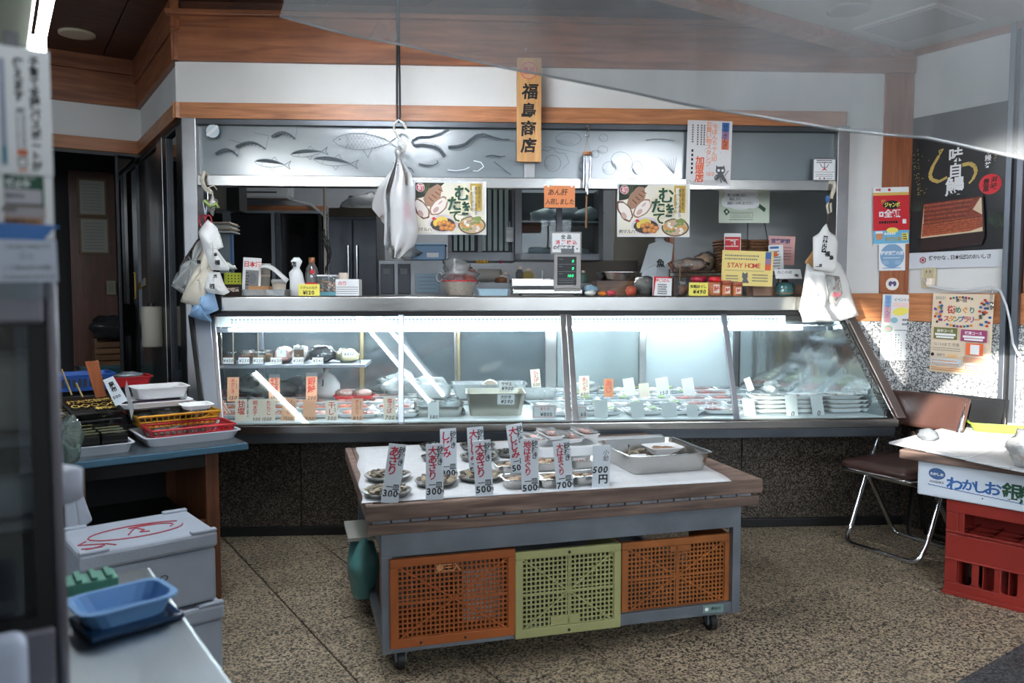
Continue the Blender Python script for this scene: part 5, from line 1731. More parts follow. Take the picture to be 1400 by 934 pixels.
# knobs hanging under the cupboard
for i, (px, cc, lb) in enumerate(((652.5, 'd6a53a', 'first yellow knob under the slatted cupboard'), (657.5, 'd6a53a', 'second yellow knob under the slatted cupboard'), (661.5, 'd6a53a', 'third yellow knob under the slatted cupboard'), (666, 'd6a53a', 'fourth yellow knob under the slatted cupboard'), (684.5, '9b3a4c', 'dark pink knob under the slatted cupboard'))):
    q = FM.hit(px, 358, .97); tag(MB().ball((0, 0, 0), (.012, .012, .013), mat('knob' + cc, cc, .4), 12, 8).build('knob', loc=FM.w(q.x, .97, q.z)), lb, 'knob', 'knobs under the slatted cupboard')
x0, x1, z0, z1 = kp(617, 830, 386, 410, .9)
g = thing('work_table', 'steel worktable behind the counter carrying the film roll', 'table', FM, (x0 + x1) / 2, .97, 0)
TZ = FM.hit(700, 387, .9).z
bx('tabletop', g, -(x1 - x0) / 2, (x1 - x0) / 2, -.22, .25, TZ - .04, TZ, M_kst2)
for a in (-.4, .4):
    for b in (-.19, .2):
        bx('leg', g, a - .02, a + .02, b - .02, b + .02, 0, TZ - .04, M_kst2)
# film roll, clutter under the cupboard
x0, x1, z0, z1 = kp(655, 684, 370, 386, .9)
g = thing('film_roll', 'thick roll of plastic film lying under the slatted cupboard', 'roll', FM, (x0 + x1) / 2, .9, TZ)
MB().cyl((-(x1 - x0) / 2, 0, .05), ((x1 - x0) / 2, -.05, .05), .042, mat('roll_grey', 'a8a49c', .4), 24).build('roll', g)
MB().cyl(((x1 - x0) / 2 - .002, -.05, .05), ((x1 - x0) / 2 + .003, -.0505, .05), .016, mat('kraft', ''), 16).build('core', g)
for i, (a, b, c, d, cc, lb) in enumerate(((686, 698, 372, 387, 'c5ccd0', 'white crumpled bag beside the film roll'), (714, 730, 367, 382, 'a39155', 'mustard coloured bottle behind the scale'), (705, 716, 364, 384, '6d6d6a', 'grey jar behind the scale platform'), (676, 695, 386, 396, '8a5a3c', 'brown packet below the film roll'), (792, 803, 370, 384, '5d7a70', 'green tub behind the scale display'))):
    x0, x1, z0, z1 = kp(a, b, c, d, .84)
    g = thing(['bag', 'sauce_bottle', 'jar', 'food_packet', 'tub'][i], lb, ['bag', 'bottle', 'jar', 'packet', 'tub'][i], FM, (x0 + x1) / 2, .84, TZ)
    w = (x1 - x0) / 2; h = z1 - TZ
    h = max(h, .05)
    MB().lathe([(0, 0), (w * .9, 0), (w, h * .15), (w, h * .6), (w * .5, h * .8), (0, h * .8)], mat('clut' + cc, cc, .5), n=16).build('body', g)
    MB().lathe([(0, h * .8), (w * .5, h * .8), (w * .5, h), (0, h)], M_cream, n=14).build('cap', g)
# grey partition on the right
pr = struct('wall_partition', FM)
x0, x1, z0, z1 = kp(921, 1150, 250, 412, .7)
bx('panel', pr, x0, XR + .2, .7, .74, .0, 2.62, M_kgrey)
x0, x1, z0, z1 = kp(914, 921, 250, 412, .7)
bx('corner_post', pr, x0, x1, .68, .76, .0, 2.62, M_boardv)
x0, x1, z0, z1 = kp(840, 960, 250, 412, 1.6)
bx('beige_panel', pr, x0 - .0, x1, 1.6, 1.64, .0, 2.62, M_kbei)
x0, x1, z0, z1 = kp(780, 872, 356, 400, 1.55)
bx('dark_panel', pr, x0, x1, 1.56, 1.6, z0, z1, mat('brownish', '5b544c', .5))
# white bags on a hook at the right of the kitchen
q = FM.hit(897, 325, .45)
g = thing('hanging_bags', 'bunch of white printed bags hanging behind the right seafood poster', 'bag', FM, q.x, .45, FM.hit(897, 394, .45).z)
hh = q.z - FM.hit(897, 394, .45).z; s_ = hh / 69
for i, pts in enumerate((((-22, 20), (-10, 60), (8, 66), (24, 60), (22, 38), (10, 30), (-2, 32)), ((-22, 0), (-18, 24), (-8, 40), (6, 36), (-4, 0)), ((0, 0), (2, 30), (16, 36), (28, 16), (14, 10)), ((2, 50), (0, 69), (12, 69), (18, 50)))):
    MB().prism([(p[0] * s_, p[1] * s_) for p in pts][::-1], i * .008, i * .008 + .006, mat('poly_dim', 'b4bcc0', .5)).build('bag', g, .002)
m = MB(); m.text('魚', .03, 34 * s_, .05, M_ink, .04, -.002); m.text('福', -.05, 12 * s_, .03, M_ink, .04, .006); m.build('print', g)
MB().cyl((.02, .02, hh), (.02, .02, 2.62 - g.location.z), .002, M_wire).build('string', g)
# clutter visible between posts on the left, behind the sliding glass
for i, (px, py, w, h, cc, lb, nm) in enumerate(((233, 335, .12, .35, '6b7a66', 'hanging green printed calendar behind the left sliding glass', 'calendar'), (243, 300, .06, .2, '1d1e20', 'black utensils hanging behind the left sliding glass', 'utensils'), (238, 268, .05, .16, 'a9b0b2', 'pale hanging cloth behind the left sliding glass', 'cloth'))):
    q = FT.hit(px, py, .4)
    g = thing(nm, lb, nm, FT, q.x, .4, q.z - h / 2)
    bx('sheet', g, -w / 2, w / 2, 0, .01, 0, h, mat('clutter' + cc, cc, .6)); MB().cyl((0, .005, h), (0, .005, 2.62 - (q.z - h / 2)), .002, M_wire).build('string', g)
# kitchen ceiling lamp
g = thing('kitchen_light', 'ceiling fluorescent fixture inside the kitchen', 'ceiling light', FM, -0.2, 1.3, 2.56)
bx('housing', g, -.6, .6, -.08, .08, .02, .06, M_foam); MB().cyl((-.58, 0, 0), (.58, 0, 0), .014, glow('kitchen_tube', 'fbfbfa', 85)).build('tube', g)
# ================================================================ signs on the main wall
# wooden shop sign
c = Card('wooden_shop_sign', 'tall wooden plaque with brushed characters 福島商店 and a red seal', 'sign', FM, 707, 79, 740, 221, -0.09, wood('sign_wood', 'c08a52', 'd9a86c', (14, 14, 1.2), .45, dirt=.06), thick=0.035)
c.text('福', 723.5, 125, 21, M_ink, 0.035, sx=1.0, slant=.1).text('島', 722.5, 151, 20, M_ink, 0.035, slant=.08).text('商', 722, 176, 21, M_ink, 0.035, slant=.05).text('店', 722, 199, 20, M_ink, 0.035, slant=.1)
M_seal = mat('seal_red', 'c9505a', .6)
c.oval(723, 96.5, 11.5, 11.8, M_seal, 28).oval(723, 96.5, 10.4, 10.7, mat('seal_wood', 'd09a72', .6), 28).text('魚', 719, 96.5, 11, M_seal, .03, sx=.7).text('印', 727, 96.5, 10, M_seal, .03, sx=.7)
c.done()
# the two seafood posters
def seafood_poster(x0, y0, label):
    x1, y1 = x0 + 99, y0 + 73
    c = Card('seafood_poster', label, 'poster', FM, x0, y0, x1, y1, -0.052, M_paper, group='seafood posters hanging from the steel rail', thick=.003)
    X = lambda v: x0 + v
    Y = lambda v: y0 + v
    c.rect(X(2), Y(2), X(97), Y(71), mat('poster_cream', 'e9e2d2', .6))
    dg = mat('kelp_dark', '252a1c', .6)
    c.poly([(X(2), Y(2)), (X(42), Y(2)), (X(30), Y(14)), (X(12), Y(22)), (X(2), Y(24))], dg)
    for k in range(5):
        c.line([(X(9 + 3 * k), Y(3)), (X(11 + 2 * k), Y(16))], 1.2, mat('kelp_mid', '4d5a34', .6))
    sh = mat('shell_tan', 'a07a62', .5); sh2 = mat('shell_brown', '6b4632', .5); me = mat('oyster_cream', 'eadfd6', .35); me2 = mat('oyster_pink', 'c9a59a', .4)
    c.oval(X(26), Y(20), 17, 10, sh, rot=-1.0, wob=.05)
    for k in range(8):
        q = -7 + 2 * k
        c.line([(X(18 + k * 2.2), Y(24 - k * 1.9)), (X(24 + k * 2.2), Y(30 - k * 2.3))], 1.4, sh2 if k % 2 else mat('shell_orange', 'bf7652', .5))
    c.oval(X(10), Y(38), 16, 8.5, sh2, rot=1.0, wob=.05).oval(X(10.5), Y(38), 13.5, 6.6, me, rot=1.0, wob=.04).oval(X(9), Y(44), 5, 3.2, me2, rot=1.0)
    c.oval(X(34), Y(34), 16, 9, sh, rot=-.8, wob=.04).oval(X(34), Y(34), 13.6, 7.3, me, rot=-.8, wob=.03).oval(X(30), Y(39), 5, 3, me2, rot=-.8).oval(X(36), Y(29), 4, 1.2, me2, rot=-.8)
    c.oval(X(39), Y(58), 20, 12, mat('plate_lilac', 'd6c9d4', .4)).oval(X(39), Y(59), 17, 9.5, mat('plate_dark', '3a2a20', .5))
    c.oval(X(38), Y(53), 8, 5, mat('egg_yellow', 'dcc257', .5)).oval(X(29), Y(57), 3, 4.5, mat('lemon', 'e6c24a', .5)).oval(X(27), Y(51), 2.5, 2, M_redp)
    fr = mat('fried', 'bd7232', .5); fr2 = mat('fried_light', 'd6924a', .5)
    for k, (a, b) in enumerate(((35, 58), (41, 56), (47, 58), (53, 61), (38, 64), (44, 64), (50, 65))):
        c.oval(X(a), Y(b), 3.8, 3.4, fr, 12).oval(X(a - .5), Y(b - .6), 2.3, 2, fr2, 10)
    c.oval(X(79), Y(60), 19, 12.5, mat('pot_brown', '5a4434', .4)).oval(X(79), Y(60), 17, 10.8, mat('pot_soup', 'c2ab7c', .5))
    for k in range(26):
        a = k * 2.4; r = math.sqrt(k / 26) * 1.0
        c.oval(X(79 + 15 * r * math.cos(a)), Y(60.5 + 8.5 * r * math.sin(a)), 2.4, 1.8, [me, fr2, mat('leek', '7d8f4a', .5), me2][k % 4], 8)
    c.oval(X(86), Y(51), 7, 3.2, mat('leek', '', .5), 12, wob=.1)
    c.rect(X(77), Y(3), X(92), Y(40), mat('poster_gold', 'bf9c3c', .5)).rect(X(79), Y(6), X(84), Y(49), mat('poster_cream', '', .6))
    c.text('宮城県産を', X(89), Y(22), 6, M_ink, .0, vert=True, sx=.7).text('美味しい季節の', X(84.5), Y(27), 5.6, M_ink, .0, vert=True, sx=.7).text('むき身かき', X(80), Y(28), 5.4, M_ink, .0, vert=True, sx=.7)
    halo = mat('halo_cream', 'efe6c6', .6)
    for ch, a, b, s_ in (('む', 66, 17, 22), ('き', 69, 37, 19), ('た', 55, 31, 20), ('て', 56, 48, 17)):
        c.text(ch, X(a), Y(b), s_, halo, .11).text(ch, X(a), Y(b), s_, M_green, .06)
    c.oval(X(9), Y(9), 6, 6, M_paper).oval(X(9), Y(9), 5.4, 5.4, M_redp).text('初', X(9), Y(9), 8, M_paper, .02)
    c.rect(X(3), Y(62), X(24), Y(70), mat('poster_cream', '', .6)).text('㈱マルハ', X(13), Y(66), 5.5, M_ink, .01)
    return c.done('print')


seafood_poster(566, 248, 'seafood poster of oysters and fried oysters behind the hanging plastic bag')
seafood_poster(844, 251, 'seafood poster of oysters and fried oysters below the right of the wind chime')
# orange handwritten notice
c = Card('handwritten_notice', 'orange sheet with handwritten あん肝入荷しました on the steel rail', 'notice', FM, 744, 254, 786, 284, -0.052, mat('orange_paper', 'e8905e', .75))
c.text('あん肝', 762, 263, 9, M_ink, .01, slant=.15).text('入荷しました', 765, 276, 8.2, M_ink, .01, slant=.15, sx=.8).rect(748, 252, 751, 256, M_paper).rect(780, 252, 783, 256, M_paper).done()
# tall stamp poster with a cat
c = Card('stamp_poster', 'speckled white poster with orange 加盟店 and a grey cat at its corner', 'poster', FM, 938, 165, 999, 254, -0.045, mat('speckled_white', 'dfdcdc', .7), roll=.02)
c.rect(985, 167, 995, 179, M_blue).rect(985, 179, 995, 190, mat('dusk', '9a7a9c')).rect(985, 190, 995, 204, mat('sunset', 'd8765a', .6)).text('谷中ぎんざ', 990, 185.5, 7, M_ink, .0, vert=True)
c.text('今ぽんちゃん印', 975.5, 195, 7.4, mat('orange_out', 'ea9a78', .6), .02, vert=True).text('お買い物スタンプ', 967.5, 197, 7.8, mat('orange_out', ''), .02, vert=True).text('100', 971, 237.5, 7, mat('orange_out', ''), .02)
c.text('加盟店', 956, 232, 11.8, M_orange, .05, vert=True)
for x_, y_, n in ((961, 171, 9), (957, 171, 9), (952, 171, 9), (945, 171, 8)):
    for k in range(n):
        c.rect(x_ - 1, y_ + k * 3.2, x_ + 1, y_ + 2.2 + k * 3.2, M_inkg)
for k in range(6):
    c.rect(944, 205 + k * 6, 946.5, 208.5 + k * 6, M_ink)
for k in range(40):
    a, b = random.uniform(940, 997), random.uniform(167, 252)
    c.rect(a, b, a + .7, b + .7, [M_inkg, M_orange, M_blue][k % 3])
cat_ = mat('cat_grey', '55555a', .6)
c.oval(984, 233, 6.5, 5.5, cat_).poly([(978, 231), (978, 226), (982, 229)], cat_).poly([(985, 229), (989, 226), (990, 231)], cat_).oval(981.5, 233, 1.8, 2, M_paper, 10).oval(987, 233, 1.8, 2, M_paper, 10)
c.poly([(980, 238), (988, 238), (993, 247), (990, 249), (984, 243), (979, 247), (977, 245)], cat_).line([(979, 239), (976, 243), (979, 247)], 1.4, cat_).line([(991, 246), (994, 251)], 1.6, cat_).line([(984, 244), (986, 250)], 1.4, cat_).line([(990, 240), (995, 233)], .9, cat_)
c.done('print')
# white rounded sticker
c = Card('round_cornered_sticker', 'small white rounded sign with a tiny emblem at the top right of the window', 'sticker', FM, 1111, 215, 1143, 249, -0.045, M_inkg, rad=.014)
c.rect(1112.5, 218, 1141.5, 246, M_paper).lines(1116, 219, 1138, 2, 2.6, 1.3, M_ink, .2).line([(1121, 224), (1124, 229), (1130, 229), (1133, 224)], 1.0, M_inkg).line([(1127, 222), (1127, 231)], 1, M_inkg).poly([(1123, 234), (1127, 229), (1131, 234), (1127, 232)], M_redp).rect(1113, 235, 1141, 235.5, M_inkg).lines(1115, 238, 1139, 2, 2.6, .8, M_inkg).rect(1120, 243, 1122, 245, M_redp).rect(1126, 243, 1128, 245, M_ink).lines(1130, 243.5, 1138, 1, 2, 1, M_inkg).done()
# pale green notice
c = Card('green_notice', 'pale green notice with a white cloud shape on a black easel', 'notice', FM, 983, 255.5, 1052, 305, 0.2, mat('pale_green', 'c5d0be', .7))
for a, b, r, q in ((1012, 272, 22, 12), (1000, 268, 10, 8), (1024, 266, 12, 8), (1010, 262, 14, 6), (995, 276, 9, 8), (1028, 277, 10, 8), (1012, 281, 16, 6)):
    c.oval(a, b, r, q, M_paper)
c.text('聞こえの悪い方は、', 1008, 267, 4.3, M_inkg, .01, sx=.7).text('筆談します。', 1006, 272.5, 4.3, M_inkg, .01, sx=.7).text('遠慮なくお申し出ください', 1012, 278, 4.3, M_inkg, .01, sx=.7)
c.frame(999, 290, 1029, 298, .4, M_green).lines(1001, 292, 1027, 2, 3, .8, M_inkg).lines(997, 300, 1030, 1, 2, 1, M_inkg).poly([(989, 289), (993, 285), (998, 290), (993, 295)], M_green).poly([(991.5, 289.5), (993.5, 287.5), (995.5, 290), (993.5, 292.5)], mat('pale_green', ''))
c.poly([(1036, 277), (1047, 285), (1045, 290), (1036, 283)], M_green).poly([(1035, 276), (1038, 278), (1037, 283), (1035, 280)], M_paper).done()
# ================================================================ right wall posters
c = Card('eel_poster', 'large black poster of grilled eel in a lacquer box with white brush characters', 'poster', FR, 1246, 150, 1378, 366, -0.012, mat('poster_black', '0e0e10', .3, bump=.25, bscale=7), thick=.003)
c.rect(1246, 343, 1378, 366, mat('poster_band', 'c9ccd2', .5))
c.text('健やかな、日本伝統のおいしさ', 1318, 351.5, 6.4, M_ink, .02, track=.95)
c.poly([(1262, 351.5), (1266.5, 349), (1271, 351.5), (1271, 356.5), (1266.5, 359), (1262, 356.5)], mat('emblem_red', '8b2a38', .6)).poly([(1263.6, 352.3), (1266.5, 350.6), (1269.4, 352.3), (1269.4, 355.7), (1266.5, 357.4), (1263.6, 355.7)], M_paper).rect(1264.6, 352, 1268.4, 356, mat('emblem_red', ''))
W_ = mat('brush_white', 'dcdcdc', .6)
c.text('味', 1309, 211, 19, W_, .05).text('自', 1309, 232, 19, W_, .05).text('鰻', 1309, 254, 25, W_, .05)
def stroke(pts, ws, m):
    for (p, q), w in zip(zip(pts[:-1], pts[1:]), ws):
        c.line([p, q], w, m)
stroke([(1291, 200), (1285, 209), (1277, 222), (1273, 234), (1276, 241), (1286, 245), (1298, 240)], [2, 4, 5, 5.5, 5, 3.5], M_gold)
stroke([(1287, 207), (1285, 202), (1291, 200)], [1.5, 1.5], M_gold)
stroke([(1318, 226), (1328, 225), (1335, 230), (1337, 238), (1333, 247), (1328, 252)], [5, 5.5, 5, 4, 2.5], M_gold)
c.text('う', 1352, 213, 6, W_, .02).text('鰻', 1352, 221, 8, W_, .02).text('丼', 1352, 230, 8, W_, .02)
c.oval(1356, 256, 14.5, 13.5, M_redp, 28).text('豊富', 1350.5, 257, 8.5, M_ink, .02, vert=True, slant=.1).text('滋味', 1360.5, 255, 8.5, M_ink, .02, vert=True, slant=.1)
for k in range(60):
    a, b = 1246 + abs(random.gauss(0, 8)), random.uniform(195, 262)
    a = min(a + (b - 200) * .15, 1290)
    c.rect(a, b, a + 1.0, b + 1.0, M_gold)
for k in range(12):
    a, b = random.gauss(1362, 3), random.gauss(219, 3)
    c.rect(a, b, a + .9, b + .9, M_gold)
gr = mat('pine_dark', '27382c', .6)
for (bx_, by_, a0) in ((1262, 283, 2.0), (1357, 306, 0.4), (1372, 312, .5)):
    for k in range(9):
        t = a0 + (k - 4) * .28
        c.line([(bx_, by_), (bx_ + 16 * math.cos(t), by_ + 14 * math.sin(-t))], 1.4, gr)
c.poly([(1265, 272), (1349, 270), (1353, 326), (1261, 328)], mat('lacquer_in', '2a0f0c', .3)).poly([(1261, 323), (1353, 319), (1349, 336), (1266, 343)], mat('lacquer', '2c1a18', .25))
c.poly([(1268, 275), (1347, 273), (1350, 318), (1265, 323)], mat('rice', 'cdb89a', .5))
ee = mat('eel_brown', '7e2f18', .35, var=.5, vscale=60); e2 = mat('eel_orange', 'a8502a', .35, var=.5, vscale=60)
c.poly([(1268, 275), (1346, 272), (1336, 288), (1349, 296), (1348, 300), (1268, 304)], ee).poly([(1267, 303), (1349, 297), (1350, 312), (1334, 317), (1266, 321)], e2)
for k in range(9):
    c.line([(1268, 277 + k * 3), (1335 - k, 274.5 + k * 3)], .9, [e2, mat('eel_dark', '4a1c10', .4)][k % 2])
c.line([(1267, 304), (1349, 298)], 1.2, mat('eel_dark', ''))
for k in range(4):
    c.line([(1268, 308 + k * 3), (1348, 302 + k * 3)], .8, ee)
c.done('print')
c = Card('red_flyer', 'red and blue flyer with 全額 lettering on the wooden post', 'flyer', FM, 1195, 256, 1244, 334, -0.02, M_paper, roll=-.035)
c.rect(1195, 263, 1244, 267, mat('flyer_gold', 'd8b25a', .6)).rect(1195, 267, 1244, 315, M_redp).rect(1195, 315, 1244, 333, mat('sky_blue', '6bb4d8', .6))
c.oval(1220, 280, 12, 6, M_ink).text('超', 1209, 276, 6, M_gold, .03).text('ジャンボ', 1221, 280, 7, M_yel, .05, sx=.75).text('全額', 1221, 292, 11, M_paper, .07).rect(1203, 289, 1209, 296, M_paper).rect(1205, 291, 1207, 294, M_redp).lines(1203, 302, 1232, 1, 3, 3.4, M_ink, .2).rect(1235, 300, 1240, 306, M_paper)
c.oval(1221, 315, 8, 4, M_yel).oval(1203, 322, 5, 6, mat('face_tan', 'c98a66', .6)).rect(1198, 316, 1208, 319, M_paper).lines(1210, 318, 1228, 1, 3, 3, M_paper).text('抽選結果', 1222, 327, 5.5, M_gold, .04).rect(1234, 319, 1242, 329, M_yel).lines(1235, 320, 1241, 3, 3, 2, M_ink).text('特賞', 1202, 259.5, 3.5, M_redp, .02).oval(1217, 259.5, 2, 2, M_redp).done('print')
c = Card('blue_round_notice', 'white notice with a pale blue disc below the red flyer', 'notice', FM, 1202, 333, 1238, 370, -0.018, M_paper, roll=-.02)
c.oval(1220, 350, 16.5, 16.5, mat('disc_blue', '7fa3c4', .6), 30).text('軽減営業の店', 1220, 346, 5.4, M_paper, .03, sx=.95).lines(1208, 352, 1232, 1, 3, 1, M_paper).oval(1211, 359, 5, 3, mat('disc_blue2', '94b4d0', .6)).oval(1228, 359, 5, 3, mat('disc_blue2', '')).lines(1207, 366, 1233, 1, 3, 1, M_blue).done('print')
c = Card('round_badge', 'round white badge with a purple crest on the wooden post', 'badge', FM, 1211, 380, 1229, 397, -0.018, M_cream, rad=.035)
c.oval(1220, 388.5, 7, 7, M_paper).oval(1217.5, 388, 3, 3.6, mat('crest_purple', '5a4a72', .6)).oval(1222.5, 388, 3, 3.6, mat('crest_purple', '')).oval(1220, 390.5, 1.6, 2, M_paper).done('print')
c = Card('event_calendar', 'white month calendar with a blue and pink title strip on the granite wall', 'calendar', FM, 1204, 403, 1264, 493, -0.03, M_paper, roll=.02)
c.rect(1207, 404, 1216, 420, mat('lt_blue', '8fb4dc', .6)).rect(1207, 420, 1216, 441, mat('lt_pink', 'e0a8b0', .6)).text('谷中ぎんざ', 1211.5, 420, 6, M_blue, 0, vert=True).text('イベントのお知らせ', 1240, 410, 4.6, M_inkg, .01, sx=1.0).rect(1218, 414, 1252, 420, mat('faint_pink', 'f0d5d2', .7)).oval(1229, 426, 11, 5.5, M_yel, rot=-.15).oval(1221, 438, 5, 4, mat('lt_blue2', '8fc0cc', .6)).oval(1213, 450, 6.5, 5, mat('lt_green', '9cc2a0', .6)).oval(1213, 450, 4.5, 2.4, mat('lt_pink', '')).lines(1232, 436, 1246, 2, 6, 2.6, M_inkg).lines(1222, 451, 1260, 1, 3, 1.2, M_inkg)
for i in range(4):
    for j in range(9):
        for k in range(3):
            if random.random() < .75: c.rect(1209 + i * 14 + k * 4, 457 + j * 3.6, 1210.3 + i * 14 + k * 4, 458.6 + j * 3.6, M_inkg)
c.done('print')
c = Card('stamp_rally_poster', 'beige stamp rally poster with multicoloured title and two ticket panels', 'poster', FR, 1272, 402, 1355, 512, -0.04, mat('rally_beige', 'dccbb2', .7), roll=.02, thick=.002)
hx_ = [mat('rc%d' % i, h, .6) for i, h in enumerate(('b83a2a', '2c7a6a', '2a5a9a', 'd8872c', '3a3a3a', '7a3a8a'))]
c.text('2022!', 1283, 408, 5, M_inkg, .02).text('第一回', 1312, 411, 5, M_ink, .02)
for i, ch in enumerate('街めぐり'):
    c.text(ch, 1299 + i * 9.5, 424, 11 if i == 0 else 9, hx_[[0, 1, 3, 1][i]], .05)
for i, ch in enumerate('スタンプラリー'):
    c.text(ch, 1293 + i * 6.9, 436.5, 8.6, hx_[[0, 3, 1, 2, 0, 5, 3][i]], .06)
for k in range(8):
    c.rect(1296 + k * 4.2, 407 - 2 * math.sin(k * PI / 7), 1299 + k * 4.2, 410 - 2 * math.sin(k * PI / 7), hx_[k % 6]).rect(1293 + k * 4.7, 443 + 2 * math.sin(k * PI / 7), 1296.5 + k * 4.7, 446 + 2 * math.sin(k * PI / 7), hx_[(k + 2) % 6])
for k in range(22):
    c.oval(random.uniform(1276, 1287), random.uniform(414, 443), 2, 2, hx_[k % 6], 6).oval(random.uniform(1338, 1352), random.uniform(408, 444), 2.4, 1.8, hx_[(k * 2) % 6], 6)
c.rect(1277, 449, 1310, 465, mat('olive', '6c6c34', .6)).rect(1315, 450, 1350, 466, mat('plum', '9a3a6a', .6)).text('谷中コース', 1293, 453.5, 4.6, M_paper, .02).text('根津コース', 1332, 454.5, 4.6, M_paper, .02).rect(1279, 457, 1308, 460, M_paper).rect(1281, 461, 1306, 463.5, M_paper).rect(1318, 458, 1347, 461, M_paper).rect(1320, 462, 1345, 464.5, M_paper)
c.rect(1323, 468, 1346, 484, M_orange).rect(1329, 470, 1341, 483, M_paper).rect(1320, 487, 1349, 494, mat('tan_rose', 'b98a72', .6)).text('12/24まで 先着', 1296, 472, 5, M_inkg, .0).lines(1277, 477, 1316, 2, 3, .8, M_inkg).oval(1277, 487, 2.4, 2.4, M_ink).text('合計で', 1289, 487, 4, M_inkg, .02).rect(1298, 485.5, 1312, 489, mat('lt_orange', 'dcae78', .6))
c.rect(1275, 492, 1318, 501, mat('lt_bl3', 'c5d0d6', .7)).lines(1277, 494, 1314, 2, 4, 2, hx_[3], .5).rect(1322, 496, 1351, 504, mat('lt_pk3', 'e2cdc5', .7)).lines(1324, 498, 1349, 2, 3, 2, hx_[0], .6).lines(1276, 504, 1350, 2, 3, 1.5, hx_[3], .3).done('print')
# socket with cable
c = Card('wall_socket', 'cream double wall socket with a white plug below the eel poster', 'socket', FR, 1260, 366, 1279, 394, -0.014, mat('socket_cream', 'c9bd9c', .5), thick=.012)
c.rect(1263, 369, 1276, 390, mat('socket_cream2', 'b7ab8a', .5)).rect(1266, 370, 1267, 373, M_ink).rect(1271, 370, 1272, 373, M_ink).oval(1270, 385, 5, 4, M_cream).done('socket_face')
p = [FR.hit(a, b, -.05) for a, b in ((1271, 385), (1263, 381), (1268, 390), (1290, 395), (1316, 397), (1340, 394), (1356, 392), (1368, 398), (1376, 418), (1381, 440), (1385, 470), (1392, 485), (1400, 492))]
g = thing('power_cable', 'white power cable drooping from the socket across the right wall', 'cable', FR, p[0].x, -.05, p[0].z)
MB().tube([(q.x - p[0].x, 0, q.z - p[0].z) for q in p], .006, mat('cable_white2', 'c9ccd0', .4), 8).build('cable', g)
MB().box(-.015, .015, -.01, .03, -.02, .02, M_cream).build('plug', g, .004)
g = thing('key_charm', 'small metal charm dangling beside the stamp rally poster', 'charm', FR, FR.hit(1356, 393, -.045).x, -.045, FR.hit(1356, 393, -.045).z)
u_ = .0042
for k in range(4):
    MB().tube([(.004 * math.cos(t), 0, -.012 - k * .016 + .009 * math.sin(t)) for t in [i * PI / 4 for i in range(9)]], .0012, M_chrome, 5).build('link', g)
MB().lathe([(0, 0), (.012, .01), (.014, .03), (.006, .045), (0, .046)], M_steel, c=(0, 0, -.12), n=12, sy=.4).build('pendant', g)
# ================================================================ wind chime, strap, hanging bag
Y5 = -0.09
q = FM.hit(803, 175, Y5); s5 = (FM.hit(804, 300, Y5).x - FM.hit(803, 300, Y5).x)
zz = lambda py: FM.hit(803, py, Y5).z - q.z
g = thing('wind_chime', 'wind chime of thin metal tubes hanging right of the wooden plaque', 'wind chime', FM, q.x, Y5, q.z)
MB().tube([(0, .06, zz(172)), (0, 0, zz(172)), (2 * s5, 0, zz(176)), (0, 0, zz(182))], .004, M_chrome, 6).tube([(2.6 * s5 * math.cos(t), 0, zz(185) + 2.6 * s5 * math.sin(t)) for t in [i * PI / 5 for i in range(11)]], .0025, M_chrome, 5).build('hook', g)
MB().cyl((0, 0, zz(212)), (0, 0, zz(208)), 6 * s5, M_beam, 18).build('disc', g)
for a, b, r in ((-4.5, 0, 256), (-1.5, -.012, 262), (1.5, 0.012, 266), (4.5, 0, 256), (0, .015, 258)):
    MB().cyl((a * s5, b, zz(r)), (a * s5, b, zz(214)), .0048, M_chrome, 8).build('tube', g)
for a in (-4, 4, 0):
    MB().cyl((0, 0, zz(188)), (a * s5, 0, zz(208)), .001, M_wire, 4).build('string', g)
MB().cyl((-1 * s5, 0, zz(268)), (-2 * s5, 0, zz(212)), .001, M_wire, 4).cyl((-1 * s5, 0, zz(312)), (-.5 * s5, 0, zz(268)), .006, mat('clapper', '7c5a3a', .5), 8).build('clapper', g)
# black strap and S hook
Y6 = -0.16
q = FM.hit(545, 168, Y6); s6 = s5 * .985
zz = lambda py: FM.hit(545, py, Y6).z - q.z
g = thing('black_strap', 'long black rubber strap hanging from the ceiling before the main wall', 'strap', FM, q.x, Y6, q.z)
for a, b in ((-1.8, -.6), (1.9, .7)):
    MB().tube([(b * s6, 0, ZTOP - .6 - q.z + .3), (a * .6 * s6, 0, zz(60)), (a * s6, 0, zz(120)), (a * s6, 0, zz(160)), (0, 0, zz(168))], .006, M_rubber, 6).build('band', g)
g = thing('s_hook', 'white S shaped hook on the end of the black strap', 'hook', FM, q.x, Y6, q.z)
MB().tube([(10 * s6, 0, zz(176)), (6 * s6, 0, zz(168)), (0, 0, zz(164)), (-6 * s6, 0, zz(170)), (-6 * s6, 0, zz(178)), (1 * s6, 0, zz(190)), (9 * s6, 0, zz(200)), (7 * s6, 0, zz(206)), (1 * s6, 0, zz(207)), (-3 * s6, 0, zz(203))], .0075, mat('hook_white', 'd5d3cd', .4), 8).build('hook', g)
q7 = FM.hit(545, 206, Y6)
zz = lambda py: FM.hit(545, py, Y6).z - q7.z
g = thing('plastic_bag', 'clear crumpled plastic bag with red print hanging from the S hook', 'bag', FM, q7.x, Y6, q7.z)
M_hang = film('hanging_bag_film', 'f2f4f6', .5, .05, .25, 'ffffff', bump=.35, bscale=14)
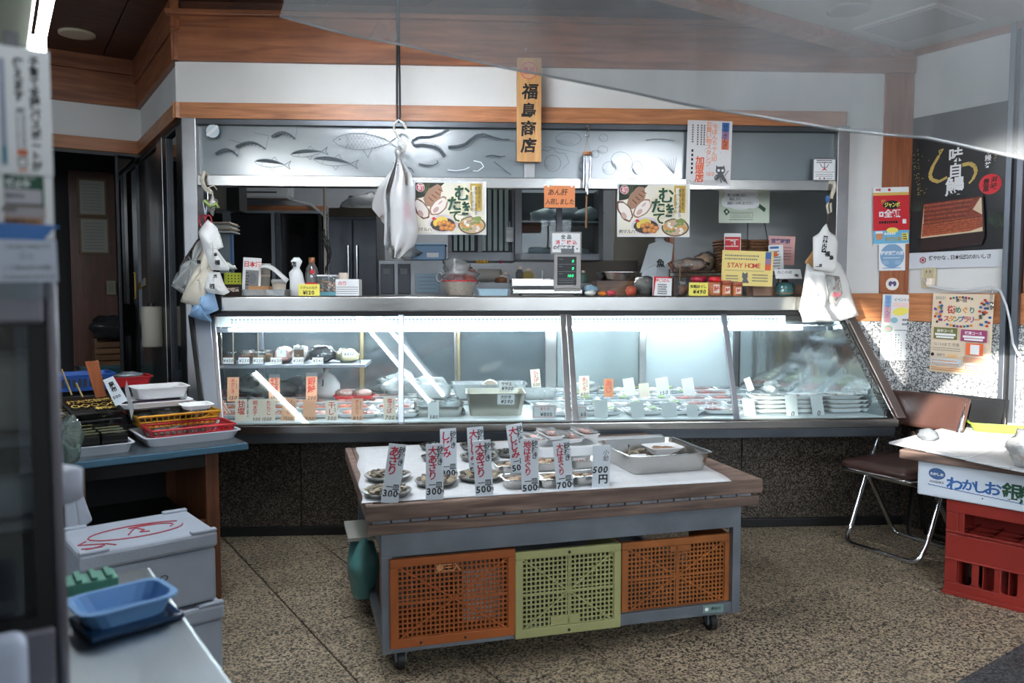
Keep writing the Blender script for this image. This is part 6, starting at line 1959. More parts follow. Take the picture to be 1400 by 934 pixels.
def lobe(L, R_, y, m, name, amp=.02, seed=0):
    """L and R_: outline from top to bottom, px offsets"""
    nL = len(L)
    def fn(a, b):
        t = b * (nL - 1); i = min(nL - 2, int(t)); f = t - i
        lx_ = L[i][0] * (1 - f) + L[i + 1][0] * f; lz_ = L[i][1] * (1 - f) + L[i + 1][1] * f
        rx_ = R_[i][0] * (1 - f) + R_[i + 1][0] * f; rz_ = R_[i][1] * (1 - f) + R_[i + 1][1] * f
        px_, py_ = lx_ + (rx_ - lx_) * a, lz_ + (rz_ - lz_) * a
        dy_ = amp * noise.noise(Vector((a * 3.5, b * 1.8, seed))) - .045 * math.sin(PI * a) * min(1, b * 2) * (1 if name != 'back' else -1)
        return ((px_ - 545) * s6, y + dy_, zz(py_))
    MB().sheet(fn, 18, 22, m).build(name, g)
lobe([(543, 206), (541, 222), (528, 240), (514, 260), (507, 283), (520, 300), (530, 312), (530, 335)], [(549, 206), (549, 222), (556, 240), (562, 262), (565, 290), (566, 310), (560, 320), (556, 330)], .03, M_hang, 'back', .03, 1)
lobe([(542, 206), (540, 220), (532, 242), (524, 265), (526, 290), (525, 315), (524, 334), (534, 352)], [(549, 206), (551, 220), (562, 238), (566, 262), (567, 290), (571, 315), (566, 335), (546, 354)], 0, M_hang, 'front', .03, 5)
MB().ball((0, 0, -.01), (.018, .018, .03), M_hang, 12, 8, .4, 2).build('knot', g)
m = MB(); m.ball((10 * s6, -.01, zz(292)), (.022, .012, .05), mat('print_pink', 'b8606c', .5), 10, 8, .8, 3).ball((6 * s6, -.005, zz(305)), (.02, .012, .02), mat('print_blue', '6a84ac', .5), 10, 8, .8, 5); m.build('wrapped_label', g)
# ================================================================ bags hanging at both ends of the case
M_poly = mat('white_polybag', 'e2e3e1', .45, var=.04, bump=.4, bscale=12)
M_poly2 = film('translucent_polybag', 'dadeda', .62, .05, .25, 'cfd2cf', bump=.6, bscale=20)


def hung(name, label, poly, y, m, puff=.03, prints=(), parent=None, fold=0.0):
    """a flat bag hanging by its top: closed outline in photo pixels, puffed in the middle"""
    cx = sum(p[0] for p in poly) / len(poly)
    top = min(p[1] for p in poly); bot = max(p[1] for p in poly)
    o = FM.hit(cx, top, y)
    s = FM.hit(cx + .5, 400, y).x - FM.hit(cx - .5, 400, y).x
    g = thing(name, label, 'bag', FM, o.x, y, o.z) if parent is None else parent
    base = o if parent is None else None
    cy = sum(p[1] for p in poly) / len(poly)
    rings = []
    n = len(poly)
    dense = []
    for i in range(n):
        a, b = poly[i], poly[(i + 1) % n]
        for k in range(3):
            dense.append((a[0] + (b[0] - a[0]) * k / 3, a[1] + (b[1] - a[1]) * k / 3))
    for sc, dy in ((1.0, 0), (.85, -puff * .6), (.5, -puff), (.2, -puff * 1.05)):
        rings.append([((cx + (p[0] - cx) * sc - cx) * s, dy + fold * noise.noise(Vector((p[0] * .08, p[1] * .03, y * 9))), (top - (cy + (p[1] - cy) * sc)) * s) for p in dense])
    back = [[(x, -yy_ * .5 + .004, z) for x, yy_, z in r] for r in rings[::-1]]
    MB().loft(back + rings, m, caps=True, smooth=True).build('bag', g)
    if prints:
        mb = MB()
        for t, px, py, sz, mm_ in prints:
            mb.text(t, (px - cx) * s, (top - py) * s, sz * s, mm_, .04, -puff * 1.05 - .004)
        mb.build('print', g)
    return g


hung('plastic_bag', 'translucent carrier bag spread to the left in the left bag cluster', [(281, 322), (288, 330), (283, 345), (272, 372), (262, 402), (246, 402), (232, 391), (252, 352), (270, 328)], -0.10, M_poly2, .03, (), fold=.03)
hung('plastic_bag', 'long cream carrier bag hanging lowest in the left bag cluster', [(283, 325), (298, 332), (290, 370), (280, 405), (269, 421), (244, 414), (252, 398), (268, 362)], -0.14, mat('cream_poly', 'cfc8b8', .5, bump=.4, bscale=14), .03, (('■', 274, 359, 6, M_ink),), fold=.03)
hung('plastic_bag', 'white carrier bag with black fish print at the right of the left cluster', [(284, 300), (297, 312), (304, 338), (296, 342), (312, 366), (311, 371), (288, 370), (278, 350), (272, 318), (276, 311)], -0.17, M_poly, .025, (('福', 298, 360, 7, M_ink), ('島', 296, 349, 5, M_ink)), fold=.02)
hung('plastic_bag', 'lowest white carrier bag with small black prints in the left cluster', [(285, 371), (300, 372), (306, 390), (313, 400), (305, 404), (284, 401), (278, 396), (280, 384)], -0.15, M_poly, .03, (('福', 292, 392, 7, M_ink), ('店', 297, 378, 5, M_ink)), fold=.02)
hung('plastic_bag', 'pale blue bag bulging under the left bag cluster', [(277, 395), (292, 398), (298, 424), (282, 432), (288, 441), (272, 438), (258, 433), (262, 422), (268, 408)], -0.12, mat('blue_poly', '86a9cc', .45, bump=.5, bscale=16), .04, (), fold=.04)
hung('clear_wrap', 'small clear wrap poking out behind the left bag cluster', [(310, 355), (320, 362), (324, 368), (314, 372), (308, 366)], -0.05, M_filmw, .02)
# hook, ties and scissors at the left
q = FM.hit(281, 236, -.07); s8 = s6
def z8(py): return FM.hit(281, py, -.07).z - q.z
g = thing('left_hook', 'cream plastic hook over the left end of the steel rail', 'hook', FM, q.x, -.07, q.z)
MB().tube([(0, .07, z8(240)), (-2 * s8, .0, z8(236)), (-4 * s8, -.01, z8(245)), (-2 * s8, -.01, z8(256)), (3 * s8, -.02, z8(262)), (10 * s8, -.02, z8(264))], .011, mat('hook_cream', 'c9c2b0', .5), 8).build('hook', g)
m = MB(); m.tube([(-2 * s8, -.02, z8(250)), (4 * s8, -.03, z8(258)), (12 * s8, -.02, z8(254)), (16 * s8, -.02, z8(260))], .003, M_cream, 6).tube([(0, -.02, z8(256)), (8 * s8, -.03, z8(260)), (11 * s8, -.02, z8(266))], .003, M_cream, 6); m.build('tie', g)
q = FM.hit(284, 262, -.1)
g = thing('key_ring', 'bunch of grey keys with a green tag on the left hook', 'keys', FM, q.x, -.1, q.z)
MB().ball((4 * s8, 0, -18 * s8), (.028, .008, .05), mat('key_grey', '8c8a86', .4, .6), 12, 8, .8, 2).build('keys', g)
MB().tube([(-4 * s8, -.01, -12 * s8), (4 * s8, -.015, -20 * s8), (12 * s8, -.01, -16 * s8), (14 * s8, -.01, -22 * s8)], .009, mat('green_tag', '93a85a', .5), 6).build('tag', g)
MB().cyl((0, 0, 0), (0, 0, -14 * s8), .004, M_chrome, 6).build('chain', g)
q = FM.hit(281, 286, -.1)
g = thing('scissors', 'red handled scissors hanging above the left bag cluster', 'scissors', FM, q.x, -.1, q.z)
for a in (-1, 1):
    MB().tube([(a * 4 * s8 + 4 * s8 * math.cos(t), -.005, -16 * s8 + 8 * s8 * math.sin(t)) for t in [i * PI / 6 for i in range(13)]], .005, mat('scissor_red', '9c2230', .4), 6).build('grip', g)
    MB().hexa([(-.004, -.003, -8 * s8), (.004, -.003, -8 * s8), (.004, 0, -8 * s8), (-.004, 0, -8 * s8), (a * .012 - .002, -.003, 10 * s8), (a * .012 + .002, -.003, 10 * s8), (a * .012 + .002, 0, 10 * s8), (a * .012 - .002, 0, 10 * s8)], M_chrome).build('blade', g)
# right cluster
q = FM.hit(1138, 248, -.08)
g = thing('right_hook', 'cream hooks with a blue bead over the right end of the steel rail', 'hook', FM, q.x, -.08, q.z)
z8 = lambda py: FM.hit(1138, py, -.08).z - q.z
MB().tube([(0, .06, z8(247)), (3 * s8, 0, z8(250)), (4 * s8, 0, z8(256)), (-2 * s8, -.01, z8(268)), (-3 * s8, -.01, z8(272))], .011, mat('hook_cream', ''), 8).tube([(-5 * s8, -.01, z8(270)), (-8 * s8, -.01, z8(282)), (-6 * s8, -.01, z8(292)), (-2 * s8, -.01, z8(290)), (-3 * s8, -.01, z8(278))], .006, mat('hook_cream', ''), 8).build('hook', g)
MB().ball((-9 * s8, -.02, z8(273)), (.011, .011, .02), M_blue, 12, 8).build('bead', g)
MB().tube([(-6 * s8, -.01, z8(293)), (-7 * s8, -.01, z8(300)), (-6 * s8, -.01, z8(306))], .002, M_wire, 5).build('wire', g)
hung('kraft_bag', 'brown paper bag corner behind the right bag cluster', [(1112, 342), (1124, 338), (1126, 372), (1112, 370), (1101, 358)], -0.08, mat('kraft', ''), .015)
hung('plastic_bag', 'broad white carrier bag at the right back of the right cluster', [(1140, 352), (1150, 362), (1176, 429), (1150, 437), (1100, 438), (1095, 420), (1104, 360), (1110, 372)], -0.11, M_poly, .035, (), fold=.03)
hung('plastic_bag', 'clear inner bag with pink print in the right cluster', [(1130, 375), (1148, 378), (1153, 400), (1142, 418), (1132, 410), (1126, 392)], -0.17, M_poly2, .02, (('福島', 1142, 402, 6, mat('print_pink', '')),), fold=.02)
hung('plastic_bag', 'front white carrier bag hanging lowest in the right cluster', [(1102, 370), (1126, 372), (1133, 400), (1130, 432), (1142, 438), (1112, 436), (1094, 424), (1098, 400)], -0.19, M_poly, .035, (), fold=.03)
hung('carrier_bag', 'flat white shop bag with black vertical lettering topping the right cluster', [(1130, 306), (1134, 316), (1143, 322), (1146, 330), (1145, 366), (1140, 370), (1114, 366), (1112, 324), (1121, 318), (1126, 310)], -0.2, M_poly, .014, (('福', 1130, 346, 7, M_ink), ('島', 1136, 351, 6, M_ink), ('—', 1118, 362, 6, M_ink), ('福', 1121, 361, 4, M_ink)))
o = FM.hit(1127.5, 334, -.218)
m = MB(); m.box(-.012, .012, 0, .001, -.045, .045, M_ink); m.text('手作り', 0, 0, .026, M_paper, .02, -.001, vert=True)
gg = [x for x in bpy.data.objects if x.name.startswith('carrier_bag')][0]
m.build('label_strip', gg, loc=gg.matrix_basis.inverted() @ FM.w(o.x, -.2185, o.z), rot=(0, .12, 0))
# ================================================================ the cart
FC = Frame(-0.455, 2.72, 15.5)
CW = FC.hit(1012, 780, 0).x
ZD = FC.hit(505, 691, -0.02).z                  # deck top
def cz(py, px=520): return FC.hit(px, py, 0).z
M_old = wood('weathered_wood', '54413a', '8a7366', (1.0, 10, 14), .7, dirt=.3, bump=.4)
M_galv = mat('galvanised_steel', '747b83', .45, .45, var=.3, vscale=5, bump=.1, bscale=20)
M_sheet = mat('white_cloth', 'd9dcdf', .8, var=.06, vscale=30, bump=.35, bscale=120)
D = FC.hitz(487, 611, ZD).y
cart = thing('seafood_cart', 'wheeled steel frame cart with a weathered wooden deck in the middle of the floor', 'cart', FC, 0, 0, 0)
xl, xrr = FC.hit(500, 700, -0.03).x, FC.hit(1042, 672, -0.03).x
z_a, z_b = cz(711, 503), cz(731, 503)
bx('deck_board', cart, xl, xrr, -.035, -.005, z_a, ZD, M_old, .006)
bx('deck_board', cart, xl + .005, xrr - .01, -.028, .0, z_b, z_a - .012, M_old, .006)
bx('deck_board', cart, xl + .0, xl + .03, 0.0, D, z_a, ZD - .002, M_old, .004)
bx('deck_board', cart, xrr - .03, xrr, 0.0, D, z_a, ZD - .002, M_old, .004)
n = 8
for k in range(n):
    a = xl + .03 + (xrr - xl - .06) * k / n
    bx('deck_plank', cart, a + .002, a + (xrr - xl - .06) / n - .002, 0, D, ZD - .03, ZD - .004, M_old, .002)
M_tl = mat('grey_tile', '7a7d82', .6, var=.4, vscale=30)
for k in range(22):
    a = xl + .02 + (xrr - xl - .06) * k / 22
    bx('edge_tile', cart, a + .003, a + (xrr - xl - .06) / 22 - .003, -.02, -.006, z_a - .012, z_a, M_tl, .001)
zr_t, zr_b = cz(731, 518), cz(764, 518)
zb_t, zb_b = cz(879, 524), cz(896, 524)
bx('top_rail', cart, 0, CW, 0, .03, zr_b, zr_t, M_galv, .002); bx('top_rail', cart, 0, CW, D - .06, D - .03, zr_b, zr_t, M_galv, .002)
bx('bottom_rail', cart, .001, CW - .001, .004, .03, zb_b, zb_t, M_galv, .002); bx('bottom_rail', cart, 0, CW, D - .06, D - .03, zb_b, zb_t, M_galv, .002)
for a in (0, CW - .035):
    bx('post', cart, a, a + .035, -.002, .032, zb_b, zr_b + .002, M_galv, .002); bx('post', cart, a, a + .035, D - .062, D - .03, zb_b, zr_b + .002, M_galv, .002)
    bx('side_rail', cart, a + .004, a + .03, .03, D - .06, zr_b, zr_t, M_galv, .002); bx('side_rail', cart, a + .004, a + .03, .03, D - .06, zb_b, zb_t, M_galv, .002)
bx('shelf_panel', cart, .03, CW - .03, .03, D - .06, zb_b + .01, zb_b + .02, M_galv)
for i, (a, b) in enumerate(((.07, .05), (CW - .1, .05), (.07, D - .12), (CW - .1, D - .12), (CW * .62, D * .5))):
    m = MB(); m.cyl((a - .012, b, .037), (a + .012, b, .037), .037, M_rubber, 20); m.cyl((a - .013, b, .037), (a + .013, b, .037), .02, M_chrome, 14)
    w_ = m.build('caster_wheel', cart)
    MB().box(a - .02, a - .015, b - .015, b + .015, .03, zb_b, M_galv).box(a + .015, a + .02, b - .015, b + .015, .03, zb_b, M_galv).box(a - .03, a + .03, b - .03, b + .03, zb_b - .008, zb_b, M_galv).build('caster_fork', cart)
q = FC.hit(981, 842, 0); c = Card('x', 'x', 'x', FC, 961, 837, 989, 848, -0.001, mat('plate_green', '6d8682', .5), roll=0.02, thick=.001)
c.oval(966, 843, 2.4, 2.4, M_paper).text('長谷川', 978, 842, 4.4, M_ink, .02, slant=.2)
o = c.done(); o.name = 'maker_plate'
o.location = FC.I @ o.location; o.rotation_euler = (0, .05, 0); o.parent = cart
for k_ in ('category', 'group', 'label'):
    if k_ in o: del o[k_]
o.location.y = .001; o.location.z = (zb_t + zb_b) / 2 - .012
# cloth on the deck
pts = [FC.hitz(a, b, ZD + .004) for a, b in ((494, 687), (1000, 657), (945, 622), (905, 593), (488, 611))]
m = MB()
P0, P1, P4, P3 = pts[0], pts[1], pts[4], pts[3]
def cloth(a, b):
    L = P0.lerp(P4, b); R_ = pts[1].lerp(pts[2], b * 2) if b < .5 else pts[2].lerp(pts[3], b * 2 - 1)
    p = L.lerp(R_, a)
    return (p.x + (.006 * math.sin(b * 18) if a in (0, 1) else 0), p.y, ZD + .0005 + .0012 * (noise.noise(Vector((a * 14, b * 7, 0))) + .6))
m.sheet(cloth, 40, 20, M_sheet)
tag(m.build('deck_cloth', loc=FC.w(0, 0, 0), rz=FC.a, solid=.0012), 'white embossed cloth sheet covering the wooden cart deck', 'cloth')
ZS = ZD + .004
# crates in the cart
def crate_panel(name, label, a, b, y0, y1, mt, ribs, yy=.012, dep=.34):
    """a perforated plastic crate standing on its side; its bottom faces the camera"""
    A = FC.hit(a, (y0[0] + y1[0]) / 2, yy); B = FC.hit(b, (y0[1] + y1[1]) / 2, yy)
    Z1 = (FC.hit(a, y0[0], yy).z + FC.hit(b, y0[1], yy).z) / 2; Z0 = (FC.hit(a, y1[0], yy).z + FC.hit(b, y1[1], yy).z) / 2
    g = thing(name, label, 'crate', FC, (A.x + B.x) / 2, yy, Z0)
    w = (B.x - A.x) / 2; h = Z1 - Z0
    f = .028
    for (p, q, r, s) in ((-w, w, 0, f * 1.2), (-w, w, h - f, h), (-w, -w + f, f, h - f), (w - f, w, f, h - f)):
        bx('rim', g, p, q, -.008, .012, r, s, mt, .003)
    m = MB(); nx_, nz_ = int((2 * w - 2 * f) / .0165), int((h - 2.2 * f) / .0165)
    for i in range(nx_ + 1):
        x = -w + f + (2 * w - 2 * f) * i / nx_; m.box(x - .003, x + .003, 0, .008, f, h - f, mt)
    for j in range(nz_ + 1):
        z = f * 1.2 + (h - 2.2 * f) * j / nz_; m.box(-w + f, w - f, .001, .007, z - .003, z + .003, mt)
    m.build('grid', g, kind='stuff')
    for s in ribs:
        m = MB()
        if s in 'xy':
            sg = 1 if s == 'x' else -1
            dx_, dz_ = (2 * w - 2 * f) / 2, (h - 2 * f) / 2; l = math.hypot(dx_, dz_); nx2, nz2 = -dz_ / l * .0028 * sg, dx_ / l * .0028
            c0, c1 = (-dx_, h / 2 - sg * dz_), (dx_, h / 2 + sg * dz_)
            m.prism([(c0[0] - nx2, c0[1] - nz2), (c1[0] - nx2, c1[1] - nz2), (c1[0] + nx2, c1[1] + nz2), (c0[0] + nx2, c0[1] + nz2)], -.003, .001, mt)
        elif s == 'h':
            m.box(-w + f, w - f, -.002, .001, h / 2 - .003, h / 2 + .003, mt)
        else:
            m.box(-.003, .003, -.002, .001, f, h - f, mt)
        m.build('rib', g)
    bx('side_wall', g, -w, -w + .004, .012, dep, .002, h - .002, mt); bx('side_wall', g, w - .004, w, .012, dep, .002, h - .002, mt)
    bx('side_wall', g, -w + .005, w - .005, .012, dep, .001, .005, mt); 
    return g, w, h


M_cro = mat('orange_crate', '9c4f14', .55, var=.2, vscale=5, bump=.05)
M_cro2 = mat('orange_crate_dusty', '975621', .6, var=.35, vscale=6, bump=.05)
M_cry = mat('yellowgreen_crate', '9c9c68', .55, var=.12, vscale=5)
g, w, h = crate_panel('plastic_crate', 'orange perforated plastic crate at the left side of the cart', 533, 704, (762, 754), (881, 874), M_cro, 'xyhv', -.012)
m = MB(); m.text('東三入', -.02, h - .045, .03, mat('faded_print', 'c98a5a', .6), .04, -.004); m.build('lettering', g)
m = MB(); m.cyl((-.12, -.0085, .014), (-.12, -.007, .014), .005, M_ink, 10).cyl((.04, -.0085, .014), (.04, -.007, .014), .005, M_ink, 10); m.build('rivet_hole', g)
g, w, h = crate_panel('plastic_crate', 'yellow-green perforated plastic crate in the middle of the cart', 704, 848, (754, 744), (869, 861), M_cry, 'xyhv', -.014)
bx('plain_patch', g, -.07, .04, -.002, .001, .035, .07, M_cry); m = MB(); m.cyl((0, -.0085, .014), (0, -.007, .014), .006, M_ink, 10).cyl((0, -.0085, h - .014), (0, -.007, h - .014), .006, M_ink, 10); m.build('rivet_hole', g)
g, w, h = crate_panel('plastic_crate', 'dusty orange perforated plastic crate at the right side of the cart', 849, 998, (741, 730), (846, 831), M_cro2, 'xyhv', .032)
bx('plain_patch', g, -.03, .06, -.002, .001, h - .055, h - .03, M_cro2); m = MB(); m.cyl((-.02, -.0085, .014), (-.02, -.007, .014), .005, M_ink, 10).cyl((.08, -.0085, .014), (.08, -.007, .014), .005, M_ink, 10); m.build('rivet_hole', g)
# things stored inside the cart, glimpsed through the holes
g = thing('foam_box', 'white foam box inside the cart behind the left orange crate grid', 'box', FC, .42, .2, zb_b + .02)
bx('box', g, -.1, .1, -.06, .1, 0, .18, M_foam, .01); bx('lid', g, -.105, .105, -.065, .105, .18, .21, M_foam, .006)
g = thing('water_bag', 'teal plastic bag sticking out at the left rear of the cart', 'bag', FC, -0.02, D * .55, zb_b)
MB().ball((0, 0, .12), (.06, .12, .14), mat('teal_bag', '4f8583', .35, var=.2, bump=.5, bscale=12), 16, 12, .35, 3).build('bag', g)
g = thing('grey_slab', 'grey board lying on the teal bag beside the cart', 'board', FC, 0.0, D * .6, zb_b + .255)
bx('board', g, -.08, .06, -.12, .14, 0, .015, mat('slab_grey', '85857e', .7))
# price plates
M_plate = mat('plate_white', 'cfd8df', .35)
M_brush = mat('brush_red', 'b01834', .5)


def plate(x0, y0, x1, y1, red, price, y, roll, label, sand=True, sub='一皿'):
    c = Card('price_plate', label, 'price plate', FC, x0, y0, x1, y1, y, M_plate, group='white price plates standing on the cart', roll=roll, thick=.003, z=ZS - .002 if y > .05 else None)
    w, h = x1 - x0, y1 - y0; n = len(red)
    if red:
        sz = min(w * .58, h * .56 / n * 1.12)
        c.text(red, x0 + w * .36, y0 + 4 + sz * n * .46, sz, M_brush, .055, vert=True, lead=.92, slant=.08)
        if sand:
            c.text('砂抜き', x0 + w * .78, y0 + 4 + w * .52, w * .36, M_ink, .025, vert=True, slant=.12)
        c.text(sub, x0 + w * .55, y1 - 22, w * .38, M_ink, .02)
        c.text(price, x0 + w * .46, y1 - 13.5, w * .5, M_ink, .05, track=.95).text('円', x0 + w * .93, y1 - 12.5, w * .2, M_ink, .03)
    else:
        c.text('小蛤', x0 + w * .75, y0 + 14, 8, M_inkg, .01, vert=True, slant=.1).text(price, x0 + w * .42, y0 + 33, 11.5, M_ink, .03, slant=.15).text('円', x0 + w * .62, y0 + 46, 13, M_ink, .03)
    c.done()
    return c.o


plate(520, 607, 544, 688, 'あさり', '300', .0, .15, 'right-leaning plate reading あさり 300 (asari clams) at the front left corner of the cart')
plate(582, 607, 606, 685, '大あさり', '300', .0, .01, 'plate reading 大あさり 300, second front plate from the left')
plate(650.5, 602, 674.5, 682, '大あさり', '500', .0, -.05, 'plate reading 大あさり 500, third front plate from the left')
plate(714, 599, 737.5, 680, '地はまぐり', '500', .0, -.03, 'plate reading 地はまぐり 500, fourth front plate from the left')
plate(762, 602, 785, 676, '大はまぐり', '700', .0, -.09, 'plate reading 大はまぐり 700, last but one at the right')
plate(809.5, 609, 833, 673, '', '500', .0, .02, 'sparsely written plate reading 小蛤 500円 at the right end of the row')
plate(603, 566, 625, 640, 'しじみ', '300', .22, -.02, 'plate reading しじみ 300, leftmost of the back row plates')
plate(642, 566, 664, 638, '大しじみ', '500', .24, -.05, 'half hidden plate reading 大しじみ, middle of the back row')
plate(701, 563, 722.5, 636, '大しじみ', '500', .24, -.13, 'tilted plate reading 大しじみ, rightmost and highest of the back row')
# dishes with clams
M_clam = [mat('clam_tan', 'a0917a', .5, var=.4, vscale=90), mat('clam_grey', '7d7466', .5, var=.4, vscale=90), mat('clam_dark', '4f4a42', .5, var=.4, vscale=90)]
M_blk = mat('clam_black', '2d2c2b', .35, var=.4, vscale=80)
M_ham = [mat('hamaguri_tan', 'b09a80', .4, var=.35, vscale=60), mat('hamaguri_brown', '8a6f5a', .4, var=.35, vscale=60)]
M_dish = steel('dish_steel', '8f8f8c', .3)


def clam_proto(m, s, label, grp, nm='clam'):
    mb = MB(); n = 10
    for sg in (1, -1):
        rings = []
        for k in range(4):
            t = k / 4
            rings.append([(math.cos(a) * (1 - t) ** .6 * s * (1.0 - .12 * math.sin(a)) - s * .2 * t, math.sin(a) * (1 - t) ** .6 * s * .8 - s * .18 * t, sg * s * .42 * math.sin(t * PI / 2)) for a in [2 * PI * i / n for i in range(n)]])
        if sg < 0:
            rings = [r[::-1] for r in rings]
        mb.loft(rings, m, caps=True)
    return tag(mb.build(nm), label, 'clam', grp)


def dish(px, py, rpx, label, mats_, s, n, cl_label, grp, zlift=0.0, kind='round'):
    p = FC.hitz(px, py, ZS)
    r = rpx * (FC.hitz(px + .5, py, ZS).x - FC.hitz(px - .5, py, ZS).x)
    g = thing('steel_dish', label, 'dish', FC, p.x, p.y, ZS + zlift)
    MB().lathe([(0, 0), (r * .78, 0), (r * .93, .012), (r, .018), (r, .0195), (r * .92, .0145), (r * .76, .0025), (0, .0025)], M_dish, n=32).build('bowl', g)
    MB().lathe([(r * .97, .0175), (r * 1.01, .0185), (r * 1.01, .021), (r * .98, .0205)], M_dish, n=32).build('rim', g)
    protos = []
    for k in range(n):
        m = mats_[k % len(mats_)]
        if k < len(mats_):
            o = clam_proto(m, s, cl_label, grp); protos.append(o)
        else:
            o = protos[k % len(mats_)].copy(); C.objects.link(o)
        a = k * 2.4; rr = math.sqrt((k + .3) / n) * r * .86
        o.location = FC.w(p.x + rr * math.cos(a), p.y + rr * math.sin(a), ZS + zlift + .012 + s * .35 + (1 - rr / r) * s * .9)
        o.rotation_euler = (random.uniform(-.7, .7), random.uniform(-.7, .7), random.uniform(0, 6.28))


dish(529, 677, 35, 'round steel dish of small clams at the front left corner', M_clam, .0145, 38, 'small grey-tan clam in the front left corner dish', 'clams in the front left corner dish')
dish(530.5, 655, 33, 'round steel dish of small clams behind the front left corner dish', M_clam, .0145, 38, 'small grey-tan clam in the dish behind the corner dish', 'clams in the dish behind the corner dish')
dish(596, 663, 30, 'round steel dish of clams behind the second front plate', M_clam, .0175, 22, 'clam in the dish behind the second front plate', 'clams behind the 300 plate')
dish(656, 655, 33, 'round steel dish of large clams behind the third front plate', M_clam, .0175, 26, 'large clam in the dish behind the third front plate', 'clams behind the 500 plate')
dish(592, 614, 19, 'small round dish of black clams at the back left, farther one', [M_blk], .012, 18, 'small black clam in the farther back left dish', 'black clams in the farther back left dish')
dish(594, 629, 19, 'small round dish of black clams at the back left, nearer one', [M_blk], .012, 18, 'small black clam in the nearer back left dish', 'black clams in the nearer back left dish')
dish(653, 613.5, 25, 'round dish of black clams at the back centre, farther one', [M_blk], .013, 20, 'small black clam in the farther back centre dish', 'black clams in the farther back centre dish')
dish(655, 628.5, 27, 'round dish of black clams at the back centre, nearer one', [M_blk], .013, 20, 'small black clam in the nearer back centre dish', 'black clams in the nearer back centre dish')
dish(699, 623, 23, 'round dish heaped with black clams left of the white foam boxes', [M_blk], .012, 26, 'small black clam in the heaped dish by the foam boxes', 'black clams in the heaped dish')


def rtray(px, py, w, d, hgt, label, n, cl_label, grp, s=.024, rz=.0):
    p = FC.hitz(px, py, ZS)
    g = thing('small_steel_tray', label, 'tray', FC, p.x, p.y, ZS, rz)
    MB().tray(w, d, hgt, M_steel, .86, .0018, .006, .018).build('tray', g)
    bx('handle_rim', g, -w * .3, w * .3, -d / 2 - .009, -d / 2 - .003, hgt - .003, hgt + .001, M_steel, .001)
    protos = []
    for k in range(n):
        if k < 2:
            o = clam_proto(M_ham[k], s, cl_label, grp); protos.append(o)
        else:
            o = protos[k % 2].copy(); C.objects.link(o)
        o.location = FC.w(p.x + ((k % 3) - 1) * w * .26, p.y + ((k // 3) - .5) * d * .36, ZS + .01 + s * .4 + random.uniform(0, .008))
        o.rotation_euler = (random.uniform(-.6, .6), random.uniform(-.5, .5), random.uniform(0, 6.28))


rtray(700, 645, .14, .10, .035, 'small steel tray of large clams, back row, leftmost', 6, 'large tan clam in the leftmost back small tray', 'large clams in the back left tray', .026)
rtray(712, 664, .14, .10, .035, 'small steel tray of large clams, front row, leftmost', 6, 'large tan clam in the leftmost front small tray', 'large clams in the front left tray', .026)
rtray(752, 641, .13, .10, .035, 'small steel tray of large clams, back row, middle', 6, 'large brown clam in the middle back small tray', 'large clams in the back middle tray', .028)
rtray(757, 663, .13, .10, .035, 'small steel tray of large clams, front row, middle', 5, 'large brown clam in the middle front small tray', 'large clams in the front middle tray', .028)
rtray(803, 659, .13, .10, .035, 'small steel tray of tan clams behind the right end plate', 6, 'tan clam in the rightmost front small tray', 'clams in the front right tray', .022)
rtray(799, 638, .13, .09, .035, 'empty small steel tray behind the tray of tan clams', 0, '', '')
c = Card('price_tag', 'small white tag with red writing in the empty steel tray', 'price tag', FC, 784, 623, 800, 633, FC.hitz(799, 640, ZS).y, M_paper, z=ZS + .012)
c.text('小蛤', 792, 628, 6, M_mark, .02).done()
# bunch of white foam packs at the back right
pb0, pb1 = FC.hitz(738, 626, ZS), FC.hitz(822, 622, ZS)
g = thing('foam_pack_box', 'wide white foam box lid holding film wrapped fish packs at the back of the cart', 'box', FC, (pb0.x + pb1.x) / 2, pb0.y + .12, ZS)
MB().tray(pb1.x - pb0.x, .26, .045, M_foam, .96, .008, .003, .02).build('box', g)
for i in range(4):
    g2 = thing('fish_pack', ['film pack of pale pink fish at the left of the foam box lid', 'second film pack of pale pink fish in the foam box lid', 'third film pack of pale pink fish in the foam box lid', 'film pack of pale pink fish at the right of the foam box lid'][i], 'fish pack', FC, (pb0.x + pb1.x) / 2 - .13 + i * .085, pb0.y + .13 + .02 * (i % 2), ZS + .05 + .012 * (i % 2))
    MB().tray(.08, .18, .018, M_foam, .9, .003, .004, .015).build('tray', g2)
    MB().ball((0, 0, .018), (.03, .07, .01), M_pinkf, 12, 8, .5, i).build('fish', g2)
    MB().sheet(lambda a, b: ((a - .5) * .084, (b - .5) * .185, .027 + .003 * math.sin(a * 8 + b * 6)), 6, 6, M_filmw).build('film', g2)
